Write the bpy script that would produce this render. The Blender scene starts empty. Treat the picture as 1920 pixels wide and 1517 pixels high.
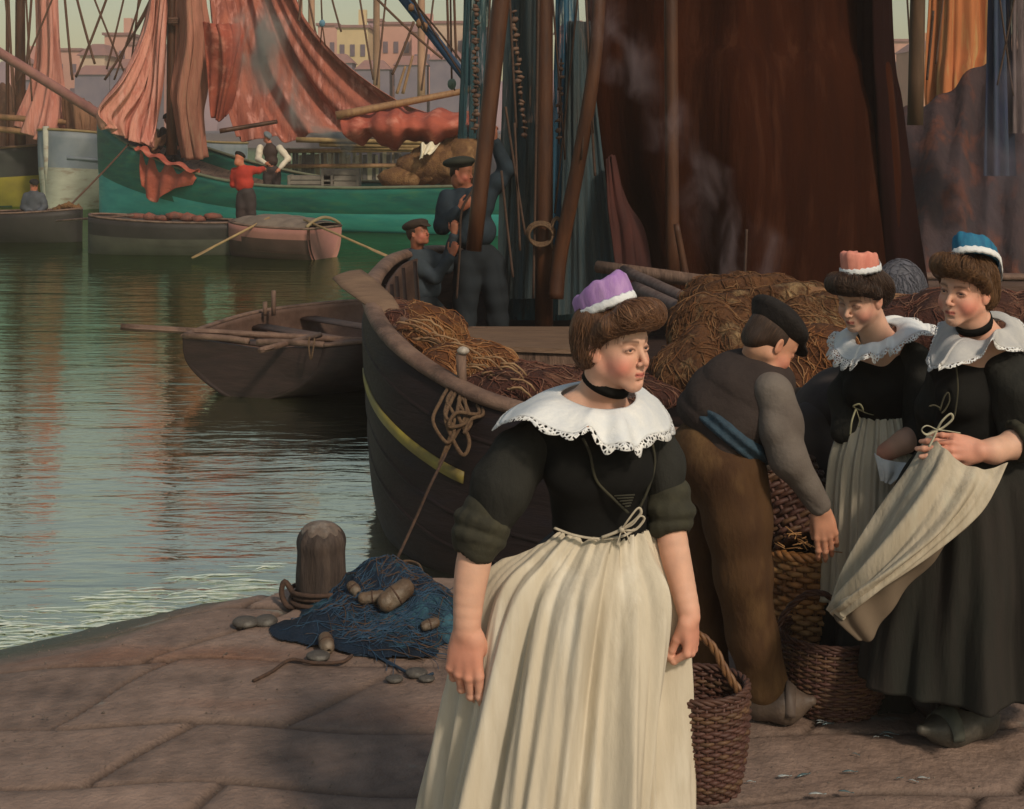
import bpy, math, random
import numpy as np
from math import sin, cos, pi, radians
from mathutils import Vector, Matrix
random.seed(7)
rng = np.random.default_rng(11)
S = bpy.context.scene
COL = S.collection

# ---------------------------------------------------------------- camera
F = 2700.0; HY = 240.0; CH = 2.05
cd = bpy.data.cameras.new('camera'); cam = bpy.data.objects.new('camera', cd); COL.objects.link(cam)
cam.location = (0, 0, CH); cam.rotation_euler = (pi/2, 0, 0)
cd.sensor_width = 36; cd.lens = 36*F/1920
cd.shift_y = -(758.5-HY)/1920.0
cd.clip_end = 5000
S.camera = cam
# ---------------------------------------------------------------- sky and sun
SUN_EL, SUN_AZ = 40.0, 31.0        # elevation; azimuth measured from straight behind the camera towards its right
w = bpy.data.worlds.new('World'); S.world = w; w.use_nodes = True
nt = w.node_tree; nt.nodes.clear()
sky = nt.nodes.new('ShaderNodeTexSky'); sky.sky_type = 'NISHITA'; sky.sun_disc = False
sd = Vector((sin(radians(SUN_AZ))*cos(radians(SUN_EL)), -cos(radians(SUN_AZ))*cos(radians(SUN_EL)), sin(radians(SUN_EL))))
sky.sun_elevation = radians(SUN_EL); sky.sun_rotation = math.atan2(sd.x, sd.y)
sky.dust_density = 1.6; sky.ozone_density = 0.6; sky.air_density = 1.3
hs = nt.nodes.new('ShaderNodeMix'); hs.data_type = 'RGBA'; hs.blend_type = 'MULTIPLY'
hs.inputs[0].default_value = 1.0; hs.inputs[7].default_value = (1.0, 0.96, 0.80, 1)
bg = nt.nodes.new('ShaderNodeBackground'); bg.inputs[1].default_value = 0.10
wo = nt.nodes.new('ShaderNodeOutputWorld')
nt.links.new(sky.outputs[0], hs.inputs[6]); nt.links.new(hs.outputs[2], bg.inputs[0]); nt.links.new(bg.outputs[0], wo.inputs[0])
sl = bpy.data.lights.new('sun', 'SUN'); sl.energy = 2.5; sl.angle = radians(6); sl.color = (1.0, 0.84, 0.66)
so = bpy.data.objects.new('sun', sl); COL.objects.link(so)
so.rotation_euler = sd.to_track_quat('Z', 'Y').to_euler()
S.view_settings.view_transform = 'Standard'; S.view_settings.look = 'None'
S.view_settings.exposure = 0.0; S.view_settings.gamma = 1.0
S.render.engine = 'CYCLES'

# ---------------------------------------------------------------- helpers
def W(px, py, D):
    return np.array([(px-960)/F*D, D, CH-(py-HY)/F*D])
def Wz(px, py, z):
    return W(px, py, (CH-z)*F/(py-HY))
def norm(v):
    v = np.asarray(v, float); n = np.linalg.norm(v); return v/n if n > 1e-9 else v

def mat(name, c1, c2=None, scale=6.0, rough=0.75, bump=0.0, bscale=40.0, stretch=(1, 1, 1), c3=None, vcol=False,
        sub=0.0, spec=0.35, metal=0.0, detail=5.0, mixlo=0.35, mixhi=0.65, bstretch=None, sheen=0.0, alpha=1.0, dist=0.02, strand=False):
    m = bpy.data.materials.new(name); m.use_nodes = True
    t = m.node_tree; N = t.nodes; L = t.links
    p = N['Principled BSDF']
    p.inputs['Roughness'].default_value = rough
    p.inputs['Specular IOR Level'].default_value = spec
    p.inputs['Metallic'].default_value = metal
    if sub > 0:
        p.inputs['Subsurface Weight'].default_value = sub
        p.inputs['Subsurface Radius'].default_value = (0.012, 0.005, 0.003); p.inputs['Subsurface Scale'].default_value = 0.6
    if sheen > 0: p.inputs['Sheen Weight'].default_value = sheen
    if alpha < 1: p.inputs['Alpha'].default_value = alpha
    tc = N.new('ShaderNodeTexCoord'); src = tc.outputs['Object']
    if strand:
        at = N.new('ShaderNodeAttribute'); at.attribute_name = 'strand'; src = at.outputs['Vector']
    mp = N.new('ShaderNodeMapping'); mp.inputs['Scale'].default_value = stretch; L.new(src, mp.inputs[0])
    def noise(sc, st=None, det=detail):
        n = N.new('ShaderNodeTexNoise'); n.inputs['Scale'].default_value = sc; n.inputs['Detail'].default_value = det
        n.inputs['Roughness'].default_value = 0.6
        if st is not None:
            q = N.new('ShaderNodeMapping'); q.inputs['Scale'].default_value = st; L.new(src, q.inputs[0]); L.new(q.outputs[0], n.inputs['Vector'])
        else: L.new(mp.outputs[0], n.inputs['Vector'])
        return n.outputs['Fac']
    def mr(x, a, b):
        r = N.new('ShaderNodeMapRange'); r.inputs[1].default_value = a; r.inputs[2].default_value = b; L.new(x, r.inputs[0]); return r.outputs[0]
    def mix(a, b, f, mode='MIX'):
        x = N.new('ShaderNodeMix'); x.data_type = 'RGBA'; x.blend_type = mode
        for s, v in ((6, a), (7, b)):
            if isinstance(v, tuple): x.inputs[s].default_value = (*v, 1)
            else: L.new(v, x.inputs[s])
        if isinstance(f, float): x.inputs[0].default_value = f
        else: L.new(f, x.inputs[0])
        return x.outputs[2]
    if c2 is None: c2 = tuple(v*0.72 for v in c1)
    col = mix(c1, c2, mr(noise(scale), mixlo, mixhi))
    if c3 is not None: col = mix(col, c3, mr(noise(scale*0.37+1.3), 0.52, 0.66))
    if vcol:
        a = N.new('ShaderNodeAttribute'); a.attribute_name = 'Col'
        v = mix((0.93, 0.93, 0.93), (1.06, 1.03, 1.0), mr(noise(scale), .3, .7))
        col = mix(a.outputs['Color'], v, 1.0, 'MULTIPLY')
    L.new(col, p.inputs['Base Color'])
    if bump > 0:
        b = N.new('ShaderNodeBump'); b.inputs['Strength'].default_value = bump; b.inputs['Distance'].default_value = dist
        L.new(noise(bscale, bstretch if bstretch else stretch, 6.0), b.inputs['Height']); L.new(b.outputs[0], p.inputs['Normal'])
    return m

def mesh(name, V, Fc, m=None, parent=None, smooth=True, mats=None, fm=None):
    """one mesh object; geometry in world coordinates, origin moved to its parent's origin or to the base of the mesh"""
    V = np.asarray(V, dtype=np.float64).reshape(-1, 3)
    if parent is not None: o0 = np.array(parent['_o'])
    else: o0 = np.array([(V[:, 0].min()+V[:, 0].max())/2, (V[:, 1].min()+V[:, 1].max())/2, V[:, 2].min()])
    me = bpy.data.meshes.new(name)
    if isinstance(Fc, np.ndarray) and Fc.ndim == 2 and Fc.shape[1] == 4:
        n = len(Fc); me.vertices.add(len(V)); me.vertices.foreach_set('co', (V-o0).astype(np.float32).ravel())
        me.loops.add(n*4); me.loops.foreach_set('vertex_index', Fc.astype(np.int32).ravel())
        me.polygons.add(n); me.polygons.foreach_set('loop_start', np.arange(0, n*4, 4, dtype=np.int32))
        try: me.polygons.foreach_set('loop_total', np.full(n, 4, dtype=np.int32))
        except Exception: pass
        me.update(calc_edges=True)
    else:
        me.from_pydata([tuple(v) for v in (V-o0)], [], [tuple(int(i) for i in f) for f in Fc]); me.update()
    me.polygons.foreach_set('use_smooth', np.full(len(me.polygons), smooth))
    if mats:
        for q in mats: me.materials.append(q)
        me.polygons.foreach_set('material_index', np.asarray(fm, dtype=np.int32))
    elif m is not None: me.materials.append(m)
    o = bpy.data.objects.new(name, me); COL.objects.link(o)
    if parent is None: o.location = tuple(o0)
    else: o.parent = parent
    o['_o'] = tuple(float(x) for x in o0)
    return o
def empty(name, p):
    o = bpy.data.objects.new(name, None); COL.objects.link(o); o.location = tuple(float(x) for x in p); o.empty_display_size = .1
    o['_o'] = tuple(float(x) for x in p); return o
def tag(o, label=None, cat=None, group=None, kind=None):
    if label: o['label'] = label
    if cat: o['category'] = cat
    if group: o['group'] = group
    if kind: o['kind'] = kind
    return o
def vattr(o, name, arr, typ='FLOAT_COLOR'):
    a = o.data.attributes.new(name, typ, 'POINT')
    if typ == 'FLOAT_COLOR':
        c = np.ones((len(arr), 4), np.float32); c[:, :3] = arr; a.data.foreach_set('color', c.ravel())
    else: a.data.foreach_set('vector', np.asarray(arr, np.float32).ravel())

class G:
    """gathers shapes into one mesh"""
    def __init__(s): s.V = []; s.F = []; s.M = []
    def add(s, V, Fc, mi=0):
        b = len(s.V); s.V += [tuple(map(float, v)) for v in V]; s.F += [tuple(int(i)+b for i in f) for f in Fc]; s.M += [mi]*len(Fc); return s
    def box(s, c, d, rz=0.0, taper=1.0, rx=0.0, ry=0.0, mi=0):
        R = Matrix.Rotation(rz, 3, 'Z') @ Matrix.Rotation(ry, 3, 'Y') @ Matrix.Rotation(rx, 3, 'X')
        V = []
        for z in (-1, 1):
            k = taper if z > 0 else 1.0
            for x, y in ((-1, -1), (1, -1), (1, 1), (-1, 1)):
                V.append(Vector(c) + R @ Vector((x*d[0]/2*k, y*d[1]/2*k, z*d[2]/2)))
        return s.add(V, [(3, 2, 1, 0), (4, 5, 6, 7), (0, 1, 5, 4), (1, 2, 6, 5), (2, 3, 7, 6), (3, 0, 4, 7)], mi)
    def tube(s, pts, r, n=8, mi=0, flat=1.0, cap=True, up=None, wob=0.0):
        P = [np.asarray(p, float) for p in pts]; m = len(P)
        if np.isscalar(r): r = [r]*m
        V = []; prev = None
        for i in range(m):
            t = norm(P[min(i+1, m-1)]-P[max(i-1, 0)])
            if prev is None:
                a = np.array(up, float) if up is not None else (np.array([0, 0, 1.]) if abs(t[2]) < .9 else np.array([1., 0, 0]))
            else: a = prev
            a = norm(a-t*np.dot(a, t)); b = np.cross(t, a); prev = a
            for j in range(n):
                q = 2*pi*j/n; rr = r[i]*(1+wob*random.uniform(-1, 1))
                V.append(P[i]+a*cos(q)*rr*flat+b*sin(q)*rr)
        Fc = [(i*n+j, i*n+(j+1) % n, (i+1)*n+(j+1) % n, (i+1)*n+j) for i in range(m-1) for j in range(n)]
        if cap: Fc += [tuple(range(n-1, -1, -1)), tuple((m-1)*n+j for j in range(n))]
        return s.add(V, Fc, mi)
    def lathe(s, c, prof, n=20, mi=0, wob=0.0):
        V = []; c = np.asarray(c, float)
        for r, z in prof:
            for j in range(n):
                a = 2*pi*j/n; k = 1+wob*random.uniform(-1, 1); V.append(c+np.array([r*k*cos(a), r*k*sin(a), z]))
        m = len(prof)
        Fc = [(i*n+j, i*n+(j+1) % n, (i+1)*n+(j+1) % n, (i+1)*n+j) for i in range(m-1) for j in range(n)]
        Fc += [tuple(range(n-1, -1, -1)), tuple((m-1)*n+j for j in range(n))]
        return s.add(V, Fc, mi)
    def blob(s, c, r, sub=2, noise=0.18, seed=0, mi=0, rot=None):
        import bmesh
        bm = bmesh.new(); bmesh.ops.create_icosphere(bm, subdivisions=sub, radius=1)
        R = random.Random(seed); ph = [R.uniform(0, 6) for _ in range(6)]
        V = []
        for v in bm.verts:
            k = 1+noise*(sin(v.co.x*2.3+ph[0])+sin(v.co.y*2.9+ph[1])+sin(v.co.z*2.6+ph[2])+.5*sin(v.co.x*5+v.co.y*4+ph[3]))/2
            q = Vector((v.co.x*r[0]*k, v.co.y*r[1]*k, v.co.z*r[2]*k))
            if rot: q = rot @ q
            V.append(np.array(q)+np.asarray(c, float))
        Fc = [tuple(v.index for v in f.verts) for f in bm.faces]; bm.free()
        return s.add(V, Fc, mi)
    def build(s, name, m=None, parent=None, smooth=True, mats=None):
        return mesh(name, np.array(s.V), s.F, m, parent, smooth, mats, s.M if mats else None)

def cr(P, n, closed=False):
    """Catmull-Rom resample of control points to n samples"""
    P = np.asarray(P, float); m = len(P); out = []
    seg = m if closed else m-1
    for i in range(n):
        t = i/(n if closed else n-1)*seg; k = min(int(t), seg-1); u = t-k
        g = (lambda j: P[j % m]) if closed else (lambda j: P[min(max(j, 0), m-1)])
        a, b, c, d = g(k-1), g(k), g(k+1), g(k+2)
        out.append(.5*((2*b)+(c-a)*u+(2*a-5*b+4*c-d)*u*u+(3*b-a-3*c+d)*u**3))
    return np.array(out)
def grid_faces(nu, nv, cu=False, cv=False):
    Fc = []
    for i in range(nu if cu else nu-1):
        for j in range(nv if cv else nv-1):
            a = i*nv+j; b = i*nv+(j+1) % nv; c = ((i+1) % nu)*nv+(j+1) % nv; d = ((i+1) % nu)*nv+j
            Fc.append((a, b, c, d))
    return Fc
def surf(rows, nu, nv, cu=False, cv=False, disp=None):
    """rows: list of control polylines -> smooth grid (nu x nv), optional disp(u,v) along normal"""
    R = np.array([cr(r, nv, cv) for r in rows])
    Gd = np.stack([cr(R[:, j], nu, cu) for j in range(nv)], axis=1)
    if disp is not None:
        du = np.gradient(Gd, axis=0); dv = np.gradient(Gd, axis=1)
        if cu: du = (np.roll(Gd, -1, 0)-np.roll(Gd, 1, 0))/2
        if cv: dv = (np.roll(Gd, -1, 1)-np.roll(Gd, 1, 1))/2
        n = np.cross(du, dv); n /= np.linalg.norm(n, axis=2, keepdims=True)+1e-12
        U, Vv = np.meshgrid(np.linspace(0, 1, nu), np.linspace(0, 1, nv), indexing='ij')
        Gd = Gd+n*disp(U, Vv)[..., None]
    return Gd
def sheet(name, Gd, m, parent=None, thick=0.004, cu=False, cv=False, smooth=True):
    nu, nv = Gd.shape[:2]
    o = mesh(name, Gd.reshape(-1, 3), np.array(grid_faces(nu, nv, cu, cv)), m, parent, smooth)
    if thick:
        s = o.modifiers.new('s', 'SOLIDIFY'); s.thickness = thick; s.offset = 0
    return o
def vn(P, f, seed=0, oct=1):
    """cheap smooth pseudo-noise in [-1,1] from sines"""
    R = np.random.default_rng(seed); out = 0; tot = 0; amp = 1
    for o in range(oct):
        for i in range(5):
            d = R.normal(size=3); d /= np.linalg.norm(d)
            out = out+amp*np.sin((P @ (d*f*R.uniform(.7, 1.4)))+R.uniform(0, 6.28)); tot += amp*.75
        f *= 2.1; amp *= .5
    return out/tot*1.3

# ---------------------------------------------------------------- implicit sculpting (tapered capsules / ellipsoids, smooth unions, surface nets)
def frame(l, f, u): return np.array([norm(l), norm(f), norm(u)])
class SDF:
    def __init__(s): s.ops = []; s.disp = None; s.fr = None
    def use(s, R=None, t=None, sc=1.0): s.fr = None if R is None else (np.asarray(R), np.asarray(t, float), sc)
    def _tw(s, p):
        p = np.asarray(p, float)
        if s.fr is None: return p, 1.0
        R, t, sc = s.fr; return t+(p*sc) @ R, sc
    def cone(s, a, b, r1, r2=None, k=0.02, mode='u', flat=None):
        r2 = r1 if r2 is None else r2
        A, sc = s._tw(a); B, _ = s._tw(b); r1, r2, k = r1*sc, r2*sc, k*sc
        s.ops.append(('c', A, B, r1, r2, k, mode, (A+B)/2, np.linalg.norm(A-B)/2+max(r1, r2))); return s
    def chain(s, pts, rs, k=0.02):
        for i in range(len(pts)-1): s.cone(pts[i], pts[i+1], rs[i], rs[i+1], k)
        return s
    def ell(s, c, r, R=None, k=0.02, mode='u'):
        """R rows = local axes (in the frame in use)"""
        C, sc = s._tw(c); M = np.eye(3) if R is None else np.asarray(R, float)
        if s.fr is not None: M = M @ s.fr[0]
        r = np.asarray(r, float)*sc
        s.ops.append(('e', C, M, r, None, k*sc, mode, C, r.max())); return s
    def sph(s, c, r, k=0.02, mode='u'): return s.ell(c, (r, r, r), None, k, mode)
    def torus_arc(s, pts, rs, k=0.01): return s.chain(pts, rs, k)
    @staticmethod
    def _d(op, P):
        if op[0] == 'c':
            A, B = op[1], op[2]; ba = B-A; pa = P-A
            h = np.clip(pa @ ba/max(ba @ ba, 1e-12), 0, 1)
            return np.linalg.norm(pa-h[:, None]*ba, axis=1)-(op[3]+(op[4]-op[3])*h)
        q = ((P-op[1]) @ op[2].T); r = op[3]
        k0 = np.linalg.norm(q/r, axis=1); k1 = np.linalg.norm(q/(r*r), axis=1)
        return k0*(k0-1)/np.maximum(k1, 1e-9)
    @staticmethod
    def _comb(d, e, k, mode):
        if mode == 'u':
            if k <= 0: return np.minimum(d, e)
            h = np.maximum(k-np.abs(d-e), 0)/k; return np.minimum(d, e)-h*h*k*.25
        e = -e
        if k <= 0: return np.maximum(d, e)
        h = np.maximum(k-np.abs(d-e), 0)/k; return np.maximum(d, e)+h*h*k*.25
    def ev(s, P, disp=True):
        d = np.full(len(P), 9.0)
        for op in s.ops: d = s._comb(d, s._d(op, P), op[5], op[6])
        if disp and s.disp is not None: d = d+s.disp(P)
        return d
    def mesh(s, h):
        lo = np.min([op[7]-op[8] for op in s.ops if op[6] == 'u'], axis=0)-4*h-.03
        hi = np.max([op[7]+op[8] for op in s.ops if op[6] == 'u'], axis=0)+4*h+.03
        B = 8
        nb = np.ceil((hi-lo)/(B*h)).astype(int); n = nb*B
        bc = np.stack(np.meshgrid(*[np.arange(k) for k in nb], indexing='ij'), -1).reshape(-1, 3)
        ctr = lo+(bc+.5)*B*h; d0 = s.ev(ctr, False)
        rad = B*h*.87
        act = np.abs(d0) < rad*1.6+.02
        V = np.repeat(np.repeat(np.repeat(np.where(d0 < 0, -1, 1).astype(np.float32).reshape(nb), B, 0), B, 1), B, 2)
        ab = bc[act]; ac = ctr[act]; D = np.full((len(ab), B**3), 9.0)
        off = (np.stack(np.meshgrid(*[np.arange(B)]*3, indexing='ij'), -1).reshape(-1, 3)+.0)
        PP = (lo+(ab[:, None, :]*B+off[None])*h)
        for op in s.ops:
            m = (np.linalg.norm(ac-op[7], axis=1)-op[8]-rad) < (op[5]+3*h+.015)
            if not m.any(): continue
            Q = PP[m].reshape(-1, 3); e = s._d(op, Q); D[m] = s._comb(D[m].ravel(), e, op[5], op[6]).reshape(-1, B**3)
        if s.disp is not None: D = D+s.disp(PP.reshape(-1, 3)).reshape(D.shape)
        ii = ab*B
        for q in range(len(ab)):
            a = ii[q]; V[a[0]:a[0]+B, a[1]:a[1]+B, a[2]:a[2]+B] = D[q].reshape(B, B, B)
        # surface nets
        ins = V < 0; n0 = np.array(V.shape)
        c = [ins[i:n0[0]-1+i, j:n0[1]-1+j, k:n0[2]-1+k] for i in (0, 1) for j in (0, 1) for k in (0, 1)]
        anyi = c[0].copy(); alli = c[0].copy()
        for x in c[1:]: anyi |= x; alli &= x
        I = np.argwhere(anyi & ~alli)
        idx = np.full(tuple(n0-1), -1, np.int32); idx[tuple(I.T)] = np.arange(len(I))
        acc = np.zeros((len(I), 3)); cnt = np.zeros(len(I))
        cor = [(i, j, k) for i in (0, 1) for j in (0, 1) for k in (0, 1)]
        val = {q: V[I[:, 0]+q[0], I[:, 1]+q[1], I[:, 2]+q[2]].astype(float) for q in cor}
        for p in cor:
            for ax in range(3):
                if p[ax]: continue
                q = list(p); q[ax] = 1; q = tuple(q); a, b = val[p], val[q]; m = (a < 0) != (b < 0)
                t = np.where(m, a/np.where(m, a-b, 1), 0)
                pos = np.tile(np.array(p, float), (len(I), 1)); pos[:, ax] += t
                acc[m] += pos[m]; cnt[m] += 1
        verts = lo+(I+acc/cnt[:, None])*h
        faces = []
        for ax in range(3):
            u, v = (ax+1) % 3, (ax+2) % 3
            sl0 = [slice(1, -1)]*3; sl0[ax] = slice(0, -1); sl1 = list(sl0); sl1[ax] = slice(1, None)
            A = ins[tuple(sl0)]; Bq = ins[tuple(sl1)]; E = np.argwhere(A != Bq)
            if not len(E): continue
            fl = A[tuple(E.T)]
            base = E.copy(); base[:, u] += 1; base[:, v] += 1
            def at(du, dv):
                g = base.copy(); g[:, u] += du; g[:, v] += dv; return idx[tuple(g.T)]
            q = np.stack([at(-1, -1), at(0, -1), at(0, 0), at(-1, 0)], 1)
            q[~fl] = q[~fl][:, ::-1]; faces.append(q)
        Fq = np.concatenate(faces); Fq = Fq[(Fq >= 0).all(1)]
        return verts, Fq
    def build(s, name, h, m, parent=None, col=None, smooth_it=0):
        v, f = s.mesh(h)
        for _ in range(smooth_it):
            a = np.zeros_like(v); c = np.zeros(len(v))
            for i in range(4):
                j = (i+1) % 4; np.add.at(a, f[:, i], v[f[:, j]]); np.add.at(c, f[:, i], 1); np.add.at(a, f[:, j], v[f[:, i]]); np.add.at(c, f[:, j], 1)
            v = v*.4+.6*a/np.maximum(c, 1)[:, None]
        o = mesh(name, v, f, m, parent)
        if col is not None: vattr(o, 'Col', col(v))
        return o, v
# ================================================================ SETTING: quay, water, town
WZ = -0.25
def interp(x, xs, ys): return np.interp(x, xs, ys)
def edge_D(x): return interp(x, [-9, -2.26, -1.88, -1.46, -1.15, -0.92, -0.6, 9], [5.6, 6.37, 6.68, 7.02, 7.08, 6.78, 6.62, 6.62])
def slope_w(x): return interp(x, [-9, -1.7, -1.1, -0.85, 9], [1.5, 1.35, 0.8, 0.07, 0.05])
def quay_z(x, D):
    s = D-edge_D(x); w_ = slope_w(x); q = np.clip((s+w_)/w_, 0, 8)
    return np.maximum(-0.25*q**1.25, -1.6)
def fbm(P, f, seed, o=4): return vn(P, f, seed, o)
def joints(x, y):
    """distance to the nearest slab joint and a per-slab number"""
    wx = x+.05*np.sin(y*3.1+x*1.7)+.03*np.sin(y*7+1); wy = y+.06*np.sin(x*1.9+.6)+.025*np.sin(x*6.3+y)
    rows = np.array([-9, 3.05, 3.62, 3.98, 4.45, 4.9, 5.5, 6.1, 6.9, 12])
    k = np.searchsorted(rows, wy)-1; k = np.clip(k, 0, len(rows)-2)
    dy = np.minimum(np.abs(wy-rows[k]), np.abs(rows[k+1]-wy))
    wd = 1.15+.35*np.sin(k*2.1); sx = wx-0.62*(wy-4)+k*.77
    c = np.floor(sx/wd); fx = sx-c*wd; dx = np.minimum(fx, wd-fx)*.85
    return np.minimum(dx, dy), np.sin(k*12.9+c*78.2)*.5+.5, dx, dy
xs = np.concatenate([np.linspace(-7, -2.6, 60), np.linspace(-2.58, 3.2, 460), np.linspace(3.22, 8, 50)])
ys = np.concatenate([np.linspace(0.8, 3.2, 60), np.linspace(3.21, 8.4, 440)])
X, Y = np.meshgrid(xs, ys, indexing='ij')
P3 = np.stack([X, Y, X*0], -1).reshape(-1, 3)
jd, slab, jdx, jdy = joints(X, Y)
Z = quay_z(X, Y)
wet = np.clip((-Z-.05)/.15, 0, 1)
nz = fbm(P3, 4.0, 3, 4).reshape(X.shape); nz2 = fbm(P3, 22.0, 5, 3).reshape(X.shape); brk = fbm(P3, 2.2, 17, 2).reshape(X.shape)
nz9 = fbm(P3, 75.0, 7, 2).reshape(X.shape)
jw = .010+.009*np.clip(nz, -1, 1)+.005*nz2+.004*nz9; gro = np.exp(-(jd/np.maximum(jw, .006))**2)*np.clip(.6+.9*brk, .25, 1)
Z = Z+.006*nz+.0030*nz2+.0012*nz9-.022*gro+.008*(slab-.5)-.004*np.exp(-(jd/.04)**2)
base = np.array([.195, .138, .112]); c = np.tile(base, (*X.shape, 1))*(1+.22*nz+.28*nz2+.26*(slab-.5)+.16*nz9)[..., None]
def blend(c, m, col): m = np.clip(m, 0, 1)[..., None]; return c*(1-m)+np.array(col)*m
n3 = fbm(P3*np.array([.5, 1.6, 1]), 3.1, 21, 4).reshape(X.shape); n4 = fbm(P3*np.array([.5, 1.8, 1]), 3.7, 29, 4).reshape(X.shape); n5 = fbm(P3*np.array([.6, 1.5, 1]), 12, 33, 3).reshape(X.shape)
left = np.clip(-X/1.2, 0, 1)
c = blend(c, (n3-.45)*1.6*left, (.15, .11, .045)); c = blend(c, (-n3-.55)*1.8*left, (.19, .075, .035))
c = blend(c, (n4-.55)*1.6*left, (.075, .08, .035)); c = blend(c, (-n4-.5)*1.2, (.24, .175, .155))
c = blend(c, np.clip((fbm(P3*np.array([.5, 1.6, 1]), 24, 43, 3).reshape(X.shape)-.80)*4*np.clip(n5+.6, 0, 1), 0, .7), (.26, .29, .27))
c = blend(c, gro*.95, (.028, .018, .013)); c = blend(c, np.exp(-(jd/.045)**2)*np.clip(.4+nz2, 0, 1)*.5, (.075, .052, .038)); c = blend(c, (np.abs(fbm(P3, 3.3, 61, 3).reshape(X.shape)) < .007)*.35*(brk > .2), (.05, .035, .026))
c = blend(c, wet*.85, (.085, .075, .055)); c = blend(c, (n4+.2)*wet*.8, (.05, .075, .062))
o = mesh('quay_paving', np.stack([X, Y, Z], -1).reshape(-1, 3), np.array(grid_faces(len(xs), len(ys)))[:, ::-1],
         None); o.data.flip_normals() if o.data.polygons[0].normal.z < 0 else None
vattr(o, 'Col', c.reshape(-1, 3))
gm = mat('paving_stone', (1, 1, 1), vcol=True, scale=9, rough=.6, bump=.9, bscale=38, dist=.012, spec=.3)
o.data.materials.append(gm); tag(o, kind='structure')

# water
def water_mat():
    m = bpy.data.materials.new('harbour_water'); m.use_nodes = True; t = m.node_tree; N = t.nodes; L = t.links
    N.remove(N['Principled BSDF']); out = N['Material Output']
    gl = N.new('ShaderNodeBsdfGlossy'); gl.inputs['Roughness'].default_value = .03; df = N.new('ShaderNodeBsdfDiffuse'); df.inputs['Color'].default_value = (.010, .040, .036, 1)
    sx = N.new('ShaderNodeSeparateXYZ'); tcw = N.new('ShaderNodeTexCoord'); geo = N.new('ShaderNodeNewGeometry'); L.new(geo.outputs['Position'], sx.inputs[0])
    water_tone = N.new('ShaderNodeMapRange'); water_tone.inputs[1].default_value = .3; water_tone.inputs[2].default_value = -2.6; L.new(sx.outputs[0], water_tone.inputs[0])
    dm = N.new('ShaderNodeMix'); dm.data_type = 'RGBA'; dm.inputs[6].default_value = (.003, .012, .020, 1); dm.inputs[7].default_value = (.075, .078, .036, 1); L.new(water_tone.outputs[0], dm.inputs[0]); L.new(dm.outputs[2], df.inputs['Color'])  # olive to navy water colour with sail and hull reflections partly painted in
    lw = N.new('ShaderNodeLayerWeight'); lw.inputs['Blend'].default_value = .35; mrf = N.new('ShaderNodeMapRange'); mrf.inputs[3].default_value = .78; mrf.inputs[4].default_value = .95; ms = N.new('ShaderNodeMixShader')
    L.new(lw.outputs['Fresnel'], mrf.inputs[0]); L.new(mrf.outputs[0], ms.inputs[0]); L.new(df.outputs[0], ms.inputs[1]); L.new(gl.outputs[0], ms.inputs[2]); L.new(ms.outputs[0], out.inputs['Surface'])
    tc = N.new('ShaderNodeTexCoord')
    hs_ = []
    for sc, st, det in ((1.0, (1.1, 4.2, 1), 3), (1.0, (4.5, 15, 1), 4), (1.0, (.25, .9, 1), 2)):
        mp = N.new('ShaderNodeMapping'); mp.inputs['Scale'].default_value = st; L.new(tc.outputs['Object'], mp.inputs[0])
        n = N.new('ShaderNodeTexNoise'); n.inputs['Scale'].default_value = sc; n.inputs['Detail'].default_value = det; n.inputs['Distortion'].default_value = .6
        L.new(mp.outputs[0], n.inputs['Vector']); hs_.append(n.outputs['Fac'])
    a = N.new('ShaderNodeMath'); a.operation = 'MULTIPLY_ADD'; a.inputs[1].default_value = .30; L.new(hs_[1], a.inputs[0]); L.new(hs_[0], a.inputs[2])
    b = N.new('ShaderNodeMath'); b.operation = 'MULTIPLY_ADD'; b.inputs[1].default_value = 1.6; L.new(hs_[2], b.inputs[0]); L.new(a.outputs[0], b.inputs[2])
    bp = N.new('ShaderNodeBump'); bp.inputs['Strength'].default_value = .27; bp.inputs['Distance'].default_value = .05
    L.new(b.outputs[0], bp.inputs['Height']); L.new(bp.outputs[0], gl.inputs['Normal']); L.new(bp.outputs[0], lw.inputs['Normal'])
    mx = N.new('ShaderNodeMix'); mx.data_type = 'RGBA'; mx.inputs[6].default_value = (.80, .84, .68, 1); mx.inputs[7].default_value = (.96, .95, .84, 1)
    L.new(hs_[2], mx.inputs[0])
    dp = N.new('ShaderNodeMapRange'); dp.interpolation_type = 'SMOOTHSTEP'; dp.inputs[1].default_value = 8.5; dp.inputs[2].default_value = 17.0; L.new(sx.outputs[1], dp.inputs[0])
    tn = N.new('ShaderNodeMix'); tn.data_type = 'RGBA'; tn.inputs[6].default_value = (1, 1, 1, 1); tn.inputs[7].default_value = (.42, .62, .50, 1); L.new(dp.outputs[0], tn.inputs[0])  # darker green reflection of the far water painted into the glossy colour
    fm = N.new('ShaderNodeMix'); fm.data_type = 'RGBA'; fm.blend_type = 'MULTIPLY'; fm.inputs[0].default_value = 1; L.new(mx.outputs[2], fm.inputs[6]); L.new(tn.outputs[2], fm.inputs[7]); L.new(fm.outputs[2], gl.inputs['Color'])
    return m
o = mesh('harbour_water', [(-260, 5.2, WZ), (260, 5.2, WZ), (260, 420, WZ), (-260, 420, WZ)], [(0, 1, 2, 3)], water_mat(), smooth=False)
tag(o, kind='structure')
g = G(); Rf = random.Random(6)
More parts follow.
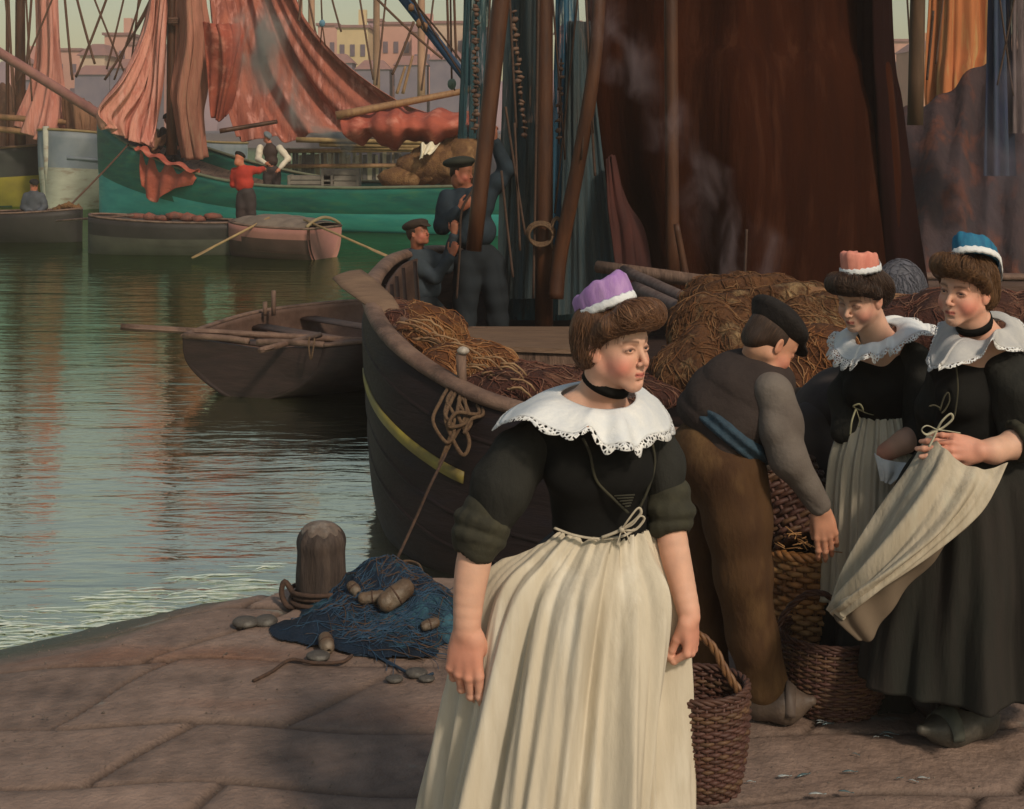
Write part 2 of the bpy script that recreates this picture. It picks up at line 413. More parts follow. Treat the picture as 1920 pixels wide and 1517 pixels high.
for i in range(330):
    x = Rf.uniform(-3.0, -1.25); D_ = float(edge_D(x))+Rf.uniform(-.02, .55)**1.0; L_ = Rf.uniform(.03, .16); w_ = Rf.uniform(.002, .006); dy = Rf.uniform(-.03, .03)
    if Rf.random() > math.exp(-(D_-float(edge_D(x)))*3.2): continue
    g.tube(cr([(x-L_, D_-dy-.01, WZ+.004), (x-L_*.3, D_+Rf.uniform(-.012, .012), WZ+.006), (x+L_*.3, D_+Rf.uniform(-.012, .012), WZ+.006), (x+L_, D_+dy, WZ+.004)], 8), [.0008, w_*.7, w_, w_*1.2, w_, w_*1.1, w_*.6, .0008], 6, flat=.5, up=(0, 0, 1))
tag(g.build('foam', mat('water_foam', (.56, .61, .55), (.34, .44, .40), scale=20, rough=.6)), 'streaks of pale foam where the water laps the sloping paving', 'foam', kind='stuff')
g = G(); Rf = random.Random(16)
for i in range(1500):
    x = Rf.uniform(-2.6, 2.4); y = Rf.uniform(2.9, 6.5)
    if y > float(edge_D(x))-.25: continue
    r_ = Rf.uniform(.0015, .0055)*(1 if Rf.random() < .93 else 1.8); z = float(quay_z(x, y))+.006
    a = Rf.uniform(0, 6); V = [(x+r_*cos(a+q), y+r_*sin(a+q)*.8, z-r_*.3) for q in (0, 1.5, 3.2, 4.8)]+[(x, y, z+r_*.55)]
    g.add(V, [(0, 1, 4), (1, 2, 4), (2, 3, 4), (3, 0, 4)])
tag(g.build('grit', mat('grit', (.16, .125, .10), (.07, .055, .045), scale=40), smooth=False), 'fine grit and chips scattered over the paving', 'grit', kind='stuff')
# harbour bed, reaching the horizon under everything
mesh('harbour_bed', [(-900, -60, -2.2), (900, -60, -2.2), (900, 1800, -2.2), (-900, 1800, -2.2)], [(0, 1, 2, 3)], mat('mud', (.05, .05, .04)), smooth=False)['kind'] = 'structure'
# far quay and land
fm_ = mat('far_quay_stone', (.16, .12, .13), (.10, .09, .12), scale=.3)
g = G(); g.box((0, 262, .3), (520, 190, 2.2)); tag(g.build('far_quay', fm_, smooth=False), kind='structure')
g = G()
for i in range(40): g.blob((-260+i*13.5+random.uniform(-4, 4), 330+random.uniform(0, 30), 1), (17, 10, 8+5*sin(i*.7)+random.uniform(0, 5)), 2, .2, i)
tag(g.build('far_hills', mat('far_hill', (.35, .22, .24), (.26, .18, .22), scale=.08)), kind='structure')

wall_cols = {'pink': (.62, .34, .27), 'yellow': (.66, .50, .28), 'mauve': (.42, .26, .30), 'cream': (.62, .46, .34), 'rose': (.60, .30, .26), 'orange': (.56, .27, .16), 'lilac': (.38, .30, .36)}
wm = {k: mat('plaster_'+k, v, tuple(q*.85 for q in v), scale=.5, rough=.9) for k, v in wall_cols.items()}
rm = mat('town_roof', (.30, .15, .13), (.24, .13, .13), scale=1); pane = mat('town_window', (.16, .12, .16), rough=.4); 
def house(px0, px1, py, D, kind, label, roof='flat', nw=(3, 3), chim=False):
    x0 = (px0-960)/F*D; x1 = (px1-960)/F*D; zt = CH-(py-HY)/F*D; zb = 1.4; dp = 7.0; cx = (x0+x1)/2; wd = x1-x0
    r = empty('town_house', (cx, D, zb)); tag(r, label, 'house')
    g = G(); g.box((cx, D+dp/2, (zt+zb)/2), (wd, dp, zt-zb)); g.build('wall', wm[kind], r, smooth=False)
    g = G()
    if roof == 'flat': g.box((cx, D+dp/2, zt+.15), (wd+.5, dp+.5, .3))
    elif roof == 'hip': g.box((cx, D+dp/2, zt+.7), (wd+.7, dp+.7, 1.4), taper=.35)
    else:
        h = wd*.42; a = .3
        g.add([(x0-a, D-a, zt), (x1+a, D-a, zt), (cx, D-a, zt+h), (x0-a, D+dp+a, zt), (x1+a, D+dp+a, zt), (cx, D+dp+a, zt+h)], [(0, 1, 2), (5, 4, 3), (0, 3, 4, 1), (1, 4, 5, 2), (2, 5, 3, 0)])
    rf = g.build('roof', rm, r, smooth=False)
    if chim: g = G(); g.box((cx+wd*.25, D+dp*.4, zt+1.0), (.9, .9, 2.4)); g.build('chimney', wm[kind], rf, smooth=False)
    for i in range(nw[0]):
        for j in range(nw[1]):
            wx = x0+wd*(i+.5)/nw[0]; wz = zt-1.1-(j+.4)*(zt-zb-1.2)/nw[1]
            if wz < zb+.8: continue
            g = G(); g.box((wx, D-.03, wz), (min(.9, wd/nw[0]*.45), .14, 1.3)); g.build('window', pane, r, smooth=False)
T = [(18, 60, 120, 165, 'rose', 'low rose town house at far left behind the two leftmost masts', 'gable', (2, 2)),
     (100, 150, 95, 175, 'pink', 'pale pink flat house behind the leftmost draped sail', 'flat', (2, 3)),
     (150, 196, 104, 160, 'cream', 'cream coloured town house left of the stepped pink house', 'hip', (2, 2)),
     (196, 240, 66, 170, 'pink', 'tall stepped pink town house between rigging lines on the left', 'flat', (2, 3)),
     (240, 292, 84, 162, 'rose', 'rose town house just left of the red triangular sail', 'flat', (3, 2)),
     (596, 632, 48, 176, 'pink', 'narrow pink house next to the hanging blue block and tackle', 'flat', (2, 3)),
     (632, 690, 52, 160, 'yellow', 'pale yellow town house on the far quay', 'flat', (3, 3)),
     (690, 713, 40, 172, 'mauve', 'narrow mauve tower house right of the yellow house', 'flat', (1, 4)),
     (713, 772, 46, 165, 'pink', 'large pink house with two dark windows right of the mauve tower', 'flat', (3, 3)),
     (772, 812, 60, 158, 'rose', 'rose house behind the far pair of masts', 'hip', (2, 2)),
     (812, 874, 44, 168, 'cream', 'cream house beneath the lower end of the slanting blue spar', 'flat', (3, 3)),
     (874, 930, 56, 160, 'lilac', 'lilac house behind the blue hanging nets', 'flat', (2, 3)),
     (960, 1003, 44, 166, 'orange', 'brick orange house between the leaning spar and the tall brown mast', 'flat', (2, 3)),
     (1045, 1112, 58, 170, 'rose', 'reddish house with pale upper window right of the tall brown mast', 'hip', (2, 2)),
     (1670, 1712, 78, 170, 'pink', 'pink house visible between the great brown sail and the right mast', 'flat', (2, 2)),
     (1712, 1760, 96, 160, 'orange', 'orange house behind the orange sail on the right', 'gable', (2, 2)),
     (1878, 1935, 70, 168, 'pink', 'pink house at the right edge of the view', 'flat', (2, 3))]
for i, a in enumerate(T): house(*a, chim=(i % 3 == 0))
# low sheds and a far crowd of hulls in front of the town
sm = mat('shed_grey', (.20, .16, .20), (.14, .12, .17), scale=.6)
for i, (a, b, t, l) in enumerate([(596, 660, 118, 'grey quayside shed with pitched roof below the yellow house'), (668, 730, 130, 'low grey shed below the mauve tower'), (740, 800, 122, 'bluish shed between the far masts'),
                                  (806, 872, 112, 'dusky shed under the end of the blue spar'), (30, 96, 150, 'dim shed at the far left of the town quay'), (140, 205, 140, 'dim grey shed left of the red triangular sail'), (206, 290, 128, 'long lilac-grey shed behind the red triangular sail')]):
    D = 150; x0 = (a-960)/F*D; x1 = (b-960)/F*D; zt = CH-(t-HY)/F*D; r = empty('quay_shed', ((x0+x1)/2, D, 1.4)); tag(r, l, 'shed', 'sheds along the far quay')
    g = G(); g.box(((x0+x1)/2, D+2, (zt+1.4)/2), (x1-x0, 4, zt-1.4)); g.build('wall', sm, r, smooth=False)
    g = G(); g.box(((x0+x1)/2, D+2, zt+.5), (x1-x0+.4, 4.4, 1.0), taper=.5); g.build('roof', rm, r, smooth=False)
    g = G(); g.box(((x0+x1)/2, D-.05, 2.3), ((x1-x0)*.3, .2, 1.8)); g.build('door', pane, r, smooth=False)
# ================================================================ BOATS
wood = mat('weathered_wood', (.115, .070, .050), (.20, .125, .090), scale=5, stretch=(6, 1, 1), rough=.7, bump=.5, bscale=18, c3=(.05, .03, .022))
wood_x = mat('weathered_rail', (.115, .068, .050), (.20, .125, .09), scale=7, rough=.65, bump=.5, bscale=30, c3=(.07, .042, .03))
wood_dk = mat('dark_tarred_wood', (.028, .018, .016), (.05, .030, .026), scale=5, rough=.5, bump=.35, bscale=14, stretch=(1, 1, 5))
plank_l = mat('pale_planking', (.19, .12, .077), (.12, .075, .05), scale=4, stretch=(1, 8, 4), rough=.7, bump=.4, bscale=20)
spar_m = mat('varnished_spar', (.085, .032, .013), (.045, .017, .009), scale=3, stretch=(4, 4, .7), rough=.5, bump=.25, bscale=10)
spar_l = mat('pale_spar', (.30, .165, .075), (.20, .10, .05), scale=3, stretch=(4, 4, .7), rough=.6)
spar_blue = mat('blue_spar_paint', (.025, .07, .14), (.015, .04, .09), scale=3, rough=.5)
rope_m = mat('hemp_rope', (.16, .10, .055), (.09, .05, .03), scale=60, rough=.9, bump=.6, bscale=200)
rope_dk = mat('tarred_rope', (.045, .028, .022), (.08, .045, .03), scale=60, rough=.9)
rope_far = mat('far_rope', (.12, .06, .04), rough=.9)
iron = mat('iron', (.05, .045, .042), (.09, .06, .045), scale=30, rough=.5, metal=.5)

def hull(name, label, O, hd, L, B, zg, frac, cols, cat='boat', n=36, nv=14, zk=-.7, trans=.55, rake=.0, group=None, bowpow=.5, deck=None, deckm=None, railm=None, railw=.07, origin_z=WZ):
    """O = stern point on the water, hd = heading (radians, bow direction), zg(t) = gunwale height, frac = paint band split"""
    O = np.array([O[0], O[1], 0.]); f = np.array([cos(hd), sin(hd), 0]); l = np.array([-sin(hd), cos(hd), 0])
    r = empty(name, (O+f*L/2)+np.array([0, 0, origin_z])); tag(r, label, cat, group)
    rows = []; fr = []
    def hb(t): return B/2*max(0.0, (1-max(0, (t-.45)/.55)**2.1))**bowpow*(trans+(1-trans)*min(1, t/.38)**.7 if t < .38 else 1)
    for i in range(n):
        t = i/(n-1); b = hb(t)+.012; g_ = zg(t); row = []
        for s in (1, -1):
            for j in range(nv):
                v = j/(nv-1); q = 1 if s > 0 else -1
                jj = v if s > 0 else 1-v
                z = g_+(zk-g_)*jj; y = b*(1-jj**2.6)**.75
                x = t*L-rake*jj*(t**4)*L*.1
                row.append(O+f*x+l*(y*q)+np.array([0, 0, z]))
        rows.append(row)
    A = np.array(rows); m2 = nv*2
    Fc = grid_faces(n, m2); idx = []
    for a in Fc:
        v = a[0] % m2; jj = v if v < nv else m2-1-v
        q = (jj+.5)/(nv-1)*1.0; gz = 1; idx.append(0)
    idx = []
    for (i, j) in [(i, j) for i in range(n-1) for j in range(m2-1)]:
        jj = j if j < nv else m2-2-j; t = i/(n-1); z = zg(t)+(zk-zg(t))*(jj+.5)/(nv-1); q = (zg(t)-z)/(zg(t)-WZ)
        k = 0
        for fi, fv in enumerate(frac):
            if q > fv: k = fi+1
        idx.append(k)
    Fc = list(Fc); Fc.append(tuple(range(m2))); idx.append(0 if len(cols) < 2 else 0)
    ho = mesh('hull', A.reshape(-1, 3), Fc, None, r, True, cols, idx)
    s = ho.modifiers.new('s', 'SOLIDIFY'); s.thickness = .05; s.offset = 0
    # rail, deck
    g = G()
    for s in (1, -1):
        pts = [O+f*(i/(n-1)*L)+l*(hb(i/(n-1))*s)+np.array([0, 0, zg(i/(n-1))+.02]) for i in range(n)]
        g.tube(pts, railw, 6, flat=.6, up=(0, 0, 1))
    g.tube([O+l*hb(0)+np.array([0, 0, zg(0)+.02]), O-l*hb(0)+np.array([0, 0, zg(0)+.02])], railw, 6, flat=.6)
    g.build('rail', railm or wood_x, r)
    if deck is not None:
        V = []; Fd = []
        for i in range(n):
            t = i/(n-1)*.985; b = hb(t)*.93+.005; V += [O+f*(t*L)+l*b+np.array([0, 0, zg(t)-deck]), O+f*(t*L)-l*b+np.array([0, 0, zg(t)-deck])]
        Fd = [(2*i, 2*i+1, 2*i+3, 2*i+2) for i in range(n-1)]
        mesh('deck', V, Fd, deckm or wood, r, False)
    def at(t, s, up): return O+f*(t*L)+l*(hb(t)*s)+np.array([0, 0, zg(t)+up])
    return r, at, f, l
def rope(name, pts, r, m, label, cat='rope', group=None, sag=0.0, n=14, sides=6):
    P = cr(pts, n)
    if sag: 
        u = np.linspace(0, 1, n); P[:, 2] -= sag*4*u*(1-u)
    g = G(); g.tube(P, r, sides); return tag(g.build(name, m), label, cat, group)
def spar(name, a, b, r1, r2, m, label, cat='mast', group=None, n=10, parent=None):
    g = G(); P = [np.array(a)+(np.array(b)-np.array(a))*i/8 for i in range(9)]; g.tube(P, list(np.linspace(r1, r2, 9)), n)
    o = g.build(name, m, parent)
    return tag(o, label, cat, group) if parent is None else o
def cloth(name, rows, m, label, cat='sail', nu=40, nv=50, folds=None, thick=.01, group=None, parent=None, cv=False):
    Gd = surf(rows, nu, nv, False, cv, disp=folds); o = sheet(name, Gd, m, parent, thick, False, cv)
    return tag(o, label, cat, group) if label else o

# ---- teal boat
dgreen = mat('dark_green_paint', (.014, .145, .105), (.010, .085, .075), scale=1.2, stretch=(1, 1, 5), rough=.5, c3=(.035, .14, .085), bump=.15, bscale=4)
teal = mat('light_teal_paint', (.075, .42, .40), (.05, .31, .32), scale=1.0, stretch=(1, 1, 5), rough=.5, c3=(.10, .40, .36))
weed = mat('weedy_bottom', (.02, .08, .07))
def tealz(t): return .72+1.75*max(0, (t-.45)/.55)**1.9+.12*max(0, (.3-t)/.3)
a0 = W(1040, 400, 31.0); b0 = W(188, 400, 37.3); hd = math.atan2(b0[1]-a0[1], b0[0]-a0[0]); Lt = float(np.hypot(*(b0-a0)[:2]))
tb, tat, tf, tl = hull('fishing_boat', 'long fishing boat with dark green topsides over light teal, high bow at left', a0, hd, Lt, 3.6, tealz, [.56, 1.03], [dgreen, teal, weed], railw=.06, deck=.35, railm=mat('grey_green_rail', (.16, .17, .11)), bowpow=.62)
g = G(); bw = tat(1.0, 0, .12); g.tube([bw, bw*np.array([1, 1, 0])+np.array([.15, 0, -.6])], .09, 8, flat=.7); g.build('stem', dgreen, tb)
red_c = mat('tan_red_sail', (.40, .125, .080), (.24, .075, .055), scale=1.0, stretch=(3, 3, .5), rough=.85, c3=(.52, .23, .19), bump=.5, bscale=3, dist=.15)
pink_c = mat('faded_pink_sail', (.64, .29, .225), (.48, .17, .13), scale=1.0, stretch=(4, 4, .4), rough=.85, c3=(.62, .30, .25), bump=.5, bscale=3, dist=.15)
brn_c = mat('old_brown_sail', (.17, .085, .050), (.26, .13, .075), scale=1.5, stretch=(4, 4, .5), rough=.9, bump=.5, bscale=4, dist=.1)
brick_c = mat('brick_red_sail', (.38, .085, .050), (.23, .05, .035), scale=1.3, stretch=(1, 1, 1.5), rough=.85, c3=(.48, .17, .12), bump=.4, bscale=3, dist=.1)
fold = lambda n, a, ph=0: (lambda U, V: a*np.sin(V*n*2*pi+ph+U*2.0)*(.35+.65*U)+a*.4*np.sin(V*n*4.7*pi+U*5+ph))
# masts of the teal boat
spar('mast', W(322, 290, 35.5), W(322, -170, 35.5), .14, .10, spar_m, 'dark brown mast rising behind the red triangular sail')
g = G()
for i in range(3): g.tube([W(312, 36+i*3, 35.2), W(334, 36+i*3, 35.2)], .05, 6)
tag(g.build('mast_band', rope_far), 'rope lashing round the dark brown mast near the top of the view', 'rope')
D0 = 35.0
cloth('triangular_sail', [[W(294, -110, D0), W(303, -110, D0), W(312, -110, D0)], [W(288, -40, D0), W(300, -40, D0), W(312, -40, D0)], [W(268, 60, D0), W(290, 70, D0+.3), W(308, 60, D0)],
      [W(228, 145, D0-.5), W(270, 165, D0+.2), W(304, 160, D0)], [W(182, 205, D0-.6), W(240, 225, D0), W(296, 235, D0)], [W(196, 236, D0-.5), W(240, 262, D0), W(290, 275, D0-.4)]],
      pink_c, 'faded red triangular sail fanning down from the dark mast to the green bow', folds=fold(5, .14))
furl_c = mat('furled_pink_brown_sail', (.40, .165, .115), (.24, .095, .065), scale=1.2, stretch=(4, 4, .4), rough=.88, c3=(.30, .15, .10), bump=.5, bscale=4, dist=.1)
cloth('furled_sail', [[W(338, -90, D0+.5), W(356, -90, D0), W(380, -90, D0+.5)], [W(334, 0, D0+.5), W(358, 0, D0-.2), W(382, 0, D0+.5)], [W(334, 80, D0+.5), W(362, 80, D0-.3), W(392, 80, D0+.5)],
      [W(320, 165, D0+.5), W(350, 170, D0-.3), W(385, 165, D0+.5)], [W(328, 215, D0+.5), W(352, 220, D0-.2), W(376, 215, D0+.5)], [W(345, 295, D0+.5), W(365, 300, D0), W(385, 295, D0+.5)]],
      furl_c, 'pinkish brown furled sail hanging beside the dark mast', folds=fold(3, .12), nv=30)
D1 = 38.0
cloth('lug_sail', [[W(386, -110, D1), W(430, -115, D1+.6), W(480, -118, D1+.6), W(500, -120, D1)], [W(384, -40, D1), W(430, -40, D1+1), W(488, -44, D1+1), W(535, -44, D1)],
      [W(392, 60, D1-.5), W(450, 60, D1+.4), W(520, 50, D1+.5), W(575, 38, D1)], [W(405, 135, D1-.5), W(470, 140, D1+.6), W(560, 130, D1+.5), W(650, 118, D1)],
      [W(420, 200, D1-.5), W(500, 205, D1+.4), W(610, 195, D1+.4), W(752, 186, D1)], [W(440, 258, D1-.5), W(540, 262, D1+.2), W(660, 240, D1+.2), W(838, 216, D1)]],
      red_c, 'big faded red lug sail sweeping down to the right behind the teal boat', nu=60, nv=70, folds=fold(4, .22))
cloth('red_patch_sail', [[W(384, 40, D0), W(400, 44, D0-.4), W(425, 45, D0-.3), W(452, 42, D0)], [W(388, 70, D0), W(410, 75, D0-.5), W(435, 75, D0-.3), W(456, 66, D0)], [W(392, 130, D0), W(415, 140, D0-.3), W(432, 140, D0-.3), W(445, 120, D0)],
      [W(396, 220, D0), W(405, 225, D0), W(418, 225, D0), W(425, 215, D0)]], brick_c, 'crimson bundle of sailcloth hanging in front of the big red sail', folds=fold(2, .1))
cloth('lowered_sail', [[W(640, 214, 33.5), W(720, 200, 33.7), W(800, 208, 33.7), W(905, 208, 33.5)], [W(640, 235, 33), W(720, 222, 32.8), W(800, 226, 32.8), W(905, 222, 33)],
      [W(650, 252, 33), W(730, 250, 32.7), W(810, 248, 32.7), W(905, 240, 33)], [W(676, 268, 33.5), W(740, 272, 33.5), W(820, 268, 33.5), W(905, 258, 33.5)]],
      brick_c, 'brick red lowered sail bunched along the slanting yellow boom', folds=fold(3, .12))
spar('boom', W(630, 217, 33.0), W(905, 164, 33.6), .10, .07, spar_l, 'slanting yellow brown boom above the lowered brick red sail', 'spar')
spar('bowsprit', W(-60, 62, 33.5), W(272, 268, 36.5), .12, .13, mat('mauve_spar', (.20, .09, .085), (.30, .14, .12), scale=3, rough=.6), 'long mauve brown bowsprit sloping down to the green bow', 'spar')
cloth('sail_heap', [[W(196, 200, 36.3), W(230, 196, 36.8), W(260, 215, 36.8), W(290, 240, 36.5)], [W(210, 228, 35.9), W(240, 232, 36), W(268, 246, 36), W(300, 260, 35.8)], [W(226, 240, 36.2), W(250, 250, 36.2), W(280, 262, 36), W(306, 270, 36)]],
      brn_c, 'rumpled brown sailcloth heaped over the green bow', folds=lambda U, V: .18*np.sin(V*24)+.1*np.sin(U*15+V*9))
cloth('red_cloth', [[tat(.80, 1, .10)+tl*.25, tat(.76, 1, .10)+tl*.25, tat(.70, 1, .1)+tl*.25, tat(.64, 1, .08)+tl*.2], [tat(.80, 1, .16), tat(.76, 1, .12), tat(.70, 1, .12), tat(.64, 1, .1)],
      [tat(.79, 1, -.35)-tl*-.12, tat(.755, 1, -.5)-tl*-.12, tat(.70, 1, -.25)-tl*-.12, tat(.645, 1, -.1)-tl*-.1], [tat(.785, 1, -.75)+tl*.14, tat(.75, 1, -1.0)+tl*.14, tat(.705, 1, -.55)+tl*.14, tat(.65, 1, -.25)+tl*.1]],
      brick_c, 'brick red cloth hung over the rail of the teal boat', 'cloth', folds=lambda U, V: .05*np.sin(V*22+U*3), nu=30, nv=30)
# thwartship furniture of the teal boat: crates and nets on its deck
deckz = lambda t: tealz(t)-.35
for px, w_, h_, l in ((585, 1.1, .55, 'low grey crate on the deck left of the pale spars'), (640, .9, .7, 'tall grey crate amid the deck clutter of the teal boat')):
    q = W(px, 300, 34.2); g = G(); zb = .38
    for k in range(5): g.box((q[0], q[1], zb+h_*(k+.5)/5), (w_, .5, h_/5-.02))
    for sx in (-1, 1): g.box((q[0]+sx*w_*.46, q[1], zb+h_/2), (.06, .56, h_+.02))
    tag(g.build('fish_crate', mat('crate_grey', (.22, .20, .16), (.12, .10, .09), scale=3), smooth=False), l, 'crate')
# boarded jetty behind
g = G(); jt = empty('jetty', W(665, 290, 39.5)); tag(jt, 'grey boarded jetty of rough upright planks behind the teal boat', 'jetty')
R_ = random.Random(4)
jm = [mat('jetty_a', (.34, .29, .22), (.20, .17, .14), scale=3), mat('jetty_b', (.09, .08, .08)), mat('jetty_c', (.22, .17, .13))]
x = 540
while x < 800:
    w_ = R_.uniform(5, 10); a = W(x+w_/2, 300, 39.5); top = CH-(R_.uniform(276, 292)-HY)/F*39.5; mi = R_.choice([0, 1, 1, 2, 2])
    g.box((a[0], a[1]+R_.uniform(0, .1), (top-.4)/2), (w_*.0146*.86, .07, top+.4), ry=R_.uniform(-.04, .04), mi=mi); x += w_
g.build('plank_wall', None, jt, smooth=False, mats=jm)
g = G(); g.tube([W(530, 283, 39.3), W(800, 281, 39.3)], .06, 6); g.tube([W(530, 312, 39.3), W(800, 310, 39.3)], .06, 6); g.build('rail', spar_l, jt)
for i, (a, b) in enumerate([((556, 262), (830, 268)), ((600, 270), (835, 276)), ((640, 276), (820, 281))]):
    spar('stacked_spar', W(*a, 36), W(*b, 35.5), .07, .05, mat('straw_spar', (.36, .25, .11), (.22, .14, .06)), ['topmost of three long straw coloured spars lying above the teal boat', 'middle of three long straw coloured spars lying above the teal boat', 'lowest of three long straw coloured spars lying above the teal boat'][i], 'spar', 'spars stacked above the teal boat')
nb_ = mat('brown_net', (.22, .115, .045), (.13, .06, .028), scale=7, rough=.95, bump=1, bscale=35, c3=(.30, .17, .075), dist=.05)
g = G()
for i in range(9): g.blob(W(750+i*15, 322-min(i, 4)*7, 33.2+.2*(i % 2))-np.array([0, 0, .1]), (.5, .4, .35+.03*i), 2, .25, i)
tag(g.build('net_mound', nb_), 'sandy brown mound of fishing net on the stern deck of the teal boat', 'net')
cloth('white_cloth', [[W(789, 270, 32.6), W(806, 268, 32.7), W(824, 271, 32.8)], [W(789, 285, 32.4), W(800, 280, 32.5), W(818, 279, 32.6)], [W(786, 300, 32.4), W(794, 292, 32.4), W(803, 288, 32.5)]],
      mat('white_linen_far', (.75, .68, .52)), 'small cream white cloth draped over the end of the straw coloured spars', 'cloth', 16, 16, lambda U, V: .05*np.sin(V*14))
spar('oar', W(412, 246, 34.6), W(520, 228, 35.0), .06, .05, spar_m, 'brown pole jutting up behind the man in the white sleeves', 'pole')

# ---- white boat, yellow boat
white_p = mat('white_hull_paint', (.42, .42, .34), (.33, .32, .26), scale=1.5, stretch=(1, 1, 3), rough=.6, c3=(.25, .20, .15))
blue_p = mat('blue_grey_paint', (.17, .20, .24), (.24, .26, .28), scale=1.5, rough=.6)
def wz_(t): return 1.55+.45*t**2
a1 = W(420, 380, 47.0); b1 = W(86, 400, 40.0); hd1 = math.atan2(b1[1]-a1[1], b1[0]-a1[0]); L1 = float(np.hypot(*(b1-a1)[:2]))
wb, wat, wf, wl = hull('fishing_boat', 'white hulled boat with blue grey bulwark and dark hawse hole beside the teal boat', a1, hd1, L1, 3.4, wz_, [.42, 1.02], [blue_p, white_p, weed], railw=.07, deck=.4, bowpow=.55, railm=mat('ochre_rail', (.32, .22, .10)))
g = G(); hp = wat(.83, 1, -.48)+wl*.03
g.lathe((0, 0, 0), [(.22, -.05), (.27, 0), (.22, .05)], 14)
Vv = [np.array([v[0]*.95*wf[0], v[0]*.95*wf[1], 0])+np.array([0, 0, v[1]])+wl*v[2] for v in g.V]
g.V = [tuple(hp+v) for v in Vv]; g.build('hawse_hole', mat('hawse_dark', (.03, .015, .012)), wb)
g = G(); g.tube([wat(t, 1.0, -.75)+wl*.045 for t in np.linspace(.3, .97, 12)], .05, 6); g.build('rubbing_strake', blue_p, wb)
g = G(); g.tube([wat(1, 0, .1), wat(1, 0, -2.2)+wf*-.1], .09, 8); g.build('stem', white_p, wb)
yel = mat('yellow_hull_paint', (.34, .27, .035), (.22, .17, .03), scale=1.2, rough=.6)
blk = mat('black_bulwark', (.03, .03, .03), (.05, .05, .045), scale=2, rough=.6)
a2 = W(-330, 380, 42.5); b2 = W(96, 380, 42.8); hd2 = math.atan2(b2[1]-a2[1], b2[0]-a2[0]); L2 = float(np.hypot(*(b2-a2)[:2]))
yb, yat, yf, yl = hull('fishing_boat', 'yellow hulled boat with black bulwark at the left edge', a2, hd2, L2, 3.4, lambda t: 1.25+.3*t**2, [.46, 1.02], [blk, yel, weed], railw=.07, deck=.4, railm=mat('brown_rail_far', (.20, .11, .06)))
for i, (y0, y1) in enumerate(((216, 232), (238, 256))):
    spar('lowered_boom', W(-40, y0, 41), W(160-i*30, y1, 41), .09, .08, spar_l, ['upper ochre boom lying along the boats at the left edge', 'lower ochre boom lying along the boats at the left edge'][i], 'spar', 'booms on the left boats')
for px, lb, mm, r_ in ((38, 'brown red mast at far left, the thicker one', spar_m, .17), (14, 'thin dark mast nearest the left edge', spar_m, .06), (90, 'mast wrapped in the leftmost hanging sail', spar_m, .12)):
    spar('mast', W(px, 300, 42), W(px, -170, 42), r_, r_*.75, mm, lb)
cloth('hanging_sail', [[W(72, -90, 41.5), W(90, -90, 41), W(106, -90, 41.5)], [W(72, 0, 41.5), W(90, 0, 40.8), W(107, 0, 41.5)], [W(74, 90, 41.5), W(94, 95, 40.8), W(112, 90, 41.5)], [W(62, 155, 41.5), W(92, 165, 40.8), W(118, 158, 41.5)],
      [W(36, 215, 41.5), W(80, 235, 40.6), W(120, 225, 41.5)], [W(30, 236, 41.5), W(72, 262, 40.6), W(104, 250, 41.5)]], pink_c, 'reddish sail hanging in a narrow bundle down the leftmost mast and spreading at its foot', folds=fold(4, .14))
cloth('orange_sail_fold', [[W(118, 170, 41), W(140, 180, 40.6), W(166, 190, 41)], [W(122, 215, 41), W(150, 220, 40.5), W(178, 215, 41)], [W(132, 258, 41), W(156, 262, 40.6), W(176, 262, 41)]], brn_c, 'orange brown folded sail just above the white boat', folds=fold(3, .1), nu=24, nv=24)
cloth('dim_sail', [[W(-20, 150, 45), W(20, 160, 45), W(60, 170, 45)], [W(-20, 200, 44), W(30, 205, 44), W(100, 210, 44)], [W(-20, 285, 44), W(40, 285, 43.6), W(175, 280, 44)]], brn_c, 'dull brown sail heaped along the yellow boat', folds=fold(3, .15), nu=24, nv=24)

# ---- rowing boats in the middle distance
row_dk = mat('rowboat_dark', (.018, .015, .014), (.032, .026, .024), scale=2, rough=.6); row_gr = mat('rowboat_grey', (.085, .078, .062), (.055, .05, .042), scale=2, rough=.6); row_rd = mat('rowboat_brown', (.060, .032, .027), (.09, .046, .038), scale=2, rough=.6); row_pk = mat('rowboat_pink', (.34, .15, .12), (.27, .12, .10), scale=2)
def small(label, pa, pb, D_a, D_b, B, zg, frac, cols, thw=2, **k):
    A = W(pa, 450, D_a); Bq = W(pb, 450, D_b); h_ = math.atan2(Bq[1]-A[1], Bq[0]-A[0]); L_ = float(np.hypot(*(Bq-A)[:2]))
    r, at, f, l = hull('rowing_boat', label, A, h_, L_, B, zg, frac, cols, n=24, nv=10, zk=-.5, railw=.035, deck=.42, **k)
    for i in range(thw):
        t = .3+.35*i; g = G(); a = at(t, .9, -.12); b = at(t, -.9, -.12); g.tube([a, b], .09, 6, flat=.25, up=(0, 0, 1)); g.build('thwart', wood_x, r)
    return r, at
small('black rowing boat at the left edge carrying the seated man', -60, 152, 29.6, 29.2, 1.2, lambda t: .30+.1*t*t, [.3], [row_dk, row_dk], group='rowing boats')
small('grey sided rowing boat with a dark rounded bow, left of the man in red', 445, 168, 26.4, 26.6, 1.35, lambda t: .32+.12*t*t, [.45], [row_dk, row_gr], bowpow=.42, group='rowing boats')
r3, at3 = small('brown rowing boat with pinkish transom under a grey cover, right of the man in red', 610, 440, 25.4, 26.3, 1.25, lambda t: .28+.08*t*t, [.4], [row_pk, row_rd], trans=.8, group='rowing boats')
rows = []
for i, t in enumerate((.02, .3, .6, .92)):
    hgt = [.10, .17, .18, .08][i]; rows.append([at3(t, 1, .03), at3(t, .7, hgt*.75), at3(t, 0, hgt), at3(t, -.7, hgt*.75), at3(t, -1, .03)])
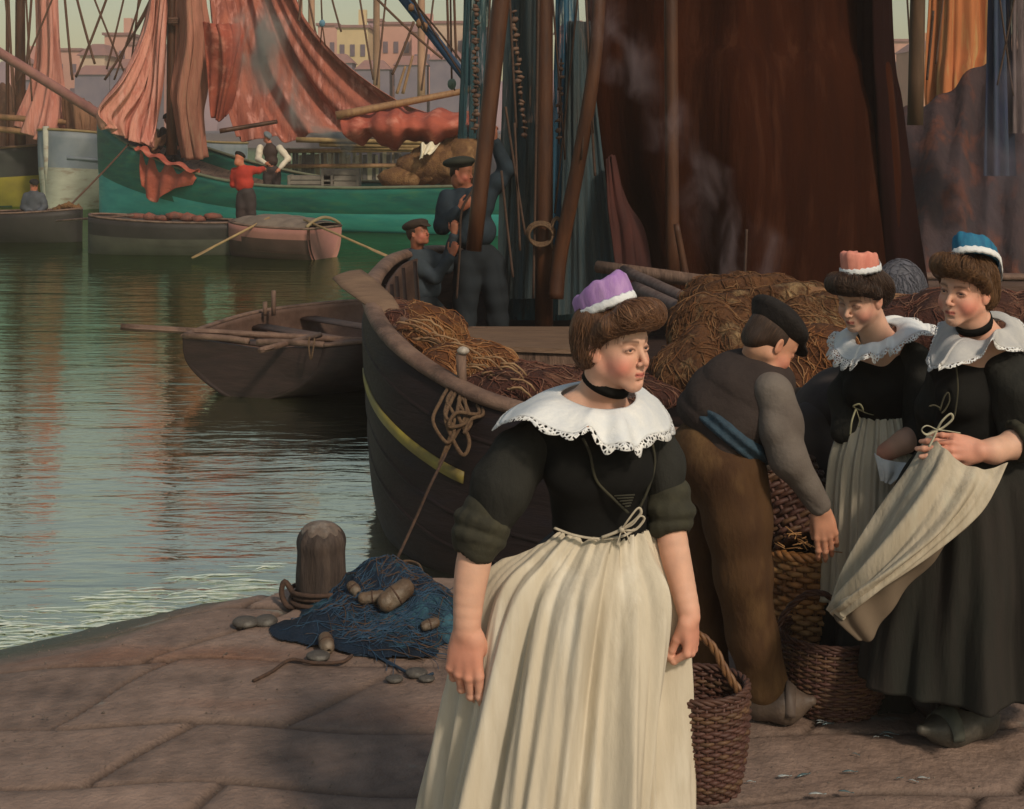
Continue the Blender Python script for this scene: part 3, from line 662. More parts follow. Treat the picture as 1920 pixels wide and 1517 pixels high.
cloth('cover', rows, mat('grey_canopy', (.20, .155, .12), (.13, .10, .08), scale=4, rough=.9), '', nu=20, nv=24, folds=lambda U, V: .012*np.sin(U*40), parent=r3)
g = G(); g.tube(cr([at3(.02, 1, .05), at3(.02, .6, .14), at3(.02, 0, .19), at3(.02, -.6, .14), at3(.02, -1, .05)], 14), .03, 6); g.build('cover_hoop', mat('yellow_hoop', (.30, .22, .12)), r3)
g = G()
for i in range(7): g.blob(W(255+i*24, 404+(i % 3)*3, 26.4), (.2, .15, .08), 1, .3, i)
tag(g.build('red_net', mat('red_rag', (.22, .07, .045), (.10, .05, .04), scale=8)), 'reddish net and rags lying along the grey rowing boat', 'net')
g = G()
for i in range(8): g.blob(W(105+i*6, 392-(4-abs(i-4))*2, 29.2), (.09, .09, .07), 1, .3, i)
tag(g.build('cargo_pile', nb_), 'small heap of gear in the bow of the black rowing boat', 'net')
def oar(a, b, m, label, r=.022, blade=.5, bw=.075, group=None):
    a = np.array(a); b = np.array(b); d = norm(b-a); g = G(); g.tube([a, a+(b-a)*.5, b], r, 8)
    r_ = g.build('shaft', m, rr := empty('oar', (a+b)/2)); tag(rr, label, 'oar', group)
    g = G(); g.tube([b-d*blade, b-d*blade*.6, b-d*.1, b], [r, bw, bw, bw*.7], 8, flat=.16, up=(0, 0, 1)); g.build('blade', m, rr)
    return rr
pale = mat('pale_oar', (.33, .22, .10), (.22, .14, .07), scale=6, rough=.6)
oar(W(505, 408, 25.5), W(360, 484, 24.6), pale, 'pale oar slanting down to the water left of the covered boat', group='oars of the covered boat')
oar(W(570, 412, 25.2), W(730, 482, 24.2), pale, 'pale oar reaching right from the covered boat towards the near bow', group='oars of the covered boat')
oar(W(250, 404, 26.1), W(106, 414, 27.2), wood_x, 'grey oar lying across the bow of the grey rowing boat')
rope('mooring_rope', [W(252, 258, 36), W(205, 310, 33), W(125, 392, 29.5)], .022, rope_far, 'dark mooring rope from the green bow down to the black rowing boat')

# ---- near dark skiff seen from its stern
sk_m = mat('skiff_wood', (.020, .012, .010), (.034, .019, .016), scale=4, stretch=(1, 1, 5), rough=.6, bump=.3, bscale=9)
sk_in = mat('skiff_inside', (.085, .048, .035), (.14, .082, .060), scale=5, rough=.7, bump=.4, bscale=14)
sk = empty('skiff', W(540, 720, 12.6)); tag(sk, 'dark brown open skiff seen from its stern, left of the near bow', 'boat')
TL = W(345, 628, 12.3); TR = W(600, 662, 12.0); 
# sections from stern (transom) to bow: each is left gunwale, left bilge, keel, right bilge, right gunwale
hp_ = lambda px, py, D: W(px, py, D)
secs = [[hp_(345, 632, 12.5), hp_(352, 678, 12.5), hp_(395, 722, 12.4), hp_(455, 752, 12.3), hp_(535, 735, 12.2), hp_(588, 700, 12.1), hp_(608, 650, 12.1)],
        [hp_(395, 612, 13.3), hp_(400, 668, 13.3), hp_(440, 716, 13.1), hp_(520, 746, 12.7), hp_(610, 730, 12.3), hp_(660, 692, 12.1), hp_(682, 643, 12.1)],
        [hp_(470, 590, 14.1), hp_(478, 650, 14.1), hp_(520, 700, 13.8), hp_(600, 735, 13.2), hp_(690, 725, 12.6), hp_(742, 690, 12.4), hp_(766, 637, 12.4)],
        [hp_(560, 576, 14.8), hp_(568, 630, 14.8), hp_(610, 680, 14.4), hp_(690, 712, 13.7), hp_(770, 700, 13.2), hp_(820, 670, 13.0), hp_(842, 620, 13.0)],
        [hp_(690, 566, 15.2), hp_(695, 610, 15.1), hp_(730, 640, 14.8), hp_(790, 670, 14.3), hp_(850, 660, 13.9), hp_(885, 640, 13.8), hp_(900, 600, 13.8)],
        [hp_(890, 570, 15.0), hp_(888, 590, 15.0), hp_(886, 610, 14.9), hp_(884, 640, 14.8), hp_(890, 620, 14.7), hp_(895, 600, 14.7), hp_(900, 572, 14.7)]]
Gd = surf(secs, 30, 30); ho = sheet('hull', Gd, sk_m, sk, .03)
mesh('transom', list(Gd[0])+[Gd[0][0]*.48+Gd[0][-1]*.52+np.array([0, 0, -.055])], [tuple(range(30))+(30,)], sk_m, sk, False).modifiers.new('s', 'SOLIDIFY').thickness = .05
Gi = Gd.copy(); ctr = Gi[:, [0]]*.5+Gi[:, [-1]]*.5; Gi = ctr+(Gi-ctr)*.93; Gi[..., 2] = np.maximum(Gi[..., 2], -.12)+.012
sheet('inner_planking', Gi[1:], sk_in, sk, .01)
g = G(); g.tube([p+np.array([0, 0, .012]) for p in Gd[:, 0]], .035, 6, flat=.6, up=(0, 0, 1)); g.tube([p+np.array([0, 0, .012]) for p in Gd[:, -1]], .035, 6, flat=.6, up=(0, 0, 1))
a, b = Gd[0][0], Gd[0][-1]; mid = (a+b)/2
g.tube(cr([a+[0, 0, .015], a*.7+b*.3+[0, 0, .015], a*.53+b*.47+[0, 0, .0]], 8), .028, 6); g.tube(cr([a*.47+b*.53+[0, 0, 0], a*.3+b*.7+[0, 0, .015], b+[0, 0, .015]], 8), .028, 6)
g.build('gunwale', wood_x, sk)
for k in (6, 12, 18):
    a, b = Gi[k][0]-np.array([0, 0, .12]), Gi[k][-1]-np.array([0, 0, .12]); g = G(); g.tube([a, b], .12, 8, flat=.16, up=(0, 0, 1)); g.build('thwart', sk_in, sk)
for px, t, l in ((497, 566, 'short'), (513, 545, 'tall')):
    g = G(); g.tube([W(px, 592, 14.1), W(px, t, 14.1)], .022, 8); g.build('thole_pin', wood_x, sk)
oar(W(700, 640, 13.2), W(226, 613, 12.6), wood_x, 'long weathered oar laid over the stern of the dark skiff, blade pointing left', r=.03, blade=1.0, bw=.07)
oar(W(600, 628, 12.9), W(488, 657, 11.7), wood_x, 'short broken oar resting in the notch of the dark skiff stern', r=.026, blade=.25, bw=.04)
rope('rope_end', [W(580, 632, 12.0), W(579, 650, 11.95), W(583, 675, 11.95), W(588, 650, 11.95), W(590, 634, 12.0)], .008, rope_m, 'thin loop of rope hanging over the side of the dark skiff')
# ================================================================ NEAR SAILING BOAT alongside the quay
ship = empty('sailing_boat', (2.0, 10.0, WZ)); tag(ship, 'large dark fishing smack moored to the quay, pale rail and yellow stripe round its bow', 'boat')
GW = [(9, 13.2, .62), (3.0, 13.7, .62), (0.8, 13.6, .72), (-.55, 13.0, .92), (-.90, 11.7, .98), (-.96, 10.4, .98), (-.93, 9.5, .95), (-.82, 8.7, .88), (-.64, 8.15, .79), (-.38, 7.78, .68), (-.05, 7.42, .60), (.6, 7.15, .52), (1.6, 7.05, .50), (4.5, 7.15, .56), (9, 7.5, .7)]
WLn = [(9, 12.8, 0), (3.0, 13.2, 0), (0.9, 13.1, 0), (-.3, 12.5, 0), (-.66, 11.4, 0), (-.78, 10.3, 0), (-.81, 9.5, 0), (-.78, 8.75, 0), (-.68, 8.1, 0), (-.46, 7.62, 0), (-.15, 7.35, 0), (.5, 7.12, 0), (1.6, 7.05, 0), (4.5, 7.15, 0), (9, 7.6, 0)]
NS = 120; GWc = cr(GW, NS); WLc = cr(WLn, NS); cen = np.array([2.5, 10.3, 0.])
rows = []
for i in range(NS):
    g0, w0 = GWc[i].copy(), WLc[i].copy(); w0[2] = WZ; out = norm(np.array([w0[0]-cen[0], w0[1]-cen[1], 0]))
    mid = (g0+w0)/2+np.array([out[0], out[1], 0])*.05; q3 = g0*.82+w0*.18+np.array([out[0], out[1], 0])*.05; bt = w0-out*.5; bt[2] = -.9
    rows.append(cr([g0, q3, mid, w0, bt], 26))
HG = np.array(rows)
hull_m = mat('tarred_hull', (.012, .008, .008), (.020, .0125, .012), scale=2.0, stretch=(1, 1, 6), rough=.6, bump=.4, bscale=9, c3=(.012, .010, .013), spec=.15)
so_ = sheet('hull', HG, hull_m, ship, .05)
# plank seams as thin raised lines are part of the hull skin
g = G(); railp = HG[:, 0]+np.array([0, 0, .03]); g.tube(railp, .062, 8, flat=.62, up=(0, 0, 1)); g.build('rail', wood_x, ship)
g = G(); 
# yellow stripe follows the planking below the rail
def hull_pt(i, zdrop):
    row = HG[i]; z = row[0][2]-zdrop; k = int(np.argmin(np.abs(row[:, 2]-z))); return row[k]
u = np.arange(57, 84); st = []
V = []; Fs = []
for n_, i in enumerate(u):
    row = HG[i]; zz = row[:, 2]; out = norm(np.array([row[8][0]-cen[0], row[8][1]-cen[1], 0]))
    for dz in (.335+.00*n_, .395):
        z = row[0][2]-dz; p = np.array([np.interp(-z, -zz[:18], row[:18, a]) for a in range(3)])+out*.034; V.append(p)
Fs = [(2*i, 2*i+1, 2*i+3, 2*i+2) for i in range(len(u)-1)]
mesh('painted_stripe', V, Fs, mat('yellow_stripe_paint', (.27, .22, .03), (.12, .09, .03), scale=3, rough=.5), ship).modifiers.new('s', 'SOLIDIFY').thickness = .01
g = G()
for dz in (.16, .56, .72):
    P = []
    for i in range(30, NS-2):
        row = HG[i]; z = row[0][2]-dz; out = norm(np.array([row[8][0]-cen[0], row[8][1]-cen[1], 0]))
        P.append(np.array([np.interp(-z, -row[:22, 2], row[:22, a]) for a in range(3)])+out*.02)
    g.tube(P, .014, 6)
g.build('wale', hull_m, ship)
IN = HG.copy(); c3_ = cen.copy()
Gin = []
for i in range(NS):
    g0 = HG[i][0]; out = norm(np.array([g0[0]-cen[0], g0[1]-cen[1], 0])); a = g0-out*.10; b = g0-out*.16; b = b.copy(); b[2] = .12; Gin.append(cr([a, (a+b)/2, b], 8))
Gin = np.array(Gin); sheet('inner_planking', Gin, mat('inner_planks', (.045, .024, .018), (.085, .048, .034), scale=3, stretch=(1, 1, 6), rough=.7, bump=.4, bscale=10), ship, .02)
g = G()
for i in range(26, NS-4, 4):
    g = G(); g.tube([Gin[i][0]+np.array([0, 0, -.01]), Gin[i][4], Gin[i][7]], .035, 5); g.build('rib', hull_m, ship)
dk = Gin[:, 7]; mesh('deck', [p for p in dk], [tuple(range(NS))], mat('wet_deck', (.045, .026, .020), (.028, .016, .013), scale=3, stretch=(1, 7, 1), rough=.6, bump=.5, bscale=8, spec=.2), ship, False)
# thole post with mooring rope on the near rail
post = empty('mooring_post', W(866, 735, 7.66)); tag(post, 'short weathered post standing on the near rail with worn pale top', 'post')
g = G(); g.tube([W(868, 752, 7.66), W(866, 700, 7.68), W(864, 662, 7.70)], [.024, .027, .029], 7, wob=.08); g.build('shaft', wood, post)
g = G(); g.blob(W(868, 657, 7.69), (.034, .03, .022), 2, .15, 3); g.build('worn_top', mat('bleached_wood', (.42, .38, .33), (.25, .2, .16), scale=30), post)
for n_, (x0, x1, x2, y2, w_) in enumerate([(826, 812, 838, 830, .010), (846, 836, 866, 852, .011), (860, 876, 842, 800, .010), (838, 852, 824, 870, .009), (872, 884, 870, 812, .010)]):
    rope('rope_coil', [W(x0+14, 728, 7.66), W(x0, 752, 7.50), W(x1, 790, 7.40), W(x2, y2, 7.36), W(x2+14, y2-26, 7.38), W(x1+22, 775, 7.42), W(x0+22, 735, 7.6)], w_, rope_m, ['longest', 'middle', 'shortest', 'leftmost', 'rightmost'][n_]+' brown rope loop hanging over the near rail below the weathered post', 'rope', 'rope loops over the near rail', n=40)
g = G()
for i in range(4):
    P = [W(866+15*cos(a), 726+i*5+4*sin(a), 7.66+.05*sin(a)) for a in np.linspace(0, 2*pi, 16)]; g.tube(P, .009, 6)
tag(g.build('rope_lashing', rope_m), 'rope wound round the foot of the weathered post', 'rope')
rope('mooring_line', [W(836, 850, 7.36), W(806, 905, 7.3), W(782, 960, 7.3), W(745, 1046, 7.2)], .008, rope_dk, 'thin dark line running down from the rope loops to the water', sag=.02)
# plank / oar blade over the bow
pl = empty('oar', W(690, 550, 9.2)); tag(pl, 'broad pale oar blade sticking out over the bow of the near boat', 'oar')
g = G(); a, b = W(740, 588, 8.8), W(648, 512, 9.3); d = norm(b-a); g.tube([a, a+(b-a)*.3, a+(b-a)*.75, b-d*.02, b], [.055, .10, .12, .11, .07], 10, flat=.14, up=(0, -.4, 1)); g.build('blade', plank_l, pl)
g = G(); g.tube([a, W(800, 640, 8.5)], .03, 8); g.build('shaft', wood_x, pl)
# nets heaped inside the near rail
net_o = mat('orange_brown_net', (.14, .050, .016), (.06, .022, .010), scale=5, rough=.95, bump=1.0, bscale=26, c3=(.27, .125, .04), dist=.05, stretch=(1, 1, 1.8))
net_g = mat('golden_brown_net', (.13, .055, .020), (.055, .022, .010), scale=6, rough=.95, bump=1.0, bscale=26, c3=(.36, .24, .12), dist=.05)
net_r = mat('red_brown_net', (.075, .024, .015), (.035, .013, .010), scale=6, rough=.95, bump=1.0, bscale=26, c3=(.17, .075, .045), dist=.05)
SM = {}; STR = {'orange_brown_net': (((.27, .11, .035), (.15, .055, .02)), ((.38, .20, .085), (.22, .11, .05))), 'golden_brown_net': (((.15, .060, .021), (.08, .032, .012)), ((.22, .115, .05), (.12, .06, .026))), 'red_brown_net': (((.13, .045, .028), (.07, .028, .02)), ((.22, .11, .07), (.12, .06, .04))), 'grey_canvas': (((.12, .12, .14), (.08, .08, .1)), ((.1, .1, .12), (.08, .08, .1)))}
def heap(name, label, items, m, h=.022, amp=.018, fr=22, seed=1, cat='net', ridges=None, group=None):
    s = SDF()
    for (p, r, k) in items: s.ell(p, r, None, k)
    R = np.random.default_rng(seed); dr = R.normal(size=3); dr /= np.linalg.norm(dr)
    def dp(P):
        q = P @ (dr*fr)+2.2*vn(P, fr*.35, seed); return amp*(1-np.abs(np.sin(q)))*1.1-amp*.5+amp*.5*vn(P, fr*1.8, seed+4)
    s.disp = dp
    th = empty(name, np.mean([p for p, r, k in items], axis=0)); tag(th, label, cat, group)
    o, v = s.build('folds', h, m, th)
    if m.name not in SM: SM[m.name] = [mat(m.name+'_strand_a', *STR[m.name][0], scale=18, rough=.9), mat(m.name+'_strand_b', *STR[m.name][1], scale=18, rough=.9)]
    Rr = np.random.default_rng(seed+50); n_ = 330; idx = Rr.choice(len(v), n_*3); P = v[idx]
    def grad(P):
        e = .006; return np.stack([s.ev(P+np.array(a)*e)-s.ev(P-np.array(a)*e) for a in ((1, 0, 0), (0, 1, 0), (0, 0, 1))], 1)/(2*e)
    n0 = grad(P); n0 /= np.linalg.norm(n0, axis=1, keepdims=True)+1e-9; ok = (n0[:, 1] < .25)&(n0[:, 2] > -.5); P = P[ok][:n_]; n0 = n0[ok][:n_]
    dirv = np.array([Rr.normal(.25, .5, len(P)), Rr.normal(0, .25, len(P)), -1+Rr.normal(0, .35, len(P))]).T; tr = [P+n0*.004]; L_ = Rr.uniform(.010, .030, len(P))[:, None]
    for k in range(9):
        t = dirv-n0*(dirv*n0).sum(1, keepdims=True); t /= np.linalg.norm(t, axis=1, keepdims=True)+1e-9; P = P+t*L_; P = P-n0*s.ev(P)[:, None]; n0 = grad(P); n0 /= np.linalg.norm(n0, axis=1, keepdims=True)+1e-9; dirv = dirv+Rr.normal(0, .22, dirv.shape); tr.append(P+n0*(.004+Rr.uniform(0, .006, (len(P), 1))))
    T_r = np.stack(tr, 1); g = G()
    for i in range(len(T_r)): g.tube(T_r[i], Rr.choice([.0014, .0022, .0034]), 4, mi=int(Rr.random() < .4))
    q = g.build('strands', None, th, True, SM[m.name]); q['kind'] = 'stuff'
    return th
heap('net_bundle', 'dark red net bundle tucked inside the bow next to the oar blade', [(W(750, 625, 8.85), (.15, .2, .16), .1), (W(762, 660, 8.6), (.13, .16, .12), .1), (W(745, 600, 9.1), (.1, .16, .12), .1)], net_r, seed=2)
heap('net_bundle', 'orange brown net bundle nearest the bow, humped over the rail', [(W(790, 622, 8.9), (.19, .22, .17), .1), (W(830, 640, 8.9), (.16, .2, .16), .1), (W(770, 660, 8.6), (.16, .2, .17), .1), (W(775, 600, 9.3), (.15, .2, .12), .1)], net_o, seed=3)
heap('net_bundle', 'rounded orange brown net bundle beside the weathered post', [(W(835, 700, 8.2), (.16, .18, .17), .1), (W(815, 730, 8.05), (.13, .15, .13), .1), (W(880, 680, 8.5), (.2, .2, .13), .1), (W(930, 700, 8.5), (.16, .2, .13), .1)], net_o, seed=6)
heap('net_bundle', 'reddish brown net trailing along the rail behind the lilac capped woman', [(W(905, 745, 7.95), (.16, .16, .13), .1), (W(950, 745, 7.9), (.16, .18, .11), .1), (W(1000, 740, 8.0), (.2, .2, .13), .1), (W(1060, 730, 8.1), (.25, .25, .12), .1), (W(975, 715, 8.4), (.22, .2, .12), .1), (W(1180, 740, 8.2), (.3, .25, .1), .1)], net_r, seed=9)
g = G()
R2 = random.Random(5)
for i in range(26):
    x0 = R2.uniform(740, 960); y0 = 600+(x0-740)*.5+R2.uniform(-22, 26); L_ = R2.uniform(30, 70)
    P = [W(x0+t*L_, y0+t*L_*.42-9*sin(pi*t)+R2.uniform(-2, 2), 8.7-(x0-740)*.0036-.22-.0*t) for t in np.linspace(0, 1, 7)]
    g.tube(P, .006, 5)
tag(g.build('cord_tangle', mat('pale_cord', (.30, .19, .10), (.16, .08, .04), scale=10)), 'thin pale cords lying over the orange brown nets inside the near rail', 'cord', kind='stuff')
# hatch / covered board
hb_ = empty('hatch_cover', W(980, 690, 10.2)); tag(hb_, 'low pale wooden hatch in front of the two men on the near boat', 'hatch')
P0 = [W(838, 646, 10.0), W(872, 612, 11.3), W(1130, 612, 11.3), W(1115, 656, 10.0)]
g = G()
for k in range(5):
    a = P0[0]+(P0[1]-P0[0])*(k/5+.004); b = P0[0]+(P0[1]-P0[0])*((k+1)/5-.006); c_ = P0[3]+(P0[2]-P0[3])*((k+1)/5-.006); d = P0[3]+(P0[2]-P0[3])*(k/5+.004)
    g.add([a, d, c_, b, a-[0, 0, .035], d-[0, 0, .035], c_-[0, 0, .035], b-[0, 0, .035]], [(0, 1, 2, 3), (7, 6, 5, 4), (0, 4, 5, 1), (1, 5, 6, 2), (2, 6, 7, 3), (3, 7, 4, 0)])
g.build('lid', plank_l, hb_, smooth=False)
g = G(); a, d = P0[0], P0[3]; g.add([a+[.02, .03, -.036], d+[-.02, .03, -.036], d+[-.02, .03, -.40], a+[.02, .03, -.40], a+[.02, 1.2, -.036], d+[-.02, 1.2, -.036], d+[-.02, 1.2, -.40], a+[.02, 1.2, -.40]], [(0, 3, 2, 1), (4, 5, 6, 7), (0, 4, 7, 3), (1, 2, 6, 5)])
g.build('coaming', wood, hb_, smooth=False)
# masts and spars of the near boat
def vs(name, a, b, r1, r2, m, label, cat='mast'): return spar(name, a, b, r1, r2, m, label, cat, n=14)
vs('mast', W(1020, 625, 12.0), W(1022, -700, 12.0), .075, .065, spar_m, 'tall straight brown mast just right of the two men')
vs('leaning_spar', W(888, 470, 11.3), W(968, -260, 11.3), .062, .075, spar_m, 'dark leaning spar held by the man in the dark beret', 'spar')
P = cr([W(1128, -200, 11.6), W(1122, 30, 11.6), W(1108, 170, 11.6), W(1080, 330, 11.7), W(1050, 480, 11.8), W(1042, 560, 11.8)], 24); g = G(); g.tube(P, list(np.linspace(.05, .065, 24)), 10)
tag(g.build('curved_spar', spar_m), 'curved brown spar slanting down at the left edge of the great brown sail', 'spar')
vs('spar_in_front', W(1262, 560, 11.6), W(1256, -240, 11.6), .055, .055, spar_m, 'slim brown spar standing in front of the great brown sail', 'spar')
vs('stake', W(1290, 540, 11.3), W(1268, 420, 11.3), .03, .025, spar_m, 'short brown stake at the foot of the slim spar', 'stake')
vs('blue_spar', W(882, 158, 14.5), W(735, -30, 14.5), .045, .05, spar_blue, 'blue painted spar slanting down from the top towards the nets', 'spar')
for x0, x1, y1, lb in ((758, 872, 150, 'thin line running along the underside of the blue spar'), (745, 905, 170, 'thin line running above the blue spar')):
    rope('stay', [W(x0, -30, 14.4), W((x0+x1)/2, 62, 14.4), W(x1, y1, 14.4)], .010, rope_dk, lb)
for i, (x, y, D) in enumerate(((771, 14, 14.4), (785, 44, 14.4), (796, 50, 14.35))):
    g = G(); g.blob(W(x, y, D), (.035, .03, .05), 1, .1, i); tag(g.build('pulley_block', spar_l), ['upper small pulley block on the blue spar', 'middle small pulley block on the blue spar', 'lower small pulley block on the blue spar'][i], 'block')
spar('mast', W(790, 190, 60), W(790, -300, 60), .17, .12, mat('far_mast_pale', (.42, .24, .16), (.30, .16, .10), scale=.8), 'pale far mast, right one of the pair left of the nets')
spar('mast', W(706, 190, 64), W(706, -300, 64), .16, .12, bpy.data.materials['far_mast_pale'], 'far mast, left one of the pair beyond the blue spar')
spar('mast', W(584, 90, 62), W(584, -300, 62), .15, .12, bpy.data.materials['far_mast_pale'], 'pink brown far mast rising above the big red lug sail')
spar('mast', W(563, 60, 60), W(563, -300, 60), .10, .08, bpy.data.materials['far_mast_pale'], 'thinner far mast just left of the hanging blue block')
for i, (a, b, l) in enumerate([((744, 176), (760, 124), 'left one of two short slanting poles before the sheds'), ((755, 176), (774, 104), 'right one of two short slanting poles before the sheds')]):
    spar('leaning_pole', W(*a, 60), W(*b, 60), .07, .05, spar_l, l, 'pole')
# far dark hulls between the town and the teal boat
fh = mat('far_hull_dusk', (.13, .10, .13), (.09, .075, .10), scale=.7, rough=.8)
for i, (pa, pb, D, l) in enumerate([(640, 742, 72, 'dusky far hull under the yellow house'), (735, 838, 66, 'dusky far hull below the pair of far masts'), (820, 930, 70, 'dusky far hull behind the blue nets'), (200, 300, 75, 'dusky far hull behind the red triangular sail'), (20, 120, 70, 'dusky far hull at the far left'), (1150, 1700, 60, 'long dark hull hidden behind the great brown sail')]):
    A = W(pb, 300, D); Bq = W(pa, 300, D+3); h_ = math.atan2(Bq[1]-A[1], Bq[0]-A[0]); L_ = float(np.hypot(*(Bq-A)[:2]))
    hull('moored_boat', l, A, h_, L_, 2.0, lambda t: 1.5+.7*t*t, [.3], [fh, fh], n=16, nv=6, deck=.3)
# blocks with tackles
def tackle(px, py, D, y0, y1, r, m, label):
    e = empty('pulley_tackle', W(px, py, D)); tag(e, label, 'pulley'); g = G(); g.blob(W(px, py, D), (r, r*.7, r*1.35), 2, .06, 2); g.build('block', m, e)
    g = G(); g.tube([W(px-3, y0, D), W(px, py, D)], .012, 5); g.tube([W(px, py, D), W(px+6, y1, D)], .010, 5); g.tube([W(px, py, D), W(px-3, y1-8, D)], .010, 5); g.build('line', rope_far, e)
tackle(604, 44, 20, -30, 88, .042, mat('blue_block_paint', (.13, .26, .36)), 'small blue block and tackle hanging against the sky')
tackle(847, 158, 16, -30, 170, .05, mat('green_block_paint', (.14, .19, .15)), 'grey green block hanging near the end of the blue spar')
# rigging lines
rig = [((15, -20), (26, 210), 40), ((120, -20), (136, 150), 40), ((140, -20), (178, 120), 40), ((206, -20), (142, 145), 38), ((298, -20), (196, 150), 38), ((290, -20), (255, 50), 37), ((566, -20), (560, 40), 36), ((700, -10), (830, 110), 30), ((838, -20), (842, 110), 20), ((851, -20), (856, 130), 20), ((776, 40), (735, 140), 30), ((872, -10), (868, 170), 13), ((770, -20), (800, 60), 14),
       ((955, -20), (968, 240), 11.8), ((1098, -20), (1112, 250), 11.6), ((1108, 200), (1116, 330), 11.6), ((948, 200), (985, 440), 11.2), ((965, 230), (975, 470), 11.2), ((940, 320), (962, 520), 11.1), ((1750, 20), (1738, 150), 14), ((60, -20), (50, 120), 41), ((1010, -20), (1000, 560), 11.9), ((1400, 430), (1395, 545), 11.2)]
sides = ['leftmost thin rigging line', 'rigging line left of the wrapped mast', 'rigging line right of the wrapped mast', 'slanting rigging line down to the white boat', 'long slanting stay left of the red triangular sail', 'short line beside the red triangular sail', 'thin line beside the far masts', 'long thin stay crossing in front of the pink house', 'left hanging fall of the grey green block', 'right hanging fall of the grey green block', 'thin line from the blue spar to the sheds', 'line beside the first cork string', 'line above the blue spar', 'line hanging behind the leaning spar',
         'black line along the left edge of the great brown sail', 'lower line along the left edge of the great brown sail', 'line slanting from the raised hand to the deck', 'line hanging from the block near the raised hand', 'line running down behind the tall man', 'line beside the right mast', 'line between the two leftmost masts', 'line along the tall brown mast', 'short line at the foot of the great brown sail']
for (a, b, D), lb in zip(rig, sides):
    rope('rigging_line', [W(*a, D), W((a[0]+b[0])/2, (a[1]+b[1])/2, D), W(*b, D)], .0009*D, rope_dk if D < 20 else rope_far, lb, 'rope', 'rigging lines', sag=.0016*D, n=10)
Rg = random.Random(31)
more = [(105, 30, 160, 37, 'a'), (170, 240, 152, 37, 'b'), (236, 200, 130, 37, 'c'), (270, 214, 150, 37, 'd'), (262, 246, 120, 37, 'e'), (48, 60, 190, 40, 'f'), (8, 30, 180, 40, 'g'), (575, 600, 96, 50, 'h'), (618, 640, 60, 50, 'i'), (672, 700, 150, 50, 'j'), (725, 706, 160, 50, 'k'), (815, 790, 170, 50, 'l'), (880, 872, 230, 13, 'm'), (920, 905, 240, 12, 'n'), (1035, 1060, 300, 12, 'o'), (1085, 1040, 400, 12, 'p'), (1118, 1090, 300, 11.6, 'q'), (1700, 1712, 170, 16, 'r'), (1770, 1755, 120, 20, 's'), (1872, 1900, 180, 15, 't'), (1905, 1870, 160, 15, 'u')]
words = {'a': 'line sloping left behind the wrapped mast', 'b': 'line sloping right between white boat and red triangular sail', 'c': 'line sloping left of the tall stepped pink house', 'd': 'second line sloping left of the tall stepped pink house', 'e': 'steep line nearest the red triangular sail', 'f': 'fine line crossing the hanging reddish sail', 'g': 'fine line near the left edge', 'h': 'fine line by the thinner far mast', 'i': 'fine line over the narrow pink house', 'j': 'fine line over the yellow house', 'k': 'fine line leaning on the left far mast', 'l': 'fine line leaning on the right far mast', 'm': 'line down the narrow blue net', 'n': 'line just left of the leaning spar', 'o': 'line sloping right from the tall mast', 'p': 'long line sloping back to the tall mast', 'q': 'line beside the curved brown spar', 'r': 'line left of the right mast', 's': 'line in front of the orange sail', 't': 'line sloping right before the indigo net', 'u': 'line sloping left before the greyish net'}
for x0, x1, y1, D, k in more:
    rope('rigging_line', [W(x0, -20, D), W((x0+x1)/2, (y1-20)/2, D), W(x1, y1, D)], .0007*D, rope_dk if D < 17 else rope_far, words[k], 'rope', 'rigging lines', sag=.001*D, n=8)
# ring of rope and cleats at the foot of the tall mast
for i, (cx, lb) in enumerate(((1014, 'coil of rope hanging on the tall brown mast'), (1044, 'smaller rope loop hanging right of the tall brown mast'))):
    g = G()
    for k in range(3 if i == 0 else 2):
        P = [W(cx+(26-k*2-i*14)*cos(a), (436 if i == 0 else 440)+(20+i*12)*sin(a)+k*3, 11.86-.02*k) for a in np.linspace(0, 2*pi, 26)]; g.tube(P, .011, 6)
    tag(g.build('rope_coil', rope_m), lb, 'rope')
# great brown sail
bsail = mat('dark_brown_sailcloth', (.034, .0095, .0042), (.022, .0065, .0034), scale=1.2, stretch=(4, 4, .5), rough=.95, bump=.35, bscale=5, c3=(.046, .0155, .008), dist=.05, spec=.03)
def gs_f(U, V): return .07*np.sin(V*17+.6)+.05*np.sin(V*31+U*2)+.35*np.sin(V*pi)*np.sin(U*pi*.7)
cloth('great_sail', [[W(1106, -900, 13.0), W(1250, -900, 12.9), W(1420, -900, 12.9), W(1560, -900, 13.1), W(1630, -900, 13.4)], [W(1106, -30, 13.0), W(1250, -30, 12.7), W(1420, -30, 12.7), W(1580, -30, 12.9), W(1664, -30, 13.3)],
      [W(1112, 150, 13.0), W(1250, 150, 12.6), W(1420, 150, 12.6), W(1590, 150, 12.8), W(1678, 150, 13.2)], [W(1140, 310, 13), W(1270, 310, 12.6), W(1430, 310, 12.6), W(1600, 310, 12.8), W(1694, 310, 13.2)],
      [W(1176, 430, 13), W(1290, 430, 12.7), W(1440, 430, 12.7), W(1606, 430, 12.8), W(1708, 430, 13.1)], [W(1200, 545, 13), W(1300, 550, 12.8), W(1450, 560, 12.8), W(1620, 575, 12.8), W(1738, 585, 13)]],
      bsail, 'huge dark brown sail filling the upper right, hanging from above the view', nu=60, nv=90, folds=gs_f, thick=.02)
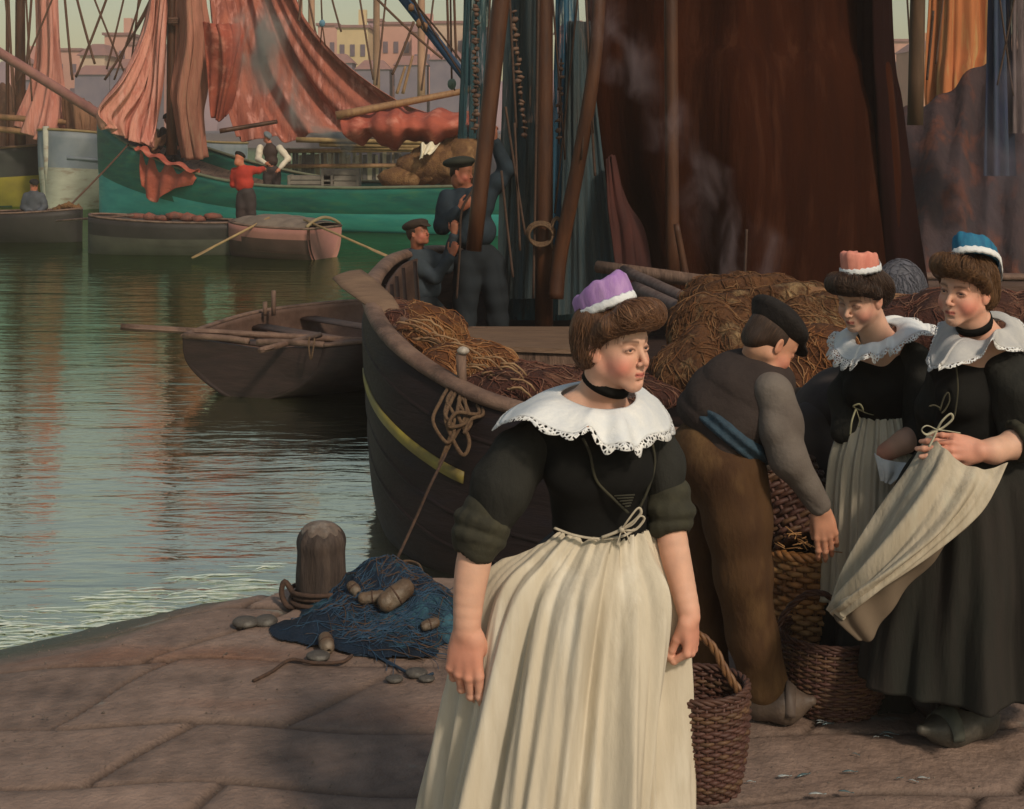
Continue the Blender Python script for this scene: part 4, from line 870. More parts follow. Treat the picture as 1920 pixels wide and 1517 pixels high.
cloth('sail_edge', [[W(1610, -900, 12.9), W(1630, -900, 12.8), W(1655, -900, 13.0)], [W(1612, 0, 12.7), W(1640, 0, 12.5), W(1672, 0, 12.9)], [W(1616, 200, 12.7), W(1652, 200, 12.5), W(1688, 200, 12.9)], [W(1622, 400, 12.7), W(1668, 400, 12.5), W(1712, 400, 12.8)], [W(1640, 585, 12.6), W(1690, 580, 12.5), W(1742, 580, 12.7)]],
      mat('near_black_sailcloth', (.017, .0065, .006), (.013, .0055, .005), scale=2, rough=.95, spec=.03), 'almost black leech strip down the right side of the huge brown sail', folds=fold(2, .03))
red_e = mat('dull_red_edge', (.055, .013, .009), (.03, .008, .007), scale=2, stretch=(3, 3, .6), rough=.85)
cloth('red_sail_edge', [[W(1138, 300, 12.0), W(1146, 290, 12.0), W(1152, 300, 12.1)], [W(1140, 380, 11.9), W(1160, 372, 11.9), W(1176, 380, 12.0)], [W(1150, 460, 11.8), W(1178, 440, 11.8), W(1205, 440, 11.9)], [W(1160, 560, 11.6), W(1190, 560, 11.6), W(1225, 560, 11.7)]],
      red_e, 'dull red fold of sail hanging left of the great brown sail foot', folds=fold(2, .03), nu=30, nv=16)
# blue nets: an open mesh whose gaps show what lies behind
def netmat(name, c1, c2, dens=.5, sx=22, sz=1.6):
    m = mat(name, c1, c2, scale=3, stretch=(6, 6, .6), rough=.9, bump=.6, bscale=20)
    t = m.node_tree; N = t.nodes; L = t.links; p = N['Principled BSDF']
    tc = N.new('ShaderNodeTexCoord'); mp = N.new('ShaderNodeMapping'); mp.inputs['Scale'].default_value = (sx, sx, sz); L.new(tc.outputs['Object'], mp.inputs[0])
    n = N.new('ShaderNodeTexNoise'); n.inputs['Scale'].default_value = 1.0; n.inputs['Detail'].default_value = 12; n.inputs['Roughness'].default_value = .82; n.inputs['Distortion'].default_value = .5; L.new(mp.outputs[0], n.inputs['Vector'])
    r = N.new('ShaderNodeMapRange'); r.inputs[1].default_value = .5-dens*.35; r.inputs[2].default_value = .62-dens*.25; L.new(n.outputs['Fac'], r.inputs[0]); L.new(r.outputs[0], p.inputs['Alpha'])
    return m
bn1 = netmat('blue_net', (.030, .085, .105), (.018, .040, .045), .55); bn2 = netmat('blue_brown_net', (.05, .06, .06), (.035, .065, .08), .7, 16, 1.2); bn3 = netmat('bright_blue_net', (.03, .12, .20), (.02, .07, .12), .5, 26, 1)
net_specs = [((868, 915), (862, 925), -200, 260, 12.6, bn1, 'blue net hanging in a narrow strip left of the leaning spar'),
             ((955, 1010), (935, 1012), -200, 560, 12.4, bn2, 'blue brown net hanging between the leaning spar and the tall mast'),
             ((1040, 1076), (1035, 1110), -200, 500, 12.3, bn3, 'bright blue net hanging right of the tall mast'),
             ((1062, 1105), (1050, 1180), 40, 590, 12.2, bn2, 'dusky blue net spreading towards the great brown sail'),
             ((960, 1120), (930, 1190), 230, 600, 12.9, bn1, 'wide dark blue net forming the lower curtain behind the mast')]
for (a, b), (c_, d), y0, y1, D, m, lb in net_specs:
    wig = random.uniform(0, 6)
    R5 = []
    for t in np.linspace(0, 1, 5):
        xa = a+(c_-a)*t**1.4; xb = b+(d-b)*t**1.4; y = y0+(y1-y0)*t; R5.append([W(xa, y, D), W(xa*.67+xb*.33, y, D-.08), W(xa*.33+xb*.67, y, D-.02), W(xb, y, D)])
    cloth('hanging_net', R5, m, lb, 'net', nu=40, nv=40, folds=lambda U, V, w_=wig: .025*np.sin(V*9+w_+U*4)+.018*np.sin(V*23+U*3+w_)+.01*np.sin(V*61+U*9), thick=0, group='hanging blue nets')
cork = mat('cork_float', (.17, .105, .07), (.09, .05, .04), scale=14)
def corkstring(x0, y0, x1, y1, D, lb, n, parts=8):
    e = empty('float_line', W((x0+x1)/2, y1, D)); tag(e, lb, 'float line', 'strings of cork floats')
    g = G(); g.tube([W(x0+(x1-x0)*t, y0+(y1-y0)*t, D) for t in (0, .5, 1)], .008, 5); g.build('cord', rope_dk, e)
    R = random.Random(int(x0))
    for i in range(n):
        t = (i+R.uniform(0, .6))/n; g = G(); g.blob(W(x0+(x1-x0)*t+R.uniform(-3, 3), y0+(y1-y0)*t, D-.03), (R.uniform(.025, .042), .03, R.uniform(.012, .026)), 1, .15, i, rot=Matrix.Rotation(R.uniform(-.6, .6), 3, 'Y')); g.build('float', cork, e)
corkstring(893, -20, 890, 250, 12.2, 'string of brown cork floats left of the leaning spar', 30)
corkstring(962, 20, 985, 260, 12.1, 'string of brown cork floats between leaning spar and tall mast', 22)
corkstring(1052, 110, 1048, 270, 12.1, 'short string of cork floats right of the tall mast', 10)
# spars and rails across the far side deck, bundles behind the stooping man
def log(a, b, r, m, lb, **k): 
    g = G(); P = [np.array(a)+(np.array(b)-np.array(a))*t for t in np.linspace(0, 1, 8)]; g.tube(P, [r*(1+random.uniform(-.05, .05)) for _ in P], 9); return tag(g.build('spar', m), lb, 'spar')
grey_sp = mat('grey_spar', (.15, .115, .105), (.09, .06, .055), scale=5, stretch=(1, 4, 4), rough=.6)
log(W(1170, 508, 10.8), W(1345, 588, 9.2), .045, grey_sp, 'upper grey spar running down right behind the lilac capped woman')
log(W(1190, 540, 10.3), W(1330, 604, 9.0), .05, grey_sp, 'lower grey spar running down right behind the lilac capped woman')
log(W(1120, 500, 11.3), W(1760, 590, 9.8), .05, wood, 'long dark spar lying behind the golden nets')
log(W(1330, 528, 9.6), W(1745, 572, 8.9), .05, spar_l, 'straw brown spar on top of the golden nets')
log(W(1480, 545, 9.0), W(1752, 582, 8.5), .045, spar_l, 'straw brown spar passing behind the pink capped woman, ending in a rounded tip')
log(W(1500, 566, 8.9), W(1740, 600, 8.5), .05, spar_l, 'lowest straw brown spar behind the pink capped woman')
heap('net_bundle', 'golden brown net bundle draped over the spars above the stooping man', [(W(1340, 572, 9.2), (.22, .25, .12), .2), (W(1400, 560, 9.2), (.30, .25, .11), .2), (W(1460, 575, 9.1), (.30, .25, .13), .2), (W(1530, 600, 9.0), (.28, .25, .15), .2)], net_g, seed=12, amp=.03, fr=16)
heap('net_bundle', 'golden brown net hanging down left of the dark cap', [(W(1345, 600, 8.7), (.26, .2, .14), .2), (W(1330, 640, 8.6), (.19, .2, .20), .2), (W(1370, 670, 8.4), (.22, .2, .20), .2), (W(1300, 700, 8.3), (.24, .2, .14), .2)], net_g, seed=15, amp=.03, fr=15)
heap('net_bundle', 'pale tipped net sheaf behind the face of the pink capped woman', [(W(1545, 590, 8.6), (.16, .15, .14), .2), (W(1500, 625, 8.4), (.24, .15, .14), .2), (W(1440, 640, 8.5), (.26, .15, .12), .2)], net_g, seed=18, amp=.03, fr=18)
heap('net_bundle', 'rust orange net heap filling the gap between stooping man and pink capped woman', [(W(1520, 690, 8.0), (.22, .25, .24), .1), (W(1560, 720, 7.9), (.2, .25, .3), .1), (W(1480, 740, 7.9), (.2, .25, .25), .1), (W(1540, 800, 7.8), (.25, .25, .3), .1)], net_o, seed=21, amp=.025, fr=13)
heap('net_bundle', 'dull brown net mound behind the blue capped woman', [(W(1800, 610, 8.6), (.4, .4, .2), .1), (W(1900, 620, 8.6), (.4, .4, .22), .1), (W(1720, 620, 8.6), (.3, .4, .2), .1)], net_r, seed=24, amp=.03, fr=12)
heap('grey_bundle', 'grey blue canvas bundle behind the head of the pink capped woman', [(W(1690, 545, 10.4), (.17, .2, .22), .1), (W(1670, 560, 10.4), (.2, .2, .15), .1)], mat('grey_canvas', (.12, .12, .14), (.08, .08, .10), scale=4), seed=27, amp=.01, fr=9, cat='bundle')
# ---- right background
spar('mast', W(1716, 235, 15), W(1731, -500, 15), .085, .07, mat('olive_mast', (.10, .055, .03), (.07, .04, .022), scale=4, stretch=(4, 4, .6)), 'olive brown mast right of the great brown sail')
or_c = mat('orange_sailcloth', (.42, .135, .048), (.30, .10, .035), scale=1.6, stretch=(4, 4, .4), rough=.85, c3=(.38, .20, .08), bump=.3, bscale=4)
cloth('orange_sail', [[W(1742, -50, 22), W(1790, -260, 22), W(1850, -400, 22)], [W(1741, 45, 22), W(1790, -20, 21.8), W(1846, -60, 22)], [W(1738, 90, 22), W(1790, 90, 21.8), W(1852, 80, 22)], [W(1736, 175, 22), W(1790, 150, 21.7), W(1846, 120, 22)], [W(1742, 235, 22), W(1790, 240, 21.7), W(1850, 240, 22)]],
      or_c, 'bright orange sail lit beyond the right mast', folds=fold(3, .08))
dk_c = mat('dusky_sailcloth', (.050, .028, .030), (.030, .021, .026), scale=1.3, stretch=(2, 2, 1), rough=.9, bump=.5, bscale=4, c3=(.10, .035, .024), dist=.1)
cloth('dusky_sail', [[W(1690, 205, 19), W(1760, 190, 19), W(1830, 130, 19), W(1900, 90, 19), W(1990, 60, 19)], [W(1695, 280, 18.6), W(1770, 260, 18.4), W(1830, 240, 18.5), W(1900, 240, 18.4), W(1990, 230, 18.6)],
      [W(1700, 380, 18), W(1770, 370, 17.8), W(1840, 380, 18), W(1910, 380, 17.8), W(1990, 380, 18)], [W(1700, 640, 17), W(1770, 640, 17), W(1840, 640, 17), W(1910, 640, 17), W(1990, 640, 17)]],
      dk_c, 'dusky purple brown sail heaped at the right behind the blue capped woman', folds=lambda U, V: .05*np.sin(V*31+U*5)+.05*np.sin(U*7+V*5))
for (a, b), (c_, d), y0, y1, D, m, lb in [((1862, 1880), (1845, 1900), -150, 330, 17, netmat('indigo_net', (.035, .045, .10), (.03, .05, .08), .75, 20, 1.2), 'indigo net hanging at the right edge'), ((1900, 1912), (1888, 1925), -150, 250, 17, netmat('grey_net', (.16, .12, .12), (.08, .06, .07), .6, 20, 1.2), 'greyish net hanging at the far right edge')]:
    cloth('hanging_net', [[W(a+(c_-a)*t, y0+(y1-y0)*t, D), W((a+b+(c_-a+d-b)*t)/2, y0+(y1-y0)*t, D-.1), W(b+(d-b)*t, y0+(y1-y0)*t, D)] for t in (0, .25, .5, .75, 1)], m, lb, 'net', nu=30, nv=24, folds=lambda U, V: .05*np.sin(V*20), thick=0, group='hanging blue nets')
# ---- smoke
def smoke(label, pts, dens, color, sc=1.2):
    s = SDF(); P = sorted([(p[0], p[1]) for p in pts], key=lambda q: q[0][2])
    for i in range(len(P)-1): s.cone(P[i][0], P[i+1][0], P[i][1]*1.0, P[i+1][1]*1.0, P[i][1]*.8)
    h = max(p[1] for p in P)/5; o, v = s.build('smoke', h, None); o0 = np.array(o.location)
    m = bpy.data.materials.new('smoke_vol'); m.use_nodes = True; t = m.node_tree; N = t.nodes; L = t.links; N.clear()
    out = N.new('ShaderNodeOutputMaterial'); pv = N.new('ShaderNodeVolumePrincipled'); pv.inputs['Color'].default_value = (*color, 1); pv.inputs['Anisotropy'].default_value = .2
    tc = N.new('ShaderNodeTexCoord'); mp = N.new('ShaderNodeMapping'); mp.inputs['Scale'].default_value = (1.3*sc, 1.3*sc, .6*sc); L.new(tc.outputs['Object'], mp.inputs[0])
    n = N.new('ShaderNodeTexNoise'); n.inputs['Scale'].default_value = 1; n.inputs['Detail'].default_value = 4; n.inputs['Distortion'].default_value = .8; L.new(mp.outputs[0], n.inputs['Vector'])
    r = N.new('ShaderNodeMapRange'); r.interpolation_type = 'SMOOTHSTEP'; r.inputs[1].default_value = .47; r.inputs[2].default_value = .85; r.inputs[4].default_value = dens; L.new(n.outputs['Fac'], r.inputs[0])
    # the plume thins out towards its edge: distance from its axis over its radius at that height
    z0, z1 = P[0][0][2]-P[0][1], P[-1][0][2]+P[-1][1]; xs_ = [p[0][0]-o0[0] for p in P]; xa, xb = min(xs_)-.01, max(xs_)+.01; rm = max(p[1] for p in P)
    sp = N.new('ShaderNodeSeparateXYZ'); L.new(tc.outputs['Object'], sp.inputs[0])
    zr = N.new('ShaderNodeMapRange'); zr.inputs[1].default_value = z0-o0[2]; zr.inputs[2].default_value = z1-o0[2]; L.new(sp.outputs[2], zr.inputs[0])
    cr_ = N.new('ShaderNodeValToRGB'); L.new(zr.outputs[0], cr_.inputs[0]); el = cr_.color_ramp.elements
    keys = [(0.0, P[0][0][0], .02)]+[((p[0][2]-z0)/(z1-z0), p[0][0], p[1]) for p in P]+[(1.0, P[-1][0][0], .02)]
    while len(el) < len(keys): el.new(.5)
    for e, (tt, x, rd) in zip(el, keys): e.position = tt; e.color = ((x-o0[0]-xa)/(xb-xa), rd/rm, 0, 1)
    sc_ = N.new('ShaderNodeSeparateColor'); L.new(cr_.outputs[0], sc_.inputs[0])
    def M2(op, a, b=None, c=None):
        q = N.new('ShaderNodeMath'); q.operation = op
        for i_, v_ in enumerate((a, b, c)):
            if v_ is None: continue
            if isinstance(v_, (int, float)): q.inputs[i_].default_value = v_
            else: L.new(v_, q.inputs[i_])
        return q.outputs[0]
    dx = M2('SUBTRACT', sp.outputs[0], M2('MULTIPLY_ADD', sc_.outputs[0], xb-xa, xa)); dy = M2('SUBTRACT', sp.outputs[1], float(np.mean([p[0][1] for p in P])-o0[1]))
    rad = M2('SQRT', M2('ADD', M2('MULTIPLY', dx, dx), M2('MULTIPLY', dy, dy))); rr = M2('DIVIDE', rad, M2('MULTIPLY', sc_.outputs[1], rm*.95))
    fo = N.new('ShaderNodeMapRange'); fo.interpolation_type = 'SMOOTHSTEP'; fo.inputs[1].default_value = 1.0; fo.inputs[2].default_value = 0.0; L.new(rr, fo.inputs[0])
    L.new(M2('MULTIPLY', r.outputs[0], fo.outputs[0]), pv.inputs['Density']); L.new(pv.outputs[0], out.inputs['Volume'])
    o.data.materials.append(m); tag(o, label, 'smoke', kind='stuff'); return o
smoke('grey smoke drifting up across the big red lug sail', [(W(650, 262, 34), .45), (W(560, 235, 34), .8), (W(520, 180, 34), 1.0), (W(500, 110, 34), 1.0), (W(490, 40, 34), .9)], 14.0, (.99, .96, .84), 1.1)
smoke('mauve smoke rising in front of the great brown sail', [(W(1400, 520, 11), .34), (W(1385, 450, 11), .50), (W(1325, 380, 11), .36), (W(1330, 320, 11), .26), (W(1262, 280, 11), .30), (W(1250, 200, 11), .24), (W(1190, 150, 11), .34), (W(1165, 80, 11), .30), (W(1110, 20, 11), .4)], 9.0, (.58, .44, .45), 3.6)
smoke('mauve grey smoke hanging at the right behind the blue capped woman', [(W(1750, 560, 12), .45), (W(1810, 480, 12), .6), (W(1860, 380, 12), .6), (W(1890, 280, 12), .6), (W(1900, 190, 12), .4)], 16.0, (.50, .40, .44), 1.4)
# ================================================================ PEOPLE
skin = mat('skin', (1, 1, 1), vcol=True, scale=34, rough=.58, sub=.12, spec=.35, bump=.22, bscale=170, dist=.002)
hair_br = mat('brown_hair', (.15, .070, .034), (.045, .020, .011), scale=9, strand=True, stretch=(3.2, .35, 1), rough=.5, bump=.6, bscale=16, bstretch=(4, .3, 1), c3=(.25, .130, .066), dist=.006, spec=.3)
hair_dk = mat('dark_brown_hair', (.050, .026, .016), (.016, .009, .006), scale=9, strand=True, stretch=(3.2, .35, 1), rough=.5, bump=.6, bscale=16, bstretch=(4, .3, 1), c3=(.085, .048, .028), dist=.006, spec=.3)
hair_au = mat('auburn_hair', (.13, .062, .024), (.045, .020, .009), scale=9, strand=True, stretch=(3.2, .35, 1), rough=.5, bump=.6, bscale=16, bstretch=(4, .3, 1), c3=(.20, .105, .045), dist=.006, spec=.3)
eye_w = mat('eye_white', (.30, .26, .23), (.27, .24, .21), rough=.2, spec=.5); eye_i = mat('iris', (.035, .04, .05), (.03, .035, .04), rough=.15, spec=.6)
velvet = mat('black_velvet', (.007, .007, .007), (.010, .010, .009), scale=4, rough=.95, spec=.15, bump=.3, bscale=60, dist=.004)
blackw = mat('black_wool', (.018, .018, .016), (.030, .030, .026), scale=3.2, stretch=(2, 2, 1), rough=.9, spec=.15, bump=.5, bscale=11, dist=.02, c3=(.012, .012, .011))
olive = mat('olive_cuff', (.038, .036, .022), (.024, .023, .016), scale=8, rough=.9, bump=.5, bscale=22, dist=.01, c3=(.06, .055, .032))
white_l = mat('white_linen', (.74, .75, .74), (.64, .67, .70), scale=16, rough=.8, bump=.7, bscale=34, bstretch=(1, 1, 1.6), dist=.006)
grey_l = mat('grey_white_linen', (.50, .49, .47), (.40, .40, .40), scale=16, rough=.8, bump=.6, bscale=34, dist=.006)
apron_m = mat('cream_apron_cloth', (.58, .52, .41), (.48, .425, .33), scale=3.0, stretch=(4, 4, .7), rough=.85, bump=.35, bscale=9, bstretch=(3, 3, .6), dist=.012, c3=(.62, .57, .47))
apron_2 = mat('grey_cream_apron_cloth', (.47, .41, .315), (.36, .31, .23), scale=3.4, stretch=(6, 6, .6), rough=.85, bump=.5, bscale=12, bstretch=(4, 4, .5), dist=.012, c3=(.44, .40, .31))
skirt_n = mat('blue_grey_skirt', (.030, .034, .042), (.020, .022, .028), scale=3, rough=.9)
skirt_g = mat('green_black_skirt', (.018, .020, .017), (.028, .024, .021), scale=2.2, stretch=(3, 3, .5), rough=.9, bump=.4, bscale=8, bstretch=(3, 3, .5), dist=.02, spec=.15)
def lacemat():
    m = mat('lace', (.78, .77, .74), (.66, .68, .70), scale=30, rough=.8, bump=.5, bscale=90, dist=.003)
    t = m.node_tree; N = t.nodes; L = t.links; p = N['Principled BSDF']
    tc = N.new('ShaderNodeTexCoord'); v = N.new('ShaderNodeTexVoronoi'); v.feature = 'DISTANCE_TO_EDGE'; v.inputs['Scale'].default_value = 95; L.new(tc.outputs['Object'], v.inputs['Vector'])
    r = N.new('ShaderNodeMapRange'); r.inputs[1].default_value = .20; r.inputs[2].default_value = .13; L.new(v.outputs['Distance'], r.inputs[0]); L.new(r.outputs[0], p.inputs['Alpha']); return m
lace_m = lacemat()
SK = np.array([.62, .365, .265])

class Head:
    def __init__(s, C, yaw, pitch=0, roll=0, sc=.95):
        y, p, r = map(radians, (yaw, pitch, roll))
        l = np.array([cos(y), sin(y), 0]); f = np.array([sin(y), -cos(y), 0]); u = np.array([0, 0, 1.])
        f, u = f*cos(p)-u*sin(p), u*cos(p)+f*sin(p)
        l, u = l*cos(r)+u*sin(r), u*cos(r)-l*sin(r)
        s.R = np.array([l, f, u]); s.C = np.asarray(C, float); s.sc = sc
    def w(s, p): return s.C+(np.asarray(p, float)*s.sc) @ s.R
    def loc(s, P): return ((P-s.C) @ s.R.T)/s.sc
    def sculpt(s, b, male=False, closed=False, neck=True):
        b.use(s.R, s.C, s.sc)
        b.ell((0, -.018, .035), (.073, .092, .082), k=.01)
        b.ell((0, .030, -.018), (.059, .058, .076), k=.03)
        b.ell((0, .035, .045), (.058, .047, .045), k=.03)
        for x in (-1, 1):
            b.cone((x*.047, -.004, -.052), (x*.010, .066, -.094), .0205, .014, k=.03)
            b.ell((x*.036, .056, -.040), (.026, .026, .028), k=.025)
            b.cone((x*.012, .0855, .021), (x*.046, .066, .021), .008, .006, k=.014)
            b.sph((x*.032, .094, .001), .0150, k=.012, mode='s')
        b.ell((0, .068, -.096), (.019, .018, .015), k=.022)
        b.ell((0, .076, -.066), (.026, .018, .020), k=.018)
        # nose
        b.cone((0, .083, .012), (0, .1065, -.030), .0065, .0085, k=.012)
        b.sph((0, .108, -.0335), .0088, k=.006)
        for x in (-1, 1): b.sph((x*.0115, .0975, -.0375), .0068, k=.006)
        for x in (-1, 1): b.sph((x*.0065, .103, -.0445), .0030, k=.003, mode='s')
        # eyelids over the eyeball, then the slit
        for x in (-1, 1):
            b.ell((x*.0315, .0735, .0005), (.0175, .0145, .0115), k=.005)
            if not closed: b.ell((x*.0320, .0890, -.0003), (.0128, .0090, .0042), k=.002, mode='s')
        # lips
        for x in (-1, 1):
            b.cone((0, .0915, -.0625), (x*.0165, .0830, -.0655), .0048, .0024, k=.005)
            b.cone((0, .0900, -.0718), (x*.014, .0835, -.0695), .0054, .0026, k=.005)
        b.cone((-.019, .0905, -.0672), (.019, .0905, -.0672), .0018, .0018, k=.003, mode='s')
        b.ell((0, .090, -.0835), (.014, .006, .005), k=.006, mode='s')
        if male: b.cone((-.04, .03, -.085), (.04, .03, -.085), .026, .026, k=.02)
        for x in (-1, 1):
            Rr = np.array([[1, x*.35, 0], [-x*.35, 1, .18], [0, -.18, 1]]); Rr = np.array([norm(q) for q in Rr])
            b.ell((x*.075, -.010, -.012), (.0070, .0175, .030), Rr, k=.006)
            b.ell((x*.083, -.006, -.008), (.0055, .0095, .016), Rr, k=.004, mode='s')
        if neck: b.cone((0, -.028, -.055), (0, -.028, -.10), .052, .050, k=.03)
        b.use()
    def colour(s, P, tone=SK, hands=(), flush=1.0, knees=()):
        q = s.loc(P); c = np.tile(tone, (len(P), 1)); ax = np.abs(q[:, 0])
        def g(x, y, z, rx, ry, rz): return np.exp(-(((ax-x)/rx)**2+((q[:, 1]-y)/ry)**2+((q[:, 2]-z)/rz)**2))
        def mixc(m, col): nonlocal c; m = np.clip(m, 0, 1)[:, None]; c = c*(1-m)+np.array(col)*m
        mixc(.85*flush*g(.047, .055, -.046, .026, .05, .028), (.63, .19, .145))
        mixc(.40*flush*g(0, .105, -.034, .014, .02, .012), (.56, .19, .13))
        mixc(.25*flush*g(0, .075, -.10, .02, .03, .015), (.58, .24, .17))
        mixc(.50*flush*g(.077, -.01, -.012, .014, .02, .028), (.60, .20, .13))
        mixc(.85*((ax < .0180) & (q[:, 1] > .078))*np.exp(-((q[:, 2]+.0665+.02*ax)/.0072)**4), (.47, .105, .085))
        mixc(.75*((ax < .0205) & (q[:, 1] > .076))*np.exp(-((q[:, 2]+.0672)/.0020)**2), (.15, .04, .035))
        bz = .0245-6*(ax-.030)**2*1.5
        mixc(.85*((ax > .012) & (ax < .052) & (q[:, 1] > .045))*np.exp(-((q[:, 2]-bz)/.0048)**2), (.10, .048, .026))
        mixc(.95*((ax > .015) & (ax < .048) & (q[:, 1] > .06))*np.exp(-((q[:, 2]-(.0058-24*(ax-.032)**2))/.0030)**2), (.05, .025, .018))
        mixc(.30*((ax > .014) & (q[:, 1] > .05))*np.exp(-((ax-.032)/.02)**2-((q[:, 2]-.004)/.014)**2), (.36, .17, .12))  # eye socket shade painted into the skin colour
        c = c*(1+.05*vn(P, 55, 71, 2)+.035*vn(P, 150, 72))[:, None]*(1+np.array([.05, -.03, -.04])*np.clip(vn(P, 22, 73), -1, 1)[:, None])
        for hc, r in hands: mixc(.60*np.exp(-(np.linalg.norm(P-np.asarray(hc), axis=1)/r)**3), (.56, .20, .135))
        return c
    def eyes(s, parent, gx=0.0, gz=-.1):
        for x in (-1, 1):
            import bmesh
            bm = bmesh.new(); bmesh.ops.create_uvsphere(bm, u_segments=20, v_segments=24, radius=.0122*s.sc)
            c = s.w((x*.0318, .0716, .0004)); look = norm(s.R[1]+s.R[0]*gx+s.R[2]*gz)
            q = Vector(look).to_track_quat('Z', 'Y').to_matrix(); V = []
            for v in bm.verts: V.append(np.array(q @ v.co)+c)
            Fc = [tuple(v.index for v in f.verts) for f in bm.faces]; mi = [1 if f.calc_center_median().normalized().z > .80 else 0 for f in bm.faces]
            bm.free(); mesh('eye', V, Fc, None, parent, True, [eye_w, eye_i], mi)
    def hair(s, parent, m, h, puff=1.0, extra=(), back=1.0, low=-.05, curls=True):
        b = SDF(); b.use(s.R, s.C, s.sc)
        b.ell((0, -.030, .047), (.083, .094, .082), k=.01)
        pts = [(-.077, -.004, .020), (-.070, .040, .062), (-.044, .080*puff, .090), (0, .092*puff, .096), (.044, .080*puff, .090), (.070, .040, .062), (.077, -.004, .020)]
        b.chain(pts, [.016, .026, .033*puff, .035*puff, .033*puff, .026, .016], k=.02)
        b.ell((0, -.068, .008), (.078, .062*back, .080), k=.03)
        b.ell((0, -.066, low+.012), (.058, .046*back, .040), k=.03)
        for p, r, k in extra: b.ell(p, r, None, k)
        b.use()
        def dp(P):
            q = s.loc(P)-np.array([0, -.03, .12]); az = np.arctan2(q[:, 0], q[:, 1]+1e-6); el = np.arctan2(np.hypot(q[:, 0], q[:, 1]), -q[:, 2]+.02)
            wv = az*11+1.6*np.sin(el*2.3+az*1.5)+1.5*vn(P, 26, 3); return s.sc*(.0013*np.sin(wv)+.0007*np.sin(wv*3.7+1)+.0006*np.sin(wv*7.3)+.0020*vn(P, 60, 5)+.0052*vn(P, 24, 8)*np.clip((q[:, 2]+.12)/.08, 0, 1))
        b.disp = dp
        o, v = b.build('hair', h, m, parent)
        q = s.loc(v)-np.array([0, -.03, .12]); az = np.arctan2(q[:, 0], q[:, 1]+1e-6); el = np.arctan2(np.hypot(q[:, 0], q[:, 1]), -q[:, 2]+.02)
        vattr(o, 'strand', np.stack([az*2+.12*np.sin(el*5), el, np.zeros_like(az)], 1), 'FLOAT_VECTOR')
        if curls:
            g = G(); R = random.Random(int(abs(s.C[0])*1000))
            for i in range(26):
                a = R.choice((-1, 1))*R.uniform(.2, 1.45); x = .088*sin(a); y = .098*cos(a)*puff-.004; z0 = .078-.06*abs(sin(a))**2
                P = [s.w((x*(1-.05*t), y*(1+.02*sin(t*5))-.006*t, z0-t*R.uniform(.012, .03)+.004*sin(t*9+i))) for t in np.linspace(0, 1, 6)]
                g.tube(P, [.0011*s.sc*(1-.6*t) for t in np.linspace(0, 1, 6)], 4)
            for i in range(14):
                P = [s.w((R.uniform(-.05, .05), -.10-.01*t, -.05-.03*t+R.uniform(-.01, .01))) for t in np.linspace(0, 1, 4)]; g.tube(P, .0009*s.sc, 4)
            Rr = np.random.default_rng(int(abs(s.C[0])*999)); up = s.loc(v)[:, 2]; idx = np.where(up > -.04)[0]; P = v[Rr.choice(idx, 1000)]; e_ = .004
            def gr(P): q_ = np.stack([b.ev(P+np.array(a_)*e_, False)-b.ev(P-np.array(a_)*e_, False) for a_ in ((1, 0, 0), (0, 1, 0), (0, 0, 1))], 1); return q_/(np.linalg.norm(q_, axis=1, keepdims=True)+1e-9)
            n0 = gr(P); tr = [P+n0*.001]; top = s.w((0, -.03, .14)); wob_ = Rr.normal(0, .20, P.shape)+s.R[0]*.25
            for k in range(9):
                d_ = P-top; t_ = d_+wob_*np.linalg.norm(d_, axis=1, keepdims=True); t_ -= n0*(t_*n0).sum(1, keepdims=True); t_ /= np.linalg.norm(t_, axis=1, keepdims=True)+1e-9
                P = P+t_*.0085*s.sc; P = P-n0*b.ev(P, False)[:, None]; n0 = gr(P); wob_ += Rr.normal(0, .05, P.shape); tr.append(P+n0*(.0012+.0022*Rr.random((len(P), 1))*(k/9+.3)))
            TT = np.stack(tr, 1); w0 = .0010*s.sc
            for i in range(len(TT)): g.tube(TT[i], [w0*.3, w0*.8, w0, w0, w0, w0, w0, w0*.9, w0*.7, w0*.3], 4)
            o2 = g.build('loose_hair', m, o); q3 = s.loc(np.array(g.V)); vattr(o2, 'strand', np.stack([np.repeat(Rr.random(len(g.V)//40+1)*6, 40)[:len(g.V)], q3[:, 2]*2, q3[:, 0]*0], 1), 'FLOAT_VECTOR')
        return o
    def coif(s, parent, col, dcol, tilt=20, roll=0, c=(0, -.038, .112), rx=.056, ry=.074, hgt=.058, backdrop=.02, white=None):
        """small stiff cap: coloured crown, white turned-up band that drops to a corner at the back"""
        t = radians(tilt); rr = radians(roll); e = empty('coif', s.w(c)); e.parent = parent; e.location = tuple(s.w(c)-np.array(parent['_o']))
        def P(a, r1, r2, z):
            x, y = r1*sin(a), r2*cos(a); y2 = y*cos(t)+z*-sin(t)*1.0; z2 = z*cos(t)+y*sin(t)
            x3 = x*cos(rr)+z2*sin(rr); z3 = z2*cos(rr)-x*sin(rr)
            return s.w((c[0]+x3, c[1]+y2, c[2]+z3))
        n = 48; rows = []
        def pl(a): return 1+.022*sin(a*13)+.016*sin(a*21+1)+.04*sin(a*2+1)
        for r, z in ((.98, -.012), (1.0, .008), (1.0, hgt*.5), (.985, hgt*.85), (.93, hgt*.96), (.84, hgt*1.0), (.5, hgt*.90), (.12, hgt*.86)):
            rows.append([P(a, rx*r*pl(a), ry*r*pl(a), z+((.012*cos(a)+.0035*sin(a*5+1)+.002*sin(a*11)) if z > .02 else 0)-(backdrop*.4*max(0, -cos(a))**3)) for a in np.linspace(0, 2*pi, n, endpoint=False)])
        Gd = np.array(rows); o = sheet('crown', Gd, mat('coif_cloth', col, dcol, scale=14, stretch=(3, 3, 1), rough=.75, bump=.5, bscale=50, dist=.003), None, .002, False, True)
        o.name = 'crown'
